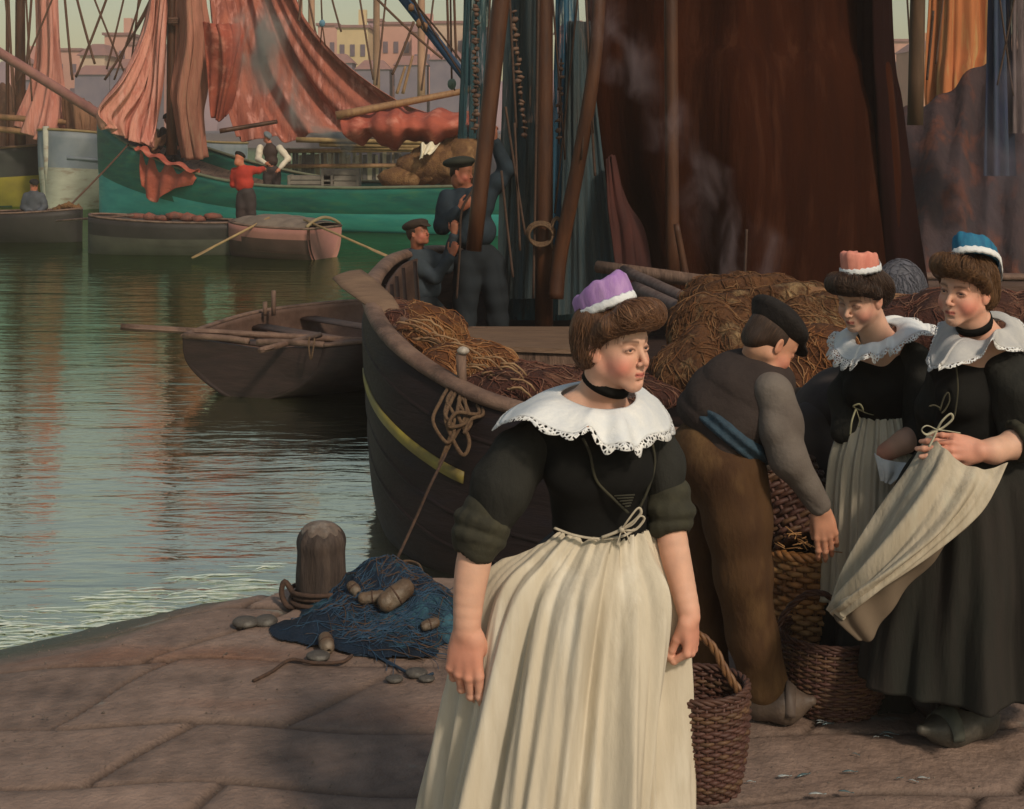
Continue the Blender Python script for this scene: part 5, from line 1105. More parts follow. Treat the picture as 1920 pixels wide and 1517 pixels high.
        V0 = np.array(o['_o']); o.parent = e; o.location = tuple(V0-s.w(c))
        rows = []
        for r, z in ((1.02, -.006), (1.07, -.012), (1.10, -.002), (1.09, .010), (1.05, .014), (1.02, .008)):
            rows.append([P(a, rx*r*(1+.012*sin(a*17)), ry*r*(1+.24*max(0, -cos(a))**5)*(1+.012*sin(a*17)), z*(1+1.9*max(0, -cos(a))**3)-backdrop*max(0, -cos(a))**3+.002*sin(a*19)) for a in np.linspace(0, 2*pi, n, endpoint=False)])
        rows.append(rows[0]); Gd = np.array(rows); o = mesh('band', Gd.reshape(-1, 3), np.array(grid_faces(len(rows), n, False, True)), white or white_l)
        V0 = np.array(o['_o']); o.parent = e; o.location = tuple(V0-s.w(c))
        return e

def hand(b, wr, d, nrm, side, s=1.0, curl=((20, 30, 20),)*4, thumb=(.6, .7, .25, 25), k=.007, spread=1.0):
    """wr wrist, d finger direction, nrm back of hand, side towards the thumb"""
    d = norm(d); nrm = norm(np.asarray(nrm)-d*np.dot(nrm, d)); sd_ = np.cross(d, nrm); sd_ = sd_ if np.dot(sd_, side) > 0 else -sd_
    wr = np.asarray(wr, float)
    mc = [(.028, .088), (.0095, .092), (-.009, .088), (-.0265, .080)]
    ln = [(.043, .025, .020), (.047, .029, .021), (.043, .027, .021), (.034, .020, .018)]; rr = [(.0098, .0088, .0078), (.0100, .0090, .0080), (.0096, .0086, .0076), (.0086, .0076, .0068)]
    b.ell(wr+d*.045*s, (.037*s, .044*s, .0165*s), np.array([sd_, d, nrm]), k=.02*s)
    tips = []
    for i in range(4):
        o, l = mc[i]; M = wr+(sd_*o*spread+d*l)*s+nrm*(.002 if i in (1, 2) else -.001)*s
        b.cone(wr+(sd_*o*.55+d*.018)*s, M, .0150*s, .0114*s, k=.008*s)
        p = M; ang = 0; dr = d; fan = norm(d+sd_*o*1.2*(spread-.8)*4)
        for j in range(3):
            ang += radians(curl[i][j]); dr = fan*cos(ang)-nrm*sin(ang); q = p+dr*ln[i][j]*s
            b.cone(p, q, (rr[i][j]+.0009)*s, (rr[i][min(j+1, 2)])*s*(.98 if j < 2 else .88), k=.0035*s)
            b.sph(q if j < 2 else p, (rr[i][j]+.0004)*s, k=.002*s); p = q
        tips.append(p)
    a, bb, cc, cu = thumb
    p0 = wr+(sd_*.020+d*.018-nrm*.006)*s; td = norm(d*a+sd_*bb-nrm*cc); p1 = p0+td*.044*s; t2 = norm(td*.9+d*.5-sd_*.012*cu-nrm*.15); p2 = p1+t2*.032*s; t3 = norm(t2-sd_*.014*cu*.6+d*.1); p3 = p2+t3*.025*s
    b.cone(p0, p1, .0165*s, .0118*s, k=.014*s); b.cone(p1, p2, .0112*s, .0098*s, k=.004*s); b.cone(p2, p3, .0099*s, .0078*s, k=.004*s)
    return tips

def ringcloth(name, rings, m, parent, nu=70, nv=160, a0=None, a1=None, folds=None, thick=.003, off=0.0):
    """rings: (centre, rx, ry); angles measured from image left (pi) through the front (-y); a0/a1: functions of t limiting the sweep"""
    C = cr([r[0] for r in rings], nu); RX = cr([[r[1], r[2], 0] for r in rings], nu); Gd = np.zeros((nu, nv, 3)); closed = a0 is None
    for i in range(nu):
        t = i/(nu-1)
        A = np.linspace(0, 2*pi, nv, endpoint=False) if closed else np.linspace(a0(t), a1(t), nv)
        f = folds(t, A) if folds is not None else 0*A
        Gd[i, :, 0] = C[i, 0]+(RX[i, 0]+off+f)*np.cos(A); Gd[i, :, 1] = C[i, 1]-(RX[i, 1]+off+f)*np.sin(A)*-1*-1; Gd[i, :, 2] = C[i, 2]
    return sheet(name, Gd, m, parent, thick, False, closed), Gd
def collar(parent, inner, outer, m, lift=.02, n=180, ruff=.010, nr=18, lacew=.022, seed=0, lm=None):
    I = cr(inner, n, True); O = cr(outer, n, True); rows = []
    u = np.linspace(0, 2*pi, n, endpoint=False)
    for t in np.linspace(0, 1, 16):
        p = I*(1-t)+O*t; p = p.copy(); p[:, 2] += lift*sin(pi*min(1, t*1.15))
        w_ = np.sin(u*nr+.9*np.sin(u*3+seed))*.7+np.sin(u*nr*.53+2+seed)*.5
        p[:, 2] += ruff*(t**1.3)*w_; p[:, 1] -= ruff*.9*(t**1.3)*w_
        rows.append(p)
    Gd = np.array(rows); o = sheet('collar', Gd, m, parent, .0025, False, True)
    d = Gd[-1]-Gd[-4]; d /= np.linalg.norm(d, axis=1, keepdims=True); sc_ = (.55+.45*np.abs(np.sin(u*nr*1.5+seed)))
    L0 = Gd[-1]; L1 = L0+d*(lacew*.5*sc_)[:, None]; L2 = L0+(d*.9+np.array([0, 0, -.25]))*(lacew*sc_)[:, None]
    q = sheet('lace_edge', np.array([L0, L1, L2]), lm or lace_m, o, .0012, False, True)
    return o
def bow(parent, c, pts_list, r, m):
    g = G()
    for P in pts_list: g.tube(cr(P, 20), r, 6, flat=.45)
    return g.build('bow', m, parent)

# ---------------------------------------------------------------- woman in the foreground
def A_(px, py, d=0.0): return W(px, py, 3.6+d)
pa = empty('person', A_(1035, 1765, .08)); pa.location.z = 0; pa['_o'] = tuple(pa.location)
tag(pa, 'young woman in the foreground with lilac cap, white lace collar and long cream apron', 'person')
HA = Head(A_(1153, 647), 45, 2, 0, .925)
b = SDF(); HA.sculpt(b)
b.cone(HA.w((0, -.03, -.07)), A_(1134, 762, .06), .046, .056, k=.03)
b.ell(A_(1128, 806, .055), (.125, .072, .055), k=.05)
b.ell(A_(1120, 880, .06), (.12, .08, .12), k=.05); b.ell(A_(1120, 985, .06), (.10, .075, .09), k=.06); b.ell(A_(1095, 1090, .07), (.13, .10, .12), k=.06)
b.chain([A_(1005, 835, .03), A_(905, 965, -.02)], [.036, .042], k=.03)
b.chain(cr([A_(905, 965, -.02), A_(889, 1050, -.04), A_(880, 1110, -.055), A_(875, 1182, -.07)], 12), np.interp(np.linspace(0, 1, 12), [0, .4, .7, 1], [.0425, .0425, .0375, .0310]), k=.006)
tipsA = hand(b, A_(875, 1180, -.07), (-.06, -.04, -1), (-.35, -.93, .0), (1, 0, 0), 1.22, ((12, 26, 12), (24, 40, 22), (30, 46, 26), (38, 50, 28)), (.9, .35, .75, 20), spread=1.12)
b.chain([A_(1225, 818, .10), A_(1252, 950, .05)], [.046, .042], k=.03)
b.chain(cr([A_(1252, 950, .05), A_(1264, 1030, .02), A_(1278, 1090, -.0), A_(1293, 1155, -.03)], 12), np.interp(np.linspace(0, 1, 12), [0, .4, .7, 1], [.0385, .0365, .0315, .0262]), k=.006)
hand(b, A_(1293, 1153, -.03), (.05, -.02, -1), (.86, -.45, .05), (-.45, -.89, 0), .98, ((58, 72, 40), (64, 76, 40), (66, 78, 40), (66, 78, 40)), (.95, .15, .55, 10))
for x, y in ((1060, .06), (1130, .12)):
    b.chain([A_(x, 1100, y), A_(x-18, 1430, y), A_(x-25, 1715, y+.02)], [.08, .055, .04], k=.03); b.cone(A_(x-25, 1730, y), A_(x-30, 1755, y-.14), .035, .03, k=.03)
b.chain([A_(1112, 738, .06), A_(1070, 772, .05), A_(1045, 815, .05)], [.036, .034, .035], k=.04)
body, v = b.build('body', .0026, skin, pa, lambda P: HA.colour(P, hands=((A_(872, 1235, -.08), .075), (A_(1297, 1195, -.03), .065), (A_(888, 1010, -.05), .03))))
HA.eyes(body, .10, -.06)
HA.hair(pa, hair_br, .0028, puff=1.08, extra=[((-.060, -.04, -.02), (.030, .040, .040), .02), ((0, .06, .105), (.055, .045, .022), .02)])
HA.coif(pa, (.42, .26, .50), (.30, .16, .42), tilt=24, roll=-8, c=(0, -.036, .100), rx=.068, ry=.090, hgt=.062, backdrop=.034)
def neckband(parent, H, c, r, hgt, fd=-.35, m=velvet):
    rows = []
    for z, k in ((-.5, 1.0), (-.5, 1.03), (.5, 1.0), (.5, .96), (-.5, .95)):
        f2 = norm(H.R[1]*.93+np.array([0, 0, fd])); up = norm(np.cross(H.R[0], f2)); up = up if up[2] > 0 else -up
        rows.append([np.asarray(c)+H.R[0]*r*k*cos(a)+f2*r*k*1.06*sin(a)+up*z*hgt for a in np.linspace(0, 2*pi, 40, endpoint=False)])
    return mesh('choker', np.array(rows).reshape(-1, 3), np.array(grid_faces(len(rows), 40, False, True)), m, parent)
neckband(pa, HA, A_(1138, 713, .030), .0590, .027, -.42)
# bodice and sleeves
def folds3(P, f, seed, amp, d=(0, 0, 1)): return amp*(vn(P*np.array([1, 1, .45]), f, seed, 2))
b = SDF()
b.ell(A_(1124, 862, .05), (.146, .108, .115), k=.04); b.ell(A_(1160, 880, -.025), (.082, .07, .075), k=.05); b.ell(A_(1085, 885, -.02), (.082, .07, .075), k=.05)
b.ell(A_(1124, 955, .05), (.122, .098, .085), k=.06); b.ell(A_(1124, 990, .055), (.118, .096, .045), k=.03)
b.ell(A_(1035, 805, .04), (.075, .075, .05), k=.05); b.ell(A_(1206, 832, .08), (.045, .055, .04), k=.05)
b.disp = lambda P: .0016*vn(P, 60, 2)
# open neckline
b.ell(A_(1135, 770, -.02), (.088, .13, .047), k=.012, mode='s')
b.build('bodice', .0045, velvet, pa)
g = G()
for Pp in ([(1093, 822, -.125), (1106, 850, -.118), (1118, 900, -.10), (1150, 935, -.095), (1178, 962, -.085)], [(1222, 826, -.02), (1228, 870, -.03), (1214, 920, -.045), (1198, 955, -.05)]):
    g.tube(cr([A_(*q) for q in Pp], 30), .0035, 6)
for i in range(5): g.tube([A_(1152+i*5, 930-i*3+8*i, -.098), A_(1190-i*2, 928+5*i, -.085)], .0022, 5)
g.build('lacing', olive, pa)
g = G(); q = A_(1194, 832, -.075)
g.tube([q+np.array([.007*cos(a), 0, .006*sin(a)]) for a in np.linspace(0, 2*pi, 12)], .002, 5); g.build('buckle', mat('brass', (.40, .26, .10), rough=.3, metal=.8), pa)
b = SDF(); b.chain([A_(1012, 822, .03), A_(978, 855, .01), A_(938, 915, -.02), A_(912, 972, -.03)], [.056, .066, .068, .060], k=.04)
b.disp = lambda P: .009*(.5-np.abs(np.sin((P @ np.array([17., 6, 10]))+1.6*vn(P, 9, 4))))+.004*vn(P, 34, 9, 2)
b.build('sleeve', .0045, blackw, pa)
b = SDF()
def ringsdf(b, c, ax, R, r, k=.01, e=1.0, n=14):
    ax = norm(ax); u = norm(np.cross(ax, [0, 1, 0.2])); w_ = np.cross(ax, u); P = [np.asarray(c)+u*R*cos(a)+w_*R*e*sin(a) for a in np.linspace(0, 2*pi, n)]
    for i in range(n-1): b.cone(P[i], P[i+1], r, r, k)
ax = A_(905, 970, -.02)-A_(887, 1050, -.05)
b.cone(A_(911, 962, -.03), A_(896, 1012, -.04), .062, .060, k=.02)
ringsdf(b, A_(899, 1008, -.04), ax, .052, .013); ringsdf(b, A_(905, 980, -.035), ax+np.array([.03, 0, .03]), .056, .017)
b.cone(A_(898, 990, -.04), A_(886, 1046, -.045), .046, .0455, k=.0, mode='s')
b.disp = lambda P: .005*vn(P, 42, 8, 2)+.004*(.5-np.abs(np.sin(P @ np.array([20., 4, 46])+vn(P, 12, 3))))
b.build('rolled_cuff', .004, olive, pa)
b = SDF(); b.chain([A_(1222, 828, .09), A_(1240, 870, .07), A_(1250, 930, .05)], [.050, .055, .052], k=.04)
b.disp = lambda P: .008*(.5-np.abs(np.sin((P @ np.array([14., 6, -15]))+1.6*vn(P, 9, 14))))+.004*vn(P, 34, 19, 2)
b.build('sleeve', .0045, blackw, pa)
b = SDF(); ax = A_(1252, 930, .05)-A_(1262, 1010, .03)
ringsdf(b, A_(1257, 985, .035), ax, .044, .012); ringsdf(b, A_(1254, 955, .04), ax+np.array([.02, 0, .03]), .048, .016); b.cone(A_(1252, 925, .05), A_(1255, 975, .04), .056, .052, k=.02)
b.cone(A_(1254, 960, .04), A_(1262, 1025, .03), .040, .038, k=.0, mode='s'); b.disp = lambda P: .005*vn(P, 42, 18, 2)+.004*(.5-np.abs(np.sin(P @ np.array([-12., 4, 46])+vn(P, 12, 3))))
b.build('rolled_cuff', .004, olive, pa)
inn = [A_(1160, 766, -.078), A_(1140, 768, -.076), A_(1118, 767, -.070), A_(1098, 763, -.062), A_(1066, 750, -.02), A_(1052, 736, .05), A_(1078, 722, .11), A_(1130, 714, .14), A_(1170, 720, .13), A_(1189, 736, .07), A_(1191, 750, .0), A_(1178, 762, -.05)]
out = [A_(1186, 836, -.150), A_(1138, 828, -.170), A_(1108, 796, -.160), A_(1074, 818, -.165), A_(1000, 786, -.135), A_(936, 788, -.01), A_(972, 757, .17), A_(1080, 742, .24), A_(1195, 738, .24), A_(1250, 764, .16), A_(1254, 806, .03), A_(1210, 826, -.085)]
collar(pa, inn, out, white_l, lift=.012, n=240, ruff=.012, nr=6, lacew=.024)
# skirt and apron
RA = [(A_(1124, 985, .06), .112, .088), (A_(1108, 1025, .065), .165, .125), (A_(1090, 1095, .07), .238, .195), (A_(1066, 1290, .08), .268, .25), (A_(1046, 1517, .09), .300, .28), (A_(1040, 1745, .09), .325, .31)]
def fA(t, A): g_ = .10+.25*t; return g_*(.013*np.sin(A*9+t*2.6)+.010*np.sin(A*15.0-t*3.2+1)+.006*np.sin(A*26+t*5))
def a0f(t): return pi+.30 if t > .28 else pi+.30-(.28-t)/.28*(-.45)*-1*1.0+.0
RAa = RA[:5]+[(A_(1041, 1700, .09), .32, .305)]
RAs = [(c_, rx-(.022, .030, .055, .075, .085, .09)[i], ry-(.022, .035, .055, .075, .085, .09)[i]) for i, (c_, rx, ry) in enumerate(RA)]
def swp0(t): return pi+np.interp(t, [0, .12, .25, .4, 1], [.62, .50, .22, -.10, -.15])
def swp1(t): return 2*pi+np.interp(t, [0, .12, .3, 1], [-.30, -.12, .10, .12])
def fAp(t, A):
    g_ = .16+.95*t; gather = .0055*np.sin(A*34+2*np.sin(A*5))*np.exp(-((t-.03)/.10)**2)
    s1 = A*8.2+t*3.4+.5*np.sin(A*3)
    return g_*(.018*np.sin(s1)+.008*np.cos(2*s1+.7)+.007*np.sin(A*25+t*5+.8*np.sin(A*4))+.018*(1-2*np.abs(np.sin(A*4.5+t*2.2)))+.014*(1-2*np.abs(np.sin(A*7.3-t*1.6+1)))+.009*(1-2*np.abs(np.sin(A*13+t*3)))+.004*np.sin(A*51+t*3))+gather+.016+.014*t+min(1, t*2)*.013*np.sin(A*6.5+t*7.5+.6)
# angles grow from image left through the front; sin must be negative in front
def front(name, rings, m, parent, s0, s1, folds, nu=110, nv=260, thick=.003):
    C = cr([r[0] for r in rings], nu); RX = cr([[r[1], r[2], 0] for r in rings], nu); Gd = np.zeros((nu, nv, 3))
    for i in range(nu):
        t = i/(nu-1); A = np.linspace(s0(t), s1(t), nv); f = folds(t, A)
        Gd[i, :, 0] = C[i, 0]+(RX[i, 0]+f)*np.cos(A); Gd[i, :, 1] = C[i, 1]+(RX[i, 1]+f)*np.sin(A); Gd[i, :, 2] = C[i, 2]
    return sheet(name, Gd, m, parent, thick), Gd
ringcloth('skirt', RAs, skirt_n, pa, 60, 220, folds=fA)
apo, Gap = front('apron', RAa, apron_m, pa, swp0, swp1, fAp)
g = G(); wb_ = [A_(1040, 990, -.03), A_(1075, 1003, -.055), A_(1120, 1010, -.065), A_(1165, 1006, -.06), A_(1190, 992, -.045)]
g.tube(cr(wb_, 24), .0055, 8, flat=.5, up=(0, 0, 1)); g.tube(cr([A_(1128, 1008, -.072), A_(1150, 1000, -.08), A_(1170, 990, -.085)], 10), .004, 6)
kn = (1166, 993, -.088); K = A_(*kn)
g.blob(K, (.010, .008, .009), 1, .1, 1)
g.tube(cr([K, A_(1178, 975, -.10), A_(1196, 953, -.10), A_(1202, 962, -.095), A_(1188, 978, -.09), K], 22), .0042, 6, flat=.5)
g.tube(cr([K, A_(1186, 984, -.10), A_(1200, 968, -.10), A_(1208, 974, -.095), A_(1190, 994, -.09), K], 22), .0035, 6, flat=.5)
g.tube(cr([K, A_(1176, 1004, -.09), A_(1180, 1018, -.085)], 8), .0035, 6, flat=.5); g.tube(cr([K, A_(1160, 1010, -.09), A_(1156, 1022, -.088)], 8), .0035, 6, flat=.5)
g.build('apron_strings', mat('cream_tape', (.52, .46, .36), (.38, .33, .25), scale=30), pa)

# ---------------------------------------------------------------- woman at the right with the blue cap
def C_(px, py, d=0.0): return W(px, py, 4.8+d)
pc = empty('person', C_(1805, 1391, 0)); pc.location.z = 0; pc['_o'] = tuple(pc.location)
tag(pc, 'woman at the right edge with blue cap, hand on hip, cream apron swept aside', 'person')
HC = Head(C_(1810, 543), -48, 3, -5, .98)
b = SDF(); HC.sculpt(b)
b.cone(HC.w((0, -.03, -.07)), C_(1856, 655, .05), .050, .062, k=.03)
b.ell(C_(1850, 695, .06), (.155, .085, .07), k=.06); b.ell(C_(1835, 760, .06), (.12, .09, .13), k=.05); b.ell(C_(1825, 840, .06), (.10, .08, .1), k=.06); b.ell(C_(1825, 900, .06), (.14, .12, .1), k=.06)
b.chain([C_(1900, 700, .0), C_(1945, 815, -.06)], [.05, .046], k=.03)
b.chain([C_(1945, 815, -.06), C_(1905, 832, -.12), C_(1862, 846, -.16), C_(1838, 846, -.17)], [.046, .046, .038, .032], k=.02)
hand(b, C_(1840, 845, -.165), (-1, -.10, .16), (.15, -.92, .35), (.1, 0, -1), 1.12, ((10, 14, 8), (16, 18, 10), (20, 20, 12), (26, 22, 12)), (.75, .55, .3, 10), spread=1.15)
b.chain([C_(1775, 700, .14), C_(1760, 800, .22), C_(1790, 850, .20)], [.045, .04, .03], k=.03); hand(b, C_(1790, 850, .20), (.6, 0, -.4), (-.3, .9, 0), (0, 0, 1), 1.0)
b.chain([C_(1850, 900, .0), C_(1838, 1130, .03), C_(1832, 1322, .05)], [.085, .06, .042], k=.03); b.cone(C_(1832, 1335, .05), Wz(1788, 1394, 0)+np.array([0, 0, .05]), .036, .028, k=.03)
b.chain([C_(1800, 900, .14), C_(1780, 1130, .2), C_(1790, 1300, .28)], [.085, .06, .042], k=.03); b.cone(C_(1790, 1308, .28), C_(1745, 1322, .22), .034, .03, k=.03)
b.chain([C_(1850, 628, .07), C_(1885, 652, .06), C_(1905, 684, .03)], [.036, .038, .045], k=.04)
bodyc, v = b.build('body', .0034, skin, pc, lambda P: HC.colour(P, hands=((C_(1790, 838, -.18), .09), (C_(1840, 850, -.17), .04))))
HC.eyes(bodyc, -.10, -.02)
HC.hair(pc, hair_au, .0036, puff=1.06, extra=[((.055, -.05, -.02), (.032, .050, .045), .02), ((0, .055, .105), (.055, .045, .020), .02)])
HC.coif(pc, (.018, .16, .27), (.012, .10, .20), tilt=22, roll=-24, c=(.014, -.034, .106), rx=.064, ry=.092, hgt=.056, backdrop=.026)
neckband(pc, HC, C_(1826, 603, .03), .0610, .028, -.50)
b = SDF(); b.ell(C_(1842, 735, .05), (.155, .115, .12), k=.05); b.ell(C_(1800, 745, -.03), (.08, .08, .075), k=.05); b.ell(C_(1760+60, 800, .05), (.118, .10, .09), k=.05); b.ell(C_(1790, 690, .1), (.09, .08, .06), k=.05); b.ell(C_(1890, 690, .03), (.08, .08, .06), k=.04)
b.ell(C_(1835, 655, -.03), (.08, .12, .05), k=.01, mode='s'); b.disp = lambda P: .002*vn(P, 50, 2)
b.build('bodice', .0055, velvet, pc)
b = SDF(); b.chain([C_(1896, 700, -.01), C_(1912, 740, -.04), C_(1935, 790, -.07), C_(1930, 812, -.09)], [.085, .105, .098, .075], k=.05)
b.disp = lambda P: .009*np.sin((P @ np.array([28., 6, 26]))+1.3*vn(P, 14, 4))+.003*vn(P, 45, 9)
b.build('sleeve', .0055, blackw, pc)
b = SDF(); ax = np.array([1., .3, .15]); ringsdf(b, C_(1905, 826, -.12), ax, .056, .016); ringsdf(b, C_(1922, 818, -.10), ax, .062, .018); ringsdf(b, C_(1940, 808, -.08), ax, .064, .018); b.cone(C_(1920, 820, -.10), C_(1950, 806, -.07), .068, .075, k=.02)
b.cone(C_(1870, 842, -.15), C_(1925, 820, -.105), .045, .047, k=0, mode='s'); b.disp = lambda P: .005*vn(P, 38, 8, 2)
b.build('rolled_cuff', .0048, olive, pc)
b = SDF(); b.chain([C_(1782, 695, .12), C_(1762, 760, .18), C_(1758, 800, .22)], [.07, .075, .065], k=.04); b.disp = lambda P: .006*np.sin(P @ np.array([30., 6, 26])); b.build('sleeve', .006, blackw, pc)
inn = [C_(1815, 634, -.06), C_(1850, 640, -.05), C_(1878, 622, .0), C_(1885, 606, .07), C_(1862, 596, .13), C_(1830, 596, .15), C_(1806, 604, .11), C_(1798, 620, .05), C_(1800, 632, -.01)]
out = [C_(1764, 688, -.15), C_(1836, 664, -.165), C_(1866, 640, -.15), C_(1925, 655, -.02), C_(1915, 612, .14), C_(1840, 590, .24), C_(1772, 600, .22), C_(1756, 628, .14), C_(1742, 672, .02)]
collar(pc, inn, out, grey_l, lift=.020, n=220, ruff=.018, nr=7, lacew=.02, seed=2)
cl2 = [C_(1820, 628, -.09), C_(1790, 650, -.13), C_(1760, 672, -.15), C_(1736, 690, -.14)]
RC = [(C_(1828, 812, .06), .115, .095), (C_(1830, 850, .06), .19, .15), (C_(1832, 920, .06), .26, .22), (C_(1826, 1060, .08), .315, .28), (C_(1812, 1150, .1), .350, .31), (C_(1806, 1258, .1), .378, .335)]
def fC(t, A): g_ = .2+.9*t; return g_*(.014*(1-2*np.abs(np.sin(A*5+t*1.2)))+.022*np.sin(A*7+t*2.0)+.015*np.sin(A*13-t*2+1)+.007*np.sin(A*24+t*5))
ringcloth('skirt', RC, skirt_g, pc, 60, 220, folds=fC)
rows = [[C_(1742, 812, -.10), C_(1765, 835, -.20), C_(1800, 866, -.24), C_(1845, 880, -.24), C_(1888, 868, -.20)],
        [C_(1708, 880, -.12), C_(1740, 892, -.26), C_(1785, 910, -.30), C_(1830, 920, -.30), C_(1868, 905, -.25)],
        [C_(1655, 962, -.12), C_(1690, 975, -.28), C_(1735, 990, -.34), C_(1785, 985, -.34), C_(1836, 952, -.29)],
        [C_(1606, 1045, -.12), C_(1632, 1058, -.26), C_(1660, 1066, -.33), C_(1700, 1058, -.35), C_(1756, 1020, -.32)],
        [C_(1574, 1108, -.10), C_(1580, 1122, -.20), C_(1590, 1130, -.28), C_(1616, 1120, -.32), C_(1660, 1088, -.32)],
        [C_(1558, 1146, -.10), C_(1560, 1150, -.16), C_(1562, 1154, -.22), C_(1574, 1148, -.26), C_(1596, 1136, -.27)]]
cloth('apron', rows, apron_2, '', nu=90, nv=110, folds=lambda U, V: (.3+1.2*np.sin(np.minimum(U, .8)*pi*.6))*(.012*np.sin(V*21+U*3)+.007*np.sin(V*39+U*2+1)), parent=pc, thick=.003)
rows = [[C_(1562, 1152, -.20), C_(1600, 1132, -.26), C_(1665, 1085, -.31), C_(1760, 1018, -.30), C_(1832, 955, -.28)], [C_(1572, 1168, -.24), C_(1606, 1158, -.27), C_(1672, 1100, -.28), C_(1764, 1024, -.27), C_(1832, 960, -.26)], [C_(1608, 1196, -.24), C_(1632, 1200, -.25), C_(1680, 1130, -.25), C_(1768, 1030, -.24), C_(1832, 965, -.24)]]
cloth('apron_underside', rows, mat('brown_shadow_cloth', (.17, .125, .085), (.11, .085, .06), scale=4), '', nu=20, nv=60, folds=lambda U, V: .006*np.sin(V*30), parent=pc, thick=.003)  # apron cloth again, underside shade put into its brown colour
K = C_(1757, 806, -.22)
bow(pc, K, [[K, C_(1738, 798, -.24), C_(1728, 806, -.24), C_(1738, 815, -.23), K], [K, C_(1766, 790, -.24), C_(1782, 776, -.24), C_(1786, 786, -.23), C_(1768, 802, -.22), K], [K, C_(1750, 822, -.23), C_(1742, 838, -.24)], [C_(1742, 812, -.14), K, C_(1800, 812, -.2)]], .0045, mat('grey_tape', (.42, .40, .30), (.3, .28, .2), scale=30))
g = G()
for P in ([(1762, 770), (1770, 745), (1778, 736), (1780, 752), (1772, 768), (1765, 775)], [(1742, 762), (1752, 760), (1764, 766)], [(1792, 680), (1796, 730), (1790, 780)]): g.tube(cr([C_(x, y, -.115 if y > 700 else -.09) for x, y in P], 18), .003, 5)
g.build('lacing', olive, pc)
def clog(label, toe, heel, w_, hgt, m, strap=None, group=None, D=None):
    """wooden shoe: heel and toe are world points on the ground"""
    toe = np.array(toe, float); heel = np.array(heel, float); f = norm(toe-heel); L_ = np.linalg.norm(toe-heel); l = np.array([-f[1], f[0], 0]); e = empty('clog', (toe+heel)/2); tag(e, label, 'clog', group)
    b = SDF(); u = np.array([0, 0, 1.]); R = np.array([f, l, u])
    b.ell(heel+f*L_*.22+u*hgt*.42, (L_*.22, w_*.43, hgt*.42), R, k=.02); b.ell(heel+f*L_*.52+u*hgt*.40, (L_*.34, w_*.5, hgt*.40), R, k=.03); b.cone(heel+f*L_*.6+u*hgt*.34, toe-f*.012+u*hgt*.50, w_*.36, w_*.13, k=.03)
    b.ell(heel+f*L_*.30+u*hgt*1.0, (L_*.23, w_*.33, hgt*.42), R, k=.008, mode='s'); b.ell(heel+f*L_*.25-u*.03, (L_*.9, w_*2, .035), R, k=.006, mode='s')
    b.disp = lambda P: .0015*vn(P, 50, 3)
    b.build('shell', .0035, m, e)
    rows = []
    for t in (.60, .66, .74): rows.append([heel+f*L_*t+l*(w_*.50*cos(a))+u*(hgt*.30+hgt*.58*sin(a)*(1-.45*(t-.6)/.2)) for a in np.linspace(-.1, pi+.1, 20)])
    Gd = np.array(rows); sheet('strap', Gd+u*.004, strap, e, .004); return e
clog_m = mat('clog_leather', (.045, .042, .036), (.075, .068, .055), scale=14, rough=.5, bump=.2, bscale=60); clog_b = mat('clog_wood', (.075, .052, .040), (.11, .08, .06), scale=14, rough=.55, bump=.2, bscale=60)
clog_s = mat('grey_green_strap', (.055, .06, .05), (.075, .08, .065), scale=20, rough=.6)
clog('grey black wooden clog pointing at the viewer under the dark skirt hem', Wz(1722, 1412, 0), Wz(1868, 1376, 0), .135, .15, clog_m, clog_s)
clog('dark brown wooden clog set back in shadow behind the front clog', Wz(1712, 1345, 0), Wz(1800, 1350, 0)+np.array([0, .05, 0]), .11, .11, wood_dk, wood_dk)
b = SDF(); b.chain([C_(1835, 1240, .04), C_(1832, 1335, .05), Wz(1788, 1394, 0)+np.array([0, 0, .05])], [.055, .046, .036], k=.03); b.build('stocking', .006, velvet, pc)
b = SDF(); b.chain([C_(1788, 1240, .26), C_(1790, 1308, .28), C_(1745, 1322, .22)], [.055, .046, .042], k=.03); b.build('stocking', .006, velvet, pc)

# ---------------------------------------------------------------- woman with the pink cap
def B_(px, py, d=0.0): return W(px, py, 5.2+d)
pb = empty('person', B_(1650, 1304, 0)); pb.location.z = 0; pb['_o'] = tuple(pb.location)
tag(pb, 'woman with salmon pink cap looking down, both hands in her pale apron pockets', 'person')
HB = Head(B_(1613, 558), -46, 17, -3, .93)
b = SDF(); HB.sculpt(b, closed=True)
b.cone(HB.w((0, -.03, -.07)), B_(1652, 650, .06), .050, .062, k=.03)
b.ell(B_(1655, 690, .06), (.145, .085, .07), k=.06); b.ell(B_(1650, 740, .06), (.11, .09, .12), k=.05); b.ell(B_(1648, 790, .06), (.085, .07, .1), k=.04); b.ell(B_(1645, 885, .08), (.085, .065, .08), k=.02)
b.chain([B_(1715, 690, .02), B_(1722, 812, -.04), B_(1696, 828, -.11), B_(1658, 850, -.09)], [.048, .044, .041, .032], k=.01); hand(b, B_(1652, 858, .0), (.1, .8, -.6), (0, -.6, -.8), (1, 0, 0), .6, thumb=(1, .05, .3, 5))
b.chain([B_(1600, 690, .12), B_(1582, 790, .03), B_(1596, 848, .04)], [.045, .040, .026], k=.01); hand(b, B_(1612, 856, .10), (.4, .3, -1), (-1, 0, 0), (0, 1, 0), .6, thumb=(1, .05, .3, 5))
for x, y in ((1620, .0), (1675, .1)): b.chain([B_(x, 890, y+.06), B_(x, 1090, y+.04), B_(x, 1275, y)], [.065, .055, .042], k=.02); b.cone(B_(x, 1285, y), B_(x-8, 1298, y-.03), .034, .03, k=.03)
b.chain([B_(1655, 638, .08), B_(1684, 656, .06), B_(1710, 680, .04)], [.036, .036, .045], k=.04)
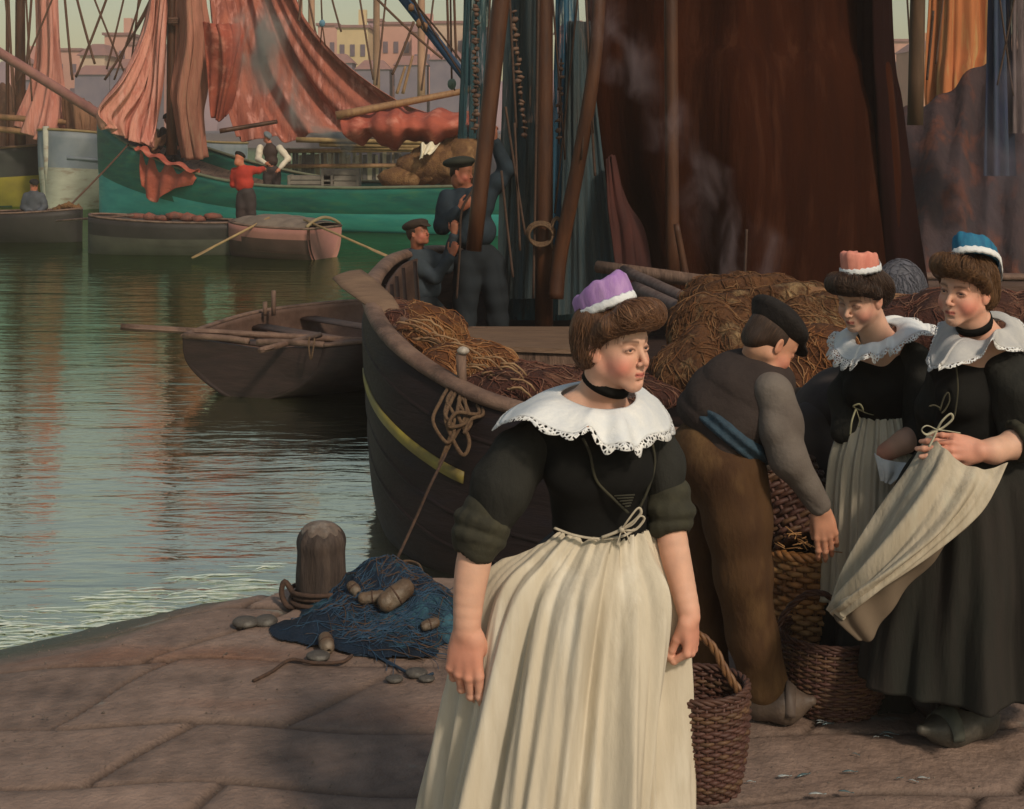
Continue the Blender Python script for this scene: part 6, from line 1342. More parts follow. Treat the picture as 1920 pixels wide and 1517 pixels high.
bodyb, v = b.build('body', .0036, skin, pb, lambda P: HB.colour(P, tone=SK*np.array([.98, .98, .97]), flush=.8, hands=((B_(1655, 850, -.10), .05), (B_(1586, 845, -.02), .06))))
HB.hair(pb, hair_dk, .0038, puff=1.08, extra=[((.05, -.085, .01), (.045, .045, .06), .02), ((0, .055, .100), (.055, .045, .022), .02)])
HB.coif(pb, (.70, .28, .21), (.58, .20, .15), tilt=12, roll=-6, c=(0, -.024, .108), rx=.068, ry=.082, hgt=.066, backdrop=.012)
b = SDF(); b.ell(B_(1655, 725, .05), (.140, .11, .11), k=.05); b.ell(B_(1622, 735, -.03), (.08, .075, .07), k=.05); b.ell(B_(1648, 762, .05), (.105, .095, .07), k=.05); b.ell(B_(1690, 685, .05), (.08, .08, .06), k=.05); b.ell(B_(1612, 690, .08), (.07, .08, .06), k=.05)
b.ell(B_(1640, 655, -.03), (.08, .12, .05), k=.01, mode='s'); b.disp = lambda P: .002*vn(P, 50, 2); b.build('bodice', .006, velvet, pb)
b = SDF(); b.chain([B_(1708, 680, .02), B_(1722, 740, -.0), B_(1728, 790, -.04)], [.070, .072, .068], k=.04); b.cone(B_(1728, 790, -.04), B_(1716, 822, -.08), .066, .055, k=.02); b.disp = lambda P: .007*np.sin((P @ np.array([28., 6, 26]))+1.3*vn(P, 14, 4)); b.build('sleeve', .006, blackw, pb)
b = SDF(); b.chain([B_(1605, 690, .12), B_(1590, 745, .08), B_(1584, 805, .02)], [.06, .062, .056], k=.04); b.disp = lambda P: .006*np.sin(P @ np.array([28., 6, 26])); b.build('sleeve', .006, blackw, pb)
inn = [B_(1625, 650, -.06), B_(1655, 645, -.04), B_(1678, 630, .02), B_(1680, 612, .08), B_(1660, 606, .13), B_(1635, 610, .13), B_(1614, 622, .10), B_(1604, 635, .05), B_(1608, 648, -.0)]
out = [B_(1602, 672, -.13), B_(1650, 660, -.14), B_(1686, 640, -.13), B_(1742, 622, -.03), B_(1735, 606, .12), B_(1680, 604, .22), B_(1600, 612, .22), B_(1568, 630, .14), B_(1570, 660, .0)]
collar(pb, inn, out, white_l, lift=.022, n=220, ruff=.016, nr=8, lacew=.045, seed=4)
RB = [(B_(1648, 775, .06), .098, .085), (B_(1646, 812, .06), .125, .12), (B_(1644, 870, .06), .155, .15), (B_(1640, 1000, .07), .165, .17), (B_(1640, 1150, .08), .19, .20), (B_(1640, 1292, .08), .22, .24)]
ringcloth('skirt', RB, skirt_g, pb, 50, 160, folds=lambda t, A: (.2+.8*t)*.012*np.sin(A*11))
front('apron', [(c_, rx*1.06, ry*1.03) for c_, rx, ry in RB[:4]]+[(B_(1640, 1120, .08), .190, .2)], apron_m, pb, lambda t: pi-.02, lambda t: 2*pi+np.interp(t, [0, .3, 1], [-.55, .0, .1]), lambda t, A: .014+.006*np.sin(A*30+t)+.006*np.sin(A*17+t*2)*(.5+t)+.003*np.sin(A*47), 70, 220)
rows = [[B_(1640, 850, -.16), B_(1660, 862, -.17), B_(1700, 868, -.15)], [B_(1646, 875, -.165), B_(1662, 885, -.18), B_(1688, 890, -.165)], [B_(1652, 900, -.165), B_(1660, 905, -.175), B_(1668, 908, -.17)]]
cloth('pocket', rows, white_l, '', nu=20, nv=24, folds=lambda U, V: .005*np.sin(V*14), parent=pb, thick=.004)
K = B_(1605, 766, -.09)
bow(pb, K, [[K, B_(1600, 762, -.1), B_(1612, 758, -.11), B_(1618, 770, -.1), K], [K, B_(1597, 790, -.11), B_(1594, 815, -.12)], [K, B_(1640, 778, -.05), B_(1685, 768, -.02)], [K, B_(1612, 790, -.1), B_(1610, 800, -.11)]], .004, mat('green_grey_tape', (.34, .33, .20), (.24, .22, .13), scale=30))
# ================================================================ MEN
def man(label, H, J, s, cloths, h, hands=(None, None), cap=None, tone=SK*np.array([.80, .70, .62]), hair=None, shoes=True, sl=1.0, bulk=1.0, tr=1.0, origin=None, vest=None, vx=(), tx=(), sash=None, shirtfold=.008, head_male=True, neck=None, capargs=None, loose_t=1.0):
    jac, tro = cloths; base = np.minimum(J['anL'], J['anR']) if 'anL' in J else J['pel']
    o0 = origin if origin is not None else ((J['anL']+J['anR'])/2 if 'anL' in J else J['pel'])
    p = empty('person', o0); tag(p, label, 'person')
    b = SDF(); H.sculpt(b, male=head_male, neck=neck is None)
    nr_ = neck or (.054, .062); b.cone(H.w((0, -.028, -.07) if neck is None else (0, -.035, -.045)), J['neck'], nr_[0]*s, nr_[1]*s, k=.03*s)
    ch = (J['shL']+J['shR'])/2; lat = norm(J['shL']-J['shR']); up = norm(ch-J['pel']); fr = np.cross(lat, up); R = np.array([lat, fr, up])
    b.ell(ch*.8+J['pel']*.2, (.15*s, .095*s, .16*s), R, k=.05*s); b.ell(J['pel'], (.13*s, .10*s, .11*s), R, k=.05*s); b.cone(ch, J['pel'], .09*s, .09*s, k=.05*s)
    for q, hd_ in zip('LR', hands):
        b.chain([J['sh'+q], J['el'+q], J['wr'+q]], [.05*s, .042*s, .028*s], k=.03*s)
        d = norm(J['wr'+q]-J['el'+q])
        if hd_ is None: hd_ = dict(d=d, nrm=(0, -1, .1), side=(1, 0, 0))
        hand(b, J['wr'+q], s=s*1.05, **hd_)
    if 'anL' in J:
        for q in 'LR':
            b.chain([J['hip'+q], J['kn'+q], J['an'+q]], [.085*s, .055*s, .04*s], k=.03*s); ft = J.get('ft'+q, J['an'+q]+np.array([.0, -.15*s, -.05*s])); b.cone(J['an'+q]-np.array([0, 0, .03*s]), ft, .035*s, .03*s, k=.02*s)
    b.build('body', h, skin, p, lambda P: H.colour(P, tone=tone, flush=.8, hands=()))
    # jacket
    b = SDF(); 
    b.ell(ch*.82+J['pel']*.18, (.185*s*bulk, .125*s*bulk, .17*s), R, k=.05*s); b.ell(ch*.4+J['pel']*.6, (.165*s*bulk, .125*s*bulk, .16*s), R, k=.05*s); b.cone(J['neck']-up*.03*s, ch, .075*s, .11*s, k=.05*s)
    if not vest:
        for q in 'LR': b.chain([J['sh'+q], J['sh'+q]*.5+J['el'+q]*.5, J['el'+q], J['wr'+q]*.9+J['el'+q]*.1], [.078*s*sl, .072*s*sl, .064*s*sl, .048*s*sl], k=.04*s)
    for c_, r_ in vx: b.ell(c_, r_, None, k=.06)
    b.disp = lambda P: s*(shirtfold*(.5-np.abs(np.sin((P @ np.array([11., 4, 13])/s)+2.0*vn(P, 8/s, 6))))+.005*vn(P, 22/s, 7, 2))
    b.build('vest' if vest else 'jacket', h*1.25, vest or jac, p)
    if vest:
        for q in 'LR':
            b = SDF(); b.chain([J['sh'+q], J['sh'+q]*.5+J['el'+q]*.5, J['el'+q], J['wr'+q]*.93+J['el'+q]*.07], [.085*s*sl, .078*s*sl, .070*s*sl, .050*s*sl], k=.04*s)
            b.disp = lambda P: s*(shirtfold*1.0*(.5-np.abs(np.sin((P @ np.array([11., 4, 13])/s)+2.0*vn(P, 7/s, 6))))+.005*vn(P, 24/s, 7, 2)); b.build('sleeve', h*1.15, jac, p)
    if 'anL' in J:
        b = SDF(); b.ell(J['pel'], (.155*s, .135*s, .12*s), R, k=.05*s)
        for q in 'LR': b.chain([J['hip'+q], J['hip'+q]*.5+J['kn'+q]*.5, J['kn'+q], J['kn'+q]*.45+J['an'+q]*.55, J['an'+q]+np.array([0, 0, .02*s])], [.118*s*tr, .108*s*tr, .092*s*tr, .084*s*tr, .082*s*tr*loose_t], k=.04*s)
        for c_, r_ in tx: b.ell(c_, r_, None, k=.06)
        b.disp = lambda P: s*(.011*(.5-np.abs(np.sin((P @ np.array([14., 6, 5])/s)+1.8*vn(P, 6/s, 16))))+.005*vn(P, 20/s, 17, 2)); b.build('trousers', h*1.3, tro, p)
        if shoes:
            for q in 'LR':
                an = J['an'+q]; ft = J.get('ft'+q, an+np.array([.0, -.15*s, -.05*s])); b = SDF(); b.cone(an-np.array([0, 0, .04*s]), ft, .045*s, .04*s, k=.02*s); b.build('shoe', h*1.4, wood_dk, p)
    if hair is not None:
        b = SDF(); b.use(H.R, H.C, H.sc); b.ell((0, -.026, .030), (.079, .090, .082), k=.01); b.ell((0, -.07, -.02), (.062, .035, .05), k=.02); b.use(); b.disp = lambda P: .002*s*vn(P, 80/s, 5)
        ho, v = b.build('hair', h, hair, p); q = H.loc(v); vattr(ho, 'strand', np.stack([np.arctan2(q[:, 0], q[:, 1])*2, q[:, 2]*8, q[:, 2]*0], 1), 'FLOAT_VECTOR')
    if cap is not None:
        a = dict(c=(0, -.012, .078), r=(.098, .118, .042), tilt=-8, visor=True); a.update(capargs or {})
        t = radians(a['tilt']); Rc = np.array([[1, 0, 0], [0, cos(t), sin(t)], [0, -sin(t), cos(t)]])
        b = SDF(); b.use(H.R, H.C, H.sc); b.ell(a['c'], a['r'], Rc, k=.01); b.ell((0, -.02, .062), (.083, .098, .042), k=.03)
        if a['visor']: b.ell((0, .098, .052), (.060, .045, .010), np.array([[1, 0, 0], [0, cos(-.45), sin(-.45)], [0, -sin(-.45), cos(-.45)]]), k=.012)
        b.use(); b.disp = lambda P: s*(.003*vn(P, 30/s, 5, 2)); b.build('cap', h*1.1, cap, p)
    return p
cap_k = mat('black_cap', (.014, .012, .012), (.024, .020, .018), scale=12, rough=.85, bump=.4, bscale=40, spec=.2); cap_br = mat('brown_cap', (.040, .026, .018), (.026, .018, .014), scale=10, rough=.9)
vest_m = mat('grey_brown_vest', (.050, .038, .034), (.036, .027, .025), scale=4, rough=.9, bump=.5, bscale=13, spec=.15, dist=.02)
sleeve_m = mat('grey_shirt', (.165, .142, .124), (.105, .086, .075), scale=5, rough=.9, bump=.5, bscale=11, spec=.15, dist=.02)
trous_m = mat('ochre_brown_trousers', (.085, .045, .020), (.050, .025, .013), scale=2.6, stretch=(2, 2, .8), rough=.9, bump=.5, bscale=9, spec=.15, dist=.02, c3=(.12, .068, .030))
sock = mat('dark_stocking', (.02, .018, .018), (.03, .026, .025), scale=20, rough=.9)
hair_m = hair_dk
def M_(px, py, d=0.0): return W(px, py, 5.0+d)
HM = Head(M_(1446, 642, .0), 112, 38, 0, .98)
JM = dict(neck=M_(1408, 692, .04), shL=M_(1398, 735, .20), shR=M_(1450, 738, -.12), elR=M_(1478, 862, -.17), wrR=M_(1541, 955, -.15), elL=M_(1440, 850, .36), wrL=M_(1468, 925, .48), pel=M_(1338, 850, .03),
          hipL=M_(1318, 880, .13), knL=M_(1312, 1075, .18), anL=M_(1325, 1278, .22), hipR=M_(1372, 885, -.06), knR=M_(1393, 1080, -.08), anR=M_(1432, 1288, -.02), ftR=M_(1466, 1334, -.02), ftL=M_(1360, 1300, .22))
pm = man('stooping man in black cap, grey brown vest and brown trousers reaching into a tall basket', HM, JM, 1.0, (sleeve_m, trous_m), .0042,
         hands=(dict(d=(.3, 0, -1), nrm=(0, -1, 0), side=(1, 0, 0)), dict(d=(.16, -.05, -1), nrm=(-.10, -.95, .25), side=(-1, 0, 0), curl=((14, 20, 10), (16, 22, 10), (18, 24, 12), (22, 26, 12)), thumb=(.8, .3, .6, 10), spread=1.1)),
         cap=cap_k, hair=hair_m, vest=vest_m, neck=(.046, .050), tr=.98, sl=.82, vx=[(M_(1380, 728, .05), (.150, .17, .115)), (M_(1330, 765, .06), (.110, .15, .085)), (M_(1425, 700, .05), (.085, .16, .065))], tx=[(M_(1335, 870, .04), (.145, .16, .13)), (M_(1385, 935, -.04), (.085, .09, .12))], shoes=False, origin=M_(1385, 1347, .05), capargs=dict(c=(0, -.02, .085), r=(.112, .125, .048), tilt=-6))
# blue sash
rows = []; P0, P1, P2 = M_(1262, 800, .06), M_(1340, 785, -.13), M_(1408, 838, -.13)
ax = norm(JM['shR']*.5+JM['shL']*.5-JM['pel']); lt_ = norm(JM['shL']-JM['shR']); lt_ = norm(lt_-ax*np.dot(lt_, ax)); b = SDF(); ringsdf(b, JM['pel']+ax*.100, ax, .140, .030, k=.02, e=1.2, n=24); b.disp = lambda P: .006*np.sin((P @ ax)*150+2*vn(P, 9, 3))
b.build('sash', .0045, mat('blue_sash', (.035, .075, .11), (.022, .035, .05), scale=6, rough=.9, bump=.5, bscale=30), pm)
b = SDF(); b.cone(JM['anR']+np.array([0, 0, .08]), JM['anR']-np.array([0, 0, .03]), .052, .050, k=.02); b.cone(JM['anR']-np.array([0, 0, .03]), JM['ftR'], .048, .036, k=.03); b.build('stocking', .006, sock, pm)
clog('brown wooden clog of the stooping man, leather strap over the instep', Wz(1528, 1360, 0), Wz(1394, 1348, 0), .14, .165, clog_b, mat('brown_strap', (.07, .05, .042), (.1, .075, .06), scale=20, rough=.6))
# second stooping figure behind
def N_(px, py, d=0.0): return W(px, py, 5.55+d)
HN = Head(N_(1500, 800, .25), 150, 60, 0, .97)
JN = dict(neck=N_(1512, 770, .2), shL=N_(1562, 762, .05), shR=N_(1522, 790, -.02), elR=N_(1528, 880, -.06), wrR=N_(1545, 945, -.08), elL=N_(1568, 880, .02), wrL=N_(1572, 955, -.02), pel=N_(1590, 840, .42),
          hipL=N_(1620, 870, .42), knL=N_(1620, 1010, .30), anL=N_(1620, 1190, .42), hipR=N_(1570, 870, .42), knR=N_(1560, 1010, .25), anR=N_(1570, 1190, .4))
man('figure in dark jacket with pale shoulder stooping behind the basket, mostly hidden', HN, JN, .95, (mat('dark_jacket', (.035, .027, .027), (.055, .045, .042), scale=4, rough=.85), trous_m), .006,
    cap=cap_k, vest=mat('black_jacket', (.030, .022, .022), (.06, .052, .048), scale=3, rough=.85), shoes=False, hands=(dict(d=(.2, -.2, -1), nrm=(.3, -1, 0), side=(1, 0, 0)), dict(d=(.1, -.2, -1), nrm=(0, -1, 0), side=(1, 0, 0))))
# tall man and boy on the near boat
blue_j = mat('blue_work_jacket', (.030, .045, .060), (.020, .028, .036), scale=3, rough=.9, bump=.4, bscale=8, spec=.12); blue_d = mat('dark_blue_trousers', (.022, .028, .034), (.016, .02, .024), scale=3, rough=.9, spec=.12); blue_b = mat('boy_blue_smock', (.050, .065, .080), (.032, .042, .05), scale=3, rough=.9, bump=.4, bscale=8, spec=.12)
tan = SK*np.array([.42, .26, .20])
def T_(px, py, d=0.0): return W(px, py, 12.2+d)
HT = Head(T_(866, 322), 62, 8, 0, .98)
JT = dict(neck=T_(868, 352, .03), shR=T_(838, 372, .02), shL=T_(918, 362, .04), elR=T_(828, 425, -.12), wrR=T_(862, 392, -.20), elL=T_(950, 318, .02), wrL=T_(926, 262, -.08), pel=T_(898, 480, .03),
          hipR=T_(878, 500, .0), hipL=T_(922, 500, .04), knR=T_(872, 560, .0), knL=T_(930, 562, .02), anR=T_(872, 632, .0), anL=T_(936, 632, .05))
JT = {k: v for k, v in JT.items()}
man('tall man in dark beret and blue jacket gripping the leaning spar', HT, JT, 1.0, (blue_j, blue_d), .010, cap=mat('green_black_beret', (.020, .024, .018), (.030, .032, .024), scale=8, rough=.9), tone=tan, hair=hair_dk, bulk=1.12, tr=1.05, origin=T_(905, 632),
    hands=(dict(d=(-.1, 0, 1), nrm=(-.3, -1, 0), side=(-1, 0, 0), curl=((60, 60, 30),)*4), dict(d=(.7, -.2, .5), nrm=(0, -1, 0), side=(-.5, 0, 1), curl=((50, 60, 30),)*4)),
    capargs=dict(c=(-.01, -.035, .080), r=(.125, .15, .050), tilt=14, visor=False))
rope('hauling_rope', [T_(905, 310, -.3), T_(890, 350, -.3), T_(866, 395, -.32), T_(862, 470, -.3), T_(856, 560, -.25)], .010, rope_dk, 'rope hauled down by the tall man and the boy', n=30)
def K_(px, py, d=0.0): return W(px, py, 11.9+d)
HK = Head(K_(784, 436), 58, -12, 0, .92)
JK = dict(neck=K_(782, 468, .03), shR=K_(768, 488, .02), shL=K_(806, 484, .14), elR=K_(816, 520, -.1), wrR=K_(848, 478, -.16), elL=K_(836, 500, .10), wrL=K_(852, 438, .0), pel=K_(796, 572, .03),
          hipR=K_(786, 588, .0), hipL=K_(816, 588, .06), knR=K_(790, 622, -.02), knL=K_(828, 622, .06), anR=K_(786, 662, .02), anL=K_(836, 662, .08))
man('boy in brown cap and blue smock reaching up to the same rope', HK, JK, .86, (blue_b, blue_d), .010, cap=cap_br, tone=tan*1.1, hair=hair_dk, bulk=1.15, origin=K_(808, 662),
    hands=(dict(d=(0, 0, 1), nrm=(-.3, -1, 0), side=(-1, 0, 0), curl=((60, 60, 30),)*4), dict(d=(.3, 0, 1), nrm=(0, -1, 0), side=(-1, 0, 0), curl=((60, 60, 30),)*4)), capargs=dict(c=(0, -.02, .075), r=(.105, .13, .046), tilt=4))
# small figures in the middle distance
red_s = mat('red_shirt', (.46, .040, .022), (.33, .030, .018), scale=3, rough=.85); dk_t = mat('dark_far_trousers', (.045, .030, .028), (.03, .022, .022), scale=3); tanf = SK*np.array([.70, .42, .32])
def fig(label, D, head, yaw, pitch, J, s, cl, **k):
    P = lambda q: W(q[0], q[1], D+(q[2] if len(q) > 2 else 0)); JJ = {a: P(v) for a, v in J.items()}
    return man(label, Head(P(head), yaw, pitch, 0, s), JJ, s, cl, .02, tone=tanf, **k)
fig('man in a red shirt standing in a rowing boat, leaning on the teal boat', 26.8, (449, 298), 150, 25,
    dict(neck=(453, 311), shL=(440, 322, .1), shR=(468, 318, 0), elL=(438, 345, .1), wrL=(452, 330, .45), elR=(484, 320, .2), wrR=(494, 316, .5), pel=(461, 362), hipL=(455, 370), hipR=(468, 370), knL=(452, 402), knR=(470, 402), anL=(452, 440), anR=(470, 440)),
    1.0, (red_s, dk_t), cap=cap_k, bulk=1.1, capargs=dict(visor=False))
fig('man in white shirt sleeves, dark waistcoat and pale cap working on the teal boat', 34.2, (501, 258), 40, 30,
    dict(neck=(505, 268), shL=(524, 277, .0), shR=(488, 277, .1), elL=(540, 298, -.1), wrL=(524, 316, -.3), elR=(484, 298, 0), wrR=(498, 306, -.3), pel=(510, 318, .1), hipL=(518, 322, .1), hipR=(502, 322, .1), knL=(518, 345, .1), knR=(502, 345, .1), anL=(518, 372, .1), anR=(502, 372, .1)),
    1.0, (mat('white_shirt_far', (.66, .58, .46), (.5, .44, .36), scale=4), dk_t), cap=mat('grey_cap', (.10, .12, .14), (.14, .16, .17), scale=4), vest=mat('dark_waistcoat', (.055, .030, .024), (.035, .02, .018), scale=3), bulk=1.0)
fig('dark clothed sailor hunched on the deck beside the red cloth', 36.4, (314, 222), -30, 20,
    dict(neck=(320, 232), shL=(342, 244), shR=(306, 244), elL=(348, 262), wrL=(334, 274, -.2), elR=(302, 262), wrR=(314, 272, -.2), pel=(326, 284), hipL=(332, 286), hipR=(320, 286), knL=(336, 300, -.3), knR=(314, 300, -.3), anL=(336, 322), anR=(314, 322)),
    1.05, (mat('navy_jersey', (.025, .028, .035), (.04, .038, .04), scale=3), dk_t), cap=cap_k)
fig('second sailor behind the red cloth, ruddy face and brown jacket', 36.8, (289, 232), 10, 20,
    dict(neck=(288, 242), shL=(304, 252), shR=(276, 252), elL=(306, 268), wrL=(298, 280, -.2), elR=(274, 268), wrR=(284, 280, -.2), pel=(290, 290), hipL=(296, 292), hipR=(284, 292), knL=(298, 305, -.3), knR=(284, 305, -.3), anL=(296, 326), anR=(284, 326)),
    1.0, (mat('brown_jersey', (.11, .05, .035), (.07, .035, .03), scale=3), dk_t), cap=cap_br)
fig('man in a blue grey smock sitting in the black rowing boat at the left', 29.4, (64, 348), 30, 15,
    dict(neck=(63, 358), shL=(78, 368), shR=(50, 368), elL=(84, 388), wrL=(72, 398, -.2), elR=(44, 388), wrR=(58, 400, -.2), pel=(64, 402), hipL=(72, 404), hipR=(58, 404), knL=(78, 406, -.4), knR=(54, 406, -.4), anL=(78, 430, -.4), anR=(54, 430, -.4)),
    1.0, (mat('blue_grey_smock', (.075, .085, .10), (.05, .055, .065), scale=3), dk_t), cap=cap_k)
# ================================================================ QUAY THINGS
def woven(g, Pf, nlev, nst, r, seed=0, mi=0, amp=.8, mis=(0,), lo=0, hi=1, jit=.15):
    """basket weave: horizontal withies going in and out of the stakes; Pf(a, t) -> point, outward normal"""
    R = random.Random(seed); n = nst*4
    for k in range(nlev):
        t = lo+(hi-lo)*(k+.5)/nlev+R.uniform(-.15, .15)/nlev; ph = k*pi+R.uniform(-.25, .25); P = []
        for i in range(n+1):
            a = 2*pi*i/n; p, nr = Pf(a, t); P.append(p+nr*(r*amp*sin(a*nst/2*1.0+ph))+np.array([0, 0, R.uniform(-jit, jit)*r]))
        g.tube(P, [r*(1+R.uniform(-.15, .15)) for _ in P], 6, cap=False, mi=R.choice(mis))
def basket(label, base, R0, R1, hgt, m, mats=None, tiltv=(0, 0, 1), mid=1.06, nlev=22, nst=26, handle=None, seed=1, r=None, cont=None, hm=None, e=1.0):
    base = np.asarray(base, float); up = norm(tiltv); u = norm(np.cross([0, 1, 0], up)); u = u if np.linalg.norm(u) > .1 else np.array([1., 0, 0]); w_ = np.cross(up, u)
    th = empty('basket', base); tag(th, label, 'basket')
    def rad(t): return R0+(R1-R0)*t+(mid-1)*R1*4*t*(1-t)*1.6
    def Pf(a, t):
        n_ = u*cos(a)+w_*sin(a)*e; return base+up*hgt*t+n_*rad(t), norm(n_)
    r = r or hgt/nlev*.58; g = G(); woven(g, Pf, nlev, nst, r, seed, mis=(0, 1, 2) if mats else (0,)); 
    for i in range(nst):
        a = 2*pi*(i+.5)/nst; g.tube([Pf(a, t)[0] for t in np.linspace(0, 1, 7)], r*.8, 5, mi=1 if mats else 0)
    g.build('weave', m, th, True, mats)
    g = G(); n = 60
    for q in range(3): g.tube([Pf(2*pi*i/n, 1.0)[0]+Pf(2*pi*i/n, 1)[1]*r*1.0*sin(i*2*pi/n*10+q*2.1)+up*(r*1.0*cos(i*2*pi/n*10+q*2.1)+r) for i in range(n+1)], r*1.0, 6, cap=False)
    g.build('rim', hm or m if m else mats[0], th)
    g = G(); bot = [Pf(a, .02)[0] for a in np.linspace(0, 2*pi, 30, endpoint=False)]; g.add(bot, [tuple(range(30))]); g.build('bottom', m or mats[2], th)
    if handle:
        g = G(); P = cr(handle, 50)
        for q in range(3):
            PP = []
            for i, p in enumerate(P):
                tq = norm(P[min(i+1, 49)]-P[max(i-1, 0)]); a1_ = norm(np.cross(tq, [0, 1, .1])); b1_ = np.cross(tq, a1_); an = i*.55+q*2.09; PP.append(p+(a1_*cos(an)+b1_*sin(an))*r*1.1)
            g.tube(PP, r*1.05, 6)
        g.build('handle', hm or m or mats[0], th)
    return th, Pf
dkw = [mat('dark_wicker_a', (.085, .036, .022), (.048, .022, .016), scale=25, rough=.6), mat('dark_wicker_b', (.060, .026, .021), (.09, .04, .03), scale=25, rough=.6), mat('dark_wicker_c', (.12, .062, .032), (.07, .038, .022), scale=25, rough=.6)]
gdw = [mat('golden_wicker_a', (.36, .165, .055), (.20, .09, .035), scale=25, rough=.55), mat('golden_wicker_b', (.13, .055, .022), (.2, .09, .035), scale=25, rough=.55), mat('golden_wicker_c', (.44, .24, .095), (.26, .13, .055), scale=25, rough=.55)]
hnd = mat('twisted_handle_withy', (.17, .085, .035), (.09, .04, .02), scale=40, rough=.5)
# basket carried by the foreground woman
D = 3.66; bc = W(1318, 1478, D+.05)
basket('dark wicker basket with twisted handle carried by the woman in front', bc, .088, .122, .262, None, dkw, nlev=28, nst=34, mid=1.05, seed=3, hm=hnd, tiltv=(-.03, 0, 1),
       handle=[W(1385, 1295, D-.06), W(1362, 1260, D-.06), W(1338, 1215, D-.05), W(1312, 1192, D-.05), W(1290, 1196, D-.03), W(1262, 1230, D+.0), W(1240, 1290, D+.06)])
# tall golden basket the man reaches into
basket('tall golden brown wicker basket the stooping man reaches into', Wz(1524, 1286, 0)+np.array([0, .11, 0]), .125, .160, .47, None, gdw, nlev=24, nst=26, mid=1.04, seed=5, hm=gdw[2])
b_, _ = basket('dark red wicker basket tipped against the golden one, behind the man\'s hand', W(1512, 1012, 5.34), .12, .15, .24, None, dkw, nlev=14, nst=22, seed=7, tiltv=(-.35, .5, .8))
G1 = Wz(1548, 1300, 0)+np.array([0, -.10, 0]); 
def gp(x, y, dd=0): return W(x, y, 4.98+dd)
basket('round dark basket with a hoop handle standing on the paving beside the clog', G1, .155, .180, .255, None, dkw, nlev=26, nst=38, mid=1.08, seed=9,
       handle=[gp(1450, 1190, .12), gp(1480, 1140, .12), gp(1520, 1112, .1), gp(1560, 1122, .1), gp(1600, 1170, .1), gp(1625, 1200, .12)], hm=dkw[0])
g = G()
R3 = random.Random(3)
for i in range(46):
    x, y = R3.uniform(1470, 1575), R3.uniform(1000, 1034); a = W(x, y, 5.2+R3.uniform(-.1, .1)); g.tube([a, a+np.array([R3.uniform(-.06, .06), R3.uniform(-.03, .03), R3.uniform(-.01, .035)])], .0022, 4)
tag(g.build('straw', gdw[2]), 'wisps of golden straw sticking out of the tall wicker basket', 'straw', kind='stuff')
# bollard
bl = Wz(603, 1140, -.02); bd = empty('bollard', bl); tag(bd, 'dark weathered wooden mooring bollard with domed top at the water edge', 'bollard')
s = SDF(); r_ = .108
s.cone(bl+np.array([0, 0, -.05]), bl+np.array([0, 0, .27]), r_*1.02, r_*.94, k=.02); s.ell(bl+np.array([0, 0, .285]), (r_*.92, r_*.92, .075), k=.02)
s.disp = lambda P: .004*np.sin(np.arctan2(P[:, 0]-bl[0], P[:, 1]-bl[1])*9+1.5*vn(P, 9, 2))+.003*vn(P, 30, 5, 2)
s.build('post', .006, mat('bollard_wood', (.055, .038, .030), (.030, .022, .020), scale=6, stretch=(3, 3, .5), rough=.7, bump=.6, bscale=22, bstretch=(3, 3, .4), c3=(.085, .060, .048)), bd)
s = SDF(); s.ell(bl+np.array([0, 0, .322]), (r_*.78, r_*.78, .052), k=.01); s.disp = lambda P: .004*vn(P, 34, 9, 2); s.build('worn_cap', .006, mat('bollard_top', (.17, .125, .10), (.10, .08, .068), scale=22, rough=.75, bump=.6, bscale=50, c3=(.22, .19, .165)), bd)
g = G()
for k in range(4):
    g.tube([bl+np.array([(r_*1.12+.012*(k % 2))*cos(a), (r_*1.12+.012*(k % 2))*sin(a), .035+k*.017+.008*sin(a+k)]) for a in np.linspace(0, 2*pi, 30)], .010, 7)
g.tube(cr([bl+np.array(q) for q in [(-.11, -.05, .07), (-.15, -.05, .13), (-.165, -.05, .08), (-.14, -.06, .03), (-.10, -.08, .03)]], 20), .012, 7)
tag(g.build('mooring_rope', rope_dk), 'dark mooring rope wound round the foot of the bollard', 'rope')
# blue net heap
def hz_net(x, y):
    P = np.array([(x-bl[0]-.28)/.62, (y-bl[1]+.16)/.42]); return P
nn = 150; xs_ = np.linspace(-1.35, -.20, nn); ys_ = np.linspace(5.02, 6.62, 170)
X, Y = np.meshgrid(xs_, ys_, indexing='ij')
P = np.stack([X, Y, X*0], -1).reshape(-1, 3)
cx, cy = W(700, 1150, 6.05)[0], 6.0
def bump_(x0, y0, rx, ry, a=0.0): 
    dx, dy = X-x0, Y-y0; c_, s_ = cos(a), sin(a); u, v_ = dx*c_+dy*s_, -dx*s_+dy*c_; return np.exp(-(u/rx)**2-(v_/ry)**2)
pt = lambda px, py: Wz(px, py, .03)
Hn = 0
for (px, py, rx, ry, hh, a) in [(690, 1120, .20, .14, .12, -.1), (745, 1135, .20, .15, .13, -.2), (640, 1160, .22, .16, .06, 0), (600, 1175, .17, .10, .03, .1), (800, 1170, .16, .16, .075, -.3), (820, 1150, .12, .2, .07, 0), (700, 1200, .22, .12, .03, 0), (770, 1215, .16, .1, .03, 0), (680, 1250, .10, .09, .012, .8)]:
    q = pt(px, py); Hn = Hn+hh*bump_(q[0], q[1], rx, ry, a)
Hn = Hn+.012*fbm(P, 18, 3, 3).reshape(X.shape)*np.clip(Hn*20, 0, 1); ragged = .012+.016*fbm(P, 11, 8, 3).reshape(X.shape)
keep = Hn > ragged+.006
ridge = .014*(1-np.abs(np.sin(X*34+14*Y+2.6*fbm(P, 5, 5, 2).reshape(X.shape))))*np.clip(Hn*12, 0, 1)
Zn = quay_z(X, Y)+np.maximum(Hn+ridge-ragged, 0)+.004; Vn = np.stack([X, Y, Zn], -1).reshape(-1, 3)
fcs = [f for f in grid_faces(nn, 170) if keep.ravel()[list(f)].all()]
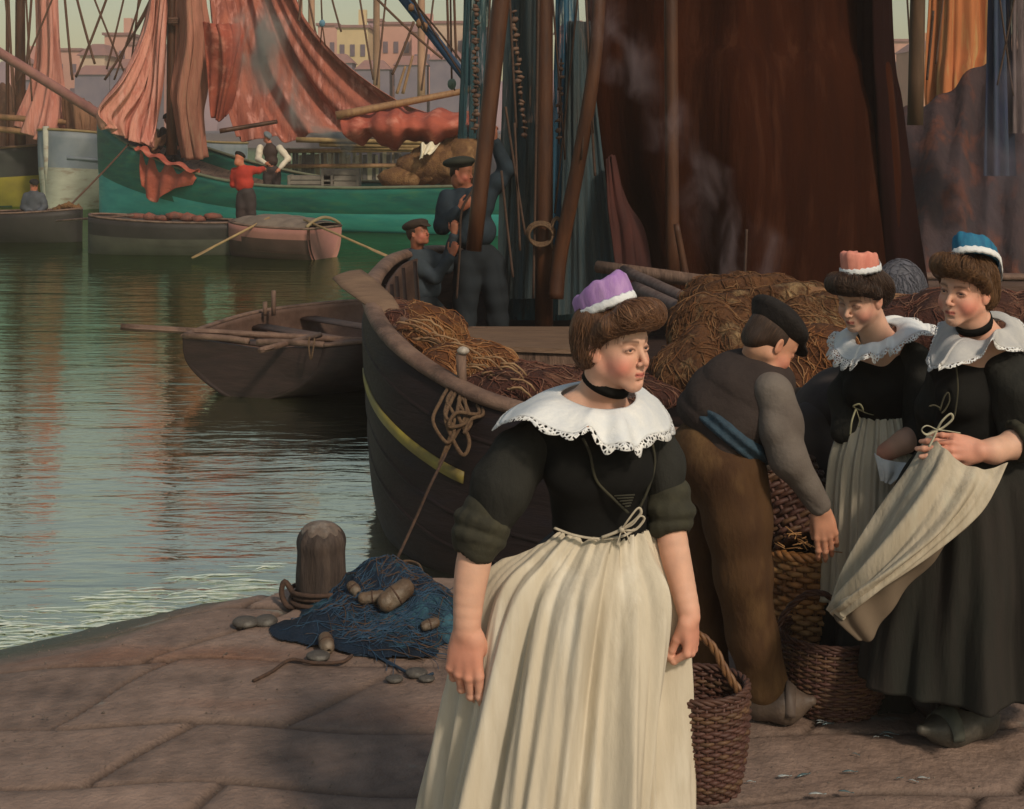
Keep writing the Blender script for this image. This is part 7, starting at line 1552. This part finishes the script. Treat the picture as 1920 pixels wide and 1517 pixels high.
used = sorted({i for f in fcs for i in f}); mp_ = {i: k for k, i in enumerate(used)}
blue_n = mat('blue_fishing_net', (.010, .022, .042), (.008, .012, .02), scale=7, rough=.8, bump=1.0, bscale=60, dist=.01, c3=(.04, .11, .15), stretch=(1, 1, 1), spec=.2)
nh = empty('fishing_net', Vn[used].mean(0)*np.array([1, 1, 0])); tag(nh, 'dark blue fishing net heaped on the quay beside the bollard', 'net')
o = mesh('net_heap', Vn[used], [tuple(mp_[i] for i in f) for f in fcs], blue_n, nh)
def hn_at(x, y):
    i = np.clip(int((x-xs_[0])/(xs_[1]-xs_[0])), 0, nn-1); j = np.clip(int((y-ys_[0])/(ys_[1]-ys_[0])), 0, 169); return Zn[i, j]
g = G(); R4 = random.Random(8)
for i in range(560):
    q = pt(R4.gauss(690, 80), R4.gauss(1165, 36)); 
    if hn_at(q[0], q[1])-quay_z(q[0], q[1]) < .018: continue
    a = R4.gauss(.3, .7); L_ = R4.uniform(.08, .30); cu = R4.uniform(-1.4, 1.4); P = []; x, y = q[0], q[1]
    for k in range(9): P.append((x, y, float(hn_at(x, y))+.003+R4.uniform(0, .004))); x += cos(a)*L_/8; y += sin(a)*L_/8; a += cu/8
    g.tube(P, R4.choice((.0011, .0015, .002)), 4, mi=R4.choice((0, 0, 0, 1)))
o = g.build('net_strands', None, nh, True, [mat('blue_strand', (.025, .068, .12), (.014, .035, .07), scale=20), mat('brown_strand', (.10, .058, .035), (.05, .03, .02), scale=20)]); o['kind'] = 'stuff'
float_m = mat('wooden_float', (.13, .085, .052), (.07, .045, .03), scale=16, rough=.5, bump=.4, bscale=40, c3=(.2, .16, .12))
def flt(px, py, L_, r, a, lb, dz=.03, til=.3):
    q = pt(px, py); z = float(hn_at(q[0], q[1]))+dz; c_ = np.array([q[0], q[1], z]); d = np.array([cos(a)*cos(til), sin(a)*cos(til), sin(til)])
    e = empty('net_float', c_); tag(e, lb, 'float', 'wooden floats on the blue net'); L_ *= .85; r *= .85; s = SDF(); s.cone(c_-d*L_/2, c_+d*L_/2, r, r*.92, k=.01); s.cone(c_-d*(L_/2+.0), c_+d*(L_/2), r*.9, r, k=.01)
    s.ell(c_, (r*1.02, r*1.02, r*1.02), k=.01); s.cone(c_-d*L_, c_+d*L_, r*.28, r*.28, k=.005, mode='s'); s.disp = lambda P: .0022*vn(P, 45, 3, 2); s.build('barrel', .0035, float_m, e)
    g = G(); s1 = norm(np.cross(d, [0, 0, 1])); s2 = np.cross(d, s1); g.tube([c_+(s1*cos(t)+s2*sin(t))*r*1.06 for t in np.linspace(0, 2*pi, 20)], .0045, 6); g.build('band', rope_dk, e)
flt(742, 1165, .10, .047, .4, 'largest wooden net float, standing tilted in the middle of the blue net', .05, .55)
flt(698, 1160, .085, .026, .1, 'small wooden float lying left of the largest one', .03, .1)
flt(612, 1208, .055, .030, 1.9, 'wooden float at the front edge of the blue net', .03, .4)
flt(806, 1192, .05, .022, .3, 'smallest wooden float at the right of the blue net', .025, .2)
flt(664, 1145, .04, .024, 2.3, 'dark float half sunk in the blue net left of the middle', .02, .4)
for i, (px, py, r, lb) in enumerate([(462, 1175, .055, 'flat dark stone at the left tip of the blue net'), (498, 1172, .05, 'second dark stone left of the blue net'), (738, 1278, .035, 'grey pebble lying in front of the net, left of the pair'), (782, 1268, .04, 'grey pebble with pale top near the woman\'s hand'), (800, 1278, .035, 'small dark pebble closest to the woman\'s hand'), (596, 1238, .05, 'brown flat stone in front of the net')]):
    q = Wz(px, py, 0); s = SDF(); s.ell((q[0], q[1], float(quay_z(q[0], q[1]))+r*.32), (r, r*.8, r*.42), k=.01); s.disp = lambda P, i=i: .006*vn(P, 26, 30+i, 2); o, v = s.build('stone', .005, mat('stone_%d' % i, (.085, .075, .065), (.045, .04, .036), scale=18, rough=.6, bump=.4, bscale=50, c3=(.16, .15, .135))); tag(o, lb, 'stone', 'stones on the quay')
def groundline(pts, r, m, lb, z=.006):
    P = cr([Wz(x, y, 0) for x, y in pts], 50); P[:, 2] = [float(quay_z(p[0], p[1]))+z for p in P]; g = G(); g.tube(P, r, 7); tag(g.build('ground_rope', m), lb, 'rope')
groundline([(475, 1280), (510, 1262), (545, 1240), (590, 1246), (640, 1244), (660, 1232)], .007, rope_dk, 'dark rope trailing left across the paving in front of the net')
groundline([(660, 1230), (710, 1236), (760, 1262), (790, 1272), (812, 1266)], .006, mat('blue_cord', (.02, .04, .07)), 'blue cord running from the net to the grey pebbles')
groundline([(740, 1110), (760, 1098), (785, 1105), (800, 1135), (835, 1155)], .006, rope_m, 'brown cord looping over the back of the blue net', .11)
# scales, scraps and puddles of fish on the paving at right
sc_m = [mat('fish_scrap_blue', (.10, .15, .16), (.05, .08, .09), scale=40, rough=.25, spec=.7), mat('fish_scrap_pale', (.34, .36, .36), (.2, .24, .25), scale=40, rough=.25, spec=.7)]
R6 = random.Random(12); k = 0
for (px, py, n_) in [(1560, 1362, 3), (1650, 1385, 4), (1590, 1415, 1), (1480, 1460, 3), (1590, 1450, 1), (1700, 1465, 3), (1410, 1475, 1), (1570, 1495, 2)]:
    for i in range(n_):
        x, y = px+R6.gauss(0, 16), py+R6.gauss(0, 5); q = Wz(x, y, 0); a = R6.uniform(-.5, .5); L_ = R6.uniform(.009, .024)
        jd_ = float(quay_z(q[0], q[1])); g = G(); P = [np.array([q[0]+cos(a)*L_*t, q[1]+sin(a)*L_*t, jd_+.013+.004*sin(pi*(t+1)/2)]) for t in (-1, -.6, 0, .6, 1)]
        g.tube(P, [.001, L_*.22, L_*.28, L_*.18, .001], 8, flat=.35, up=(0, 0, 1)); g.tube([P[4], P[4]+np.array([cos(a+.5)*L_*.4, sin(a+.5)*L_*.4, 0])], [.002, .004], 5, flat=.3, up=(0, 0, 1))
        k += 1; o = g.build('fish_scrap', sc_m[R6.random() < .45]); tag(o, 'silvery blue fish scrap lying on the paving between the baskets and the right corner', 'fish scrap', 'fish scraps on the paving')
# ================================================================ HARBOUR AIR
g = G(); g.box((0, 150, 34), (860, 330, 74.5)); hz = g.build('haze', None, smooth=False)
m = bpy.data.materials.new('haze_air'); m.use_nodes = True; t = m.node_tree; t.nodes.clear()
out = t.nodes.new('ShaderNodeOutputMaterial'); pv = t.nodes.new('ShaderNodeVolumePrincipled'); pv.inputs['Color'].default_value = (.95, .82, .74, 1); pv.inputs['Density'].default_value = .0016
t.links.new(pv.outputs[0], out.inputs['Volume']); hz.data.materials.append(m); tag(hz, 'pale warm air over the harbour', 'haze', kind='stuff')
for o in list(S.objects):
    if '_o' in o: del o['_o']
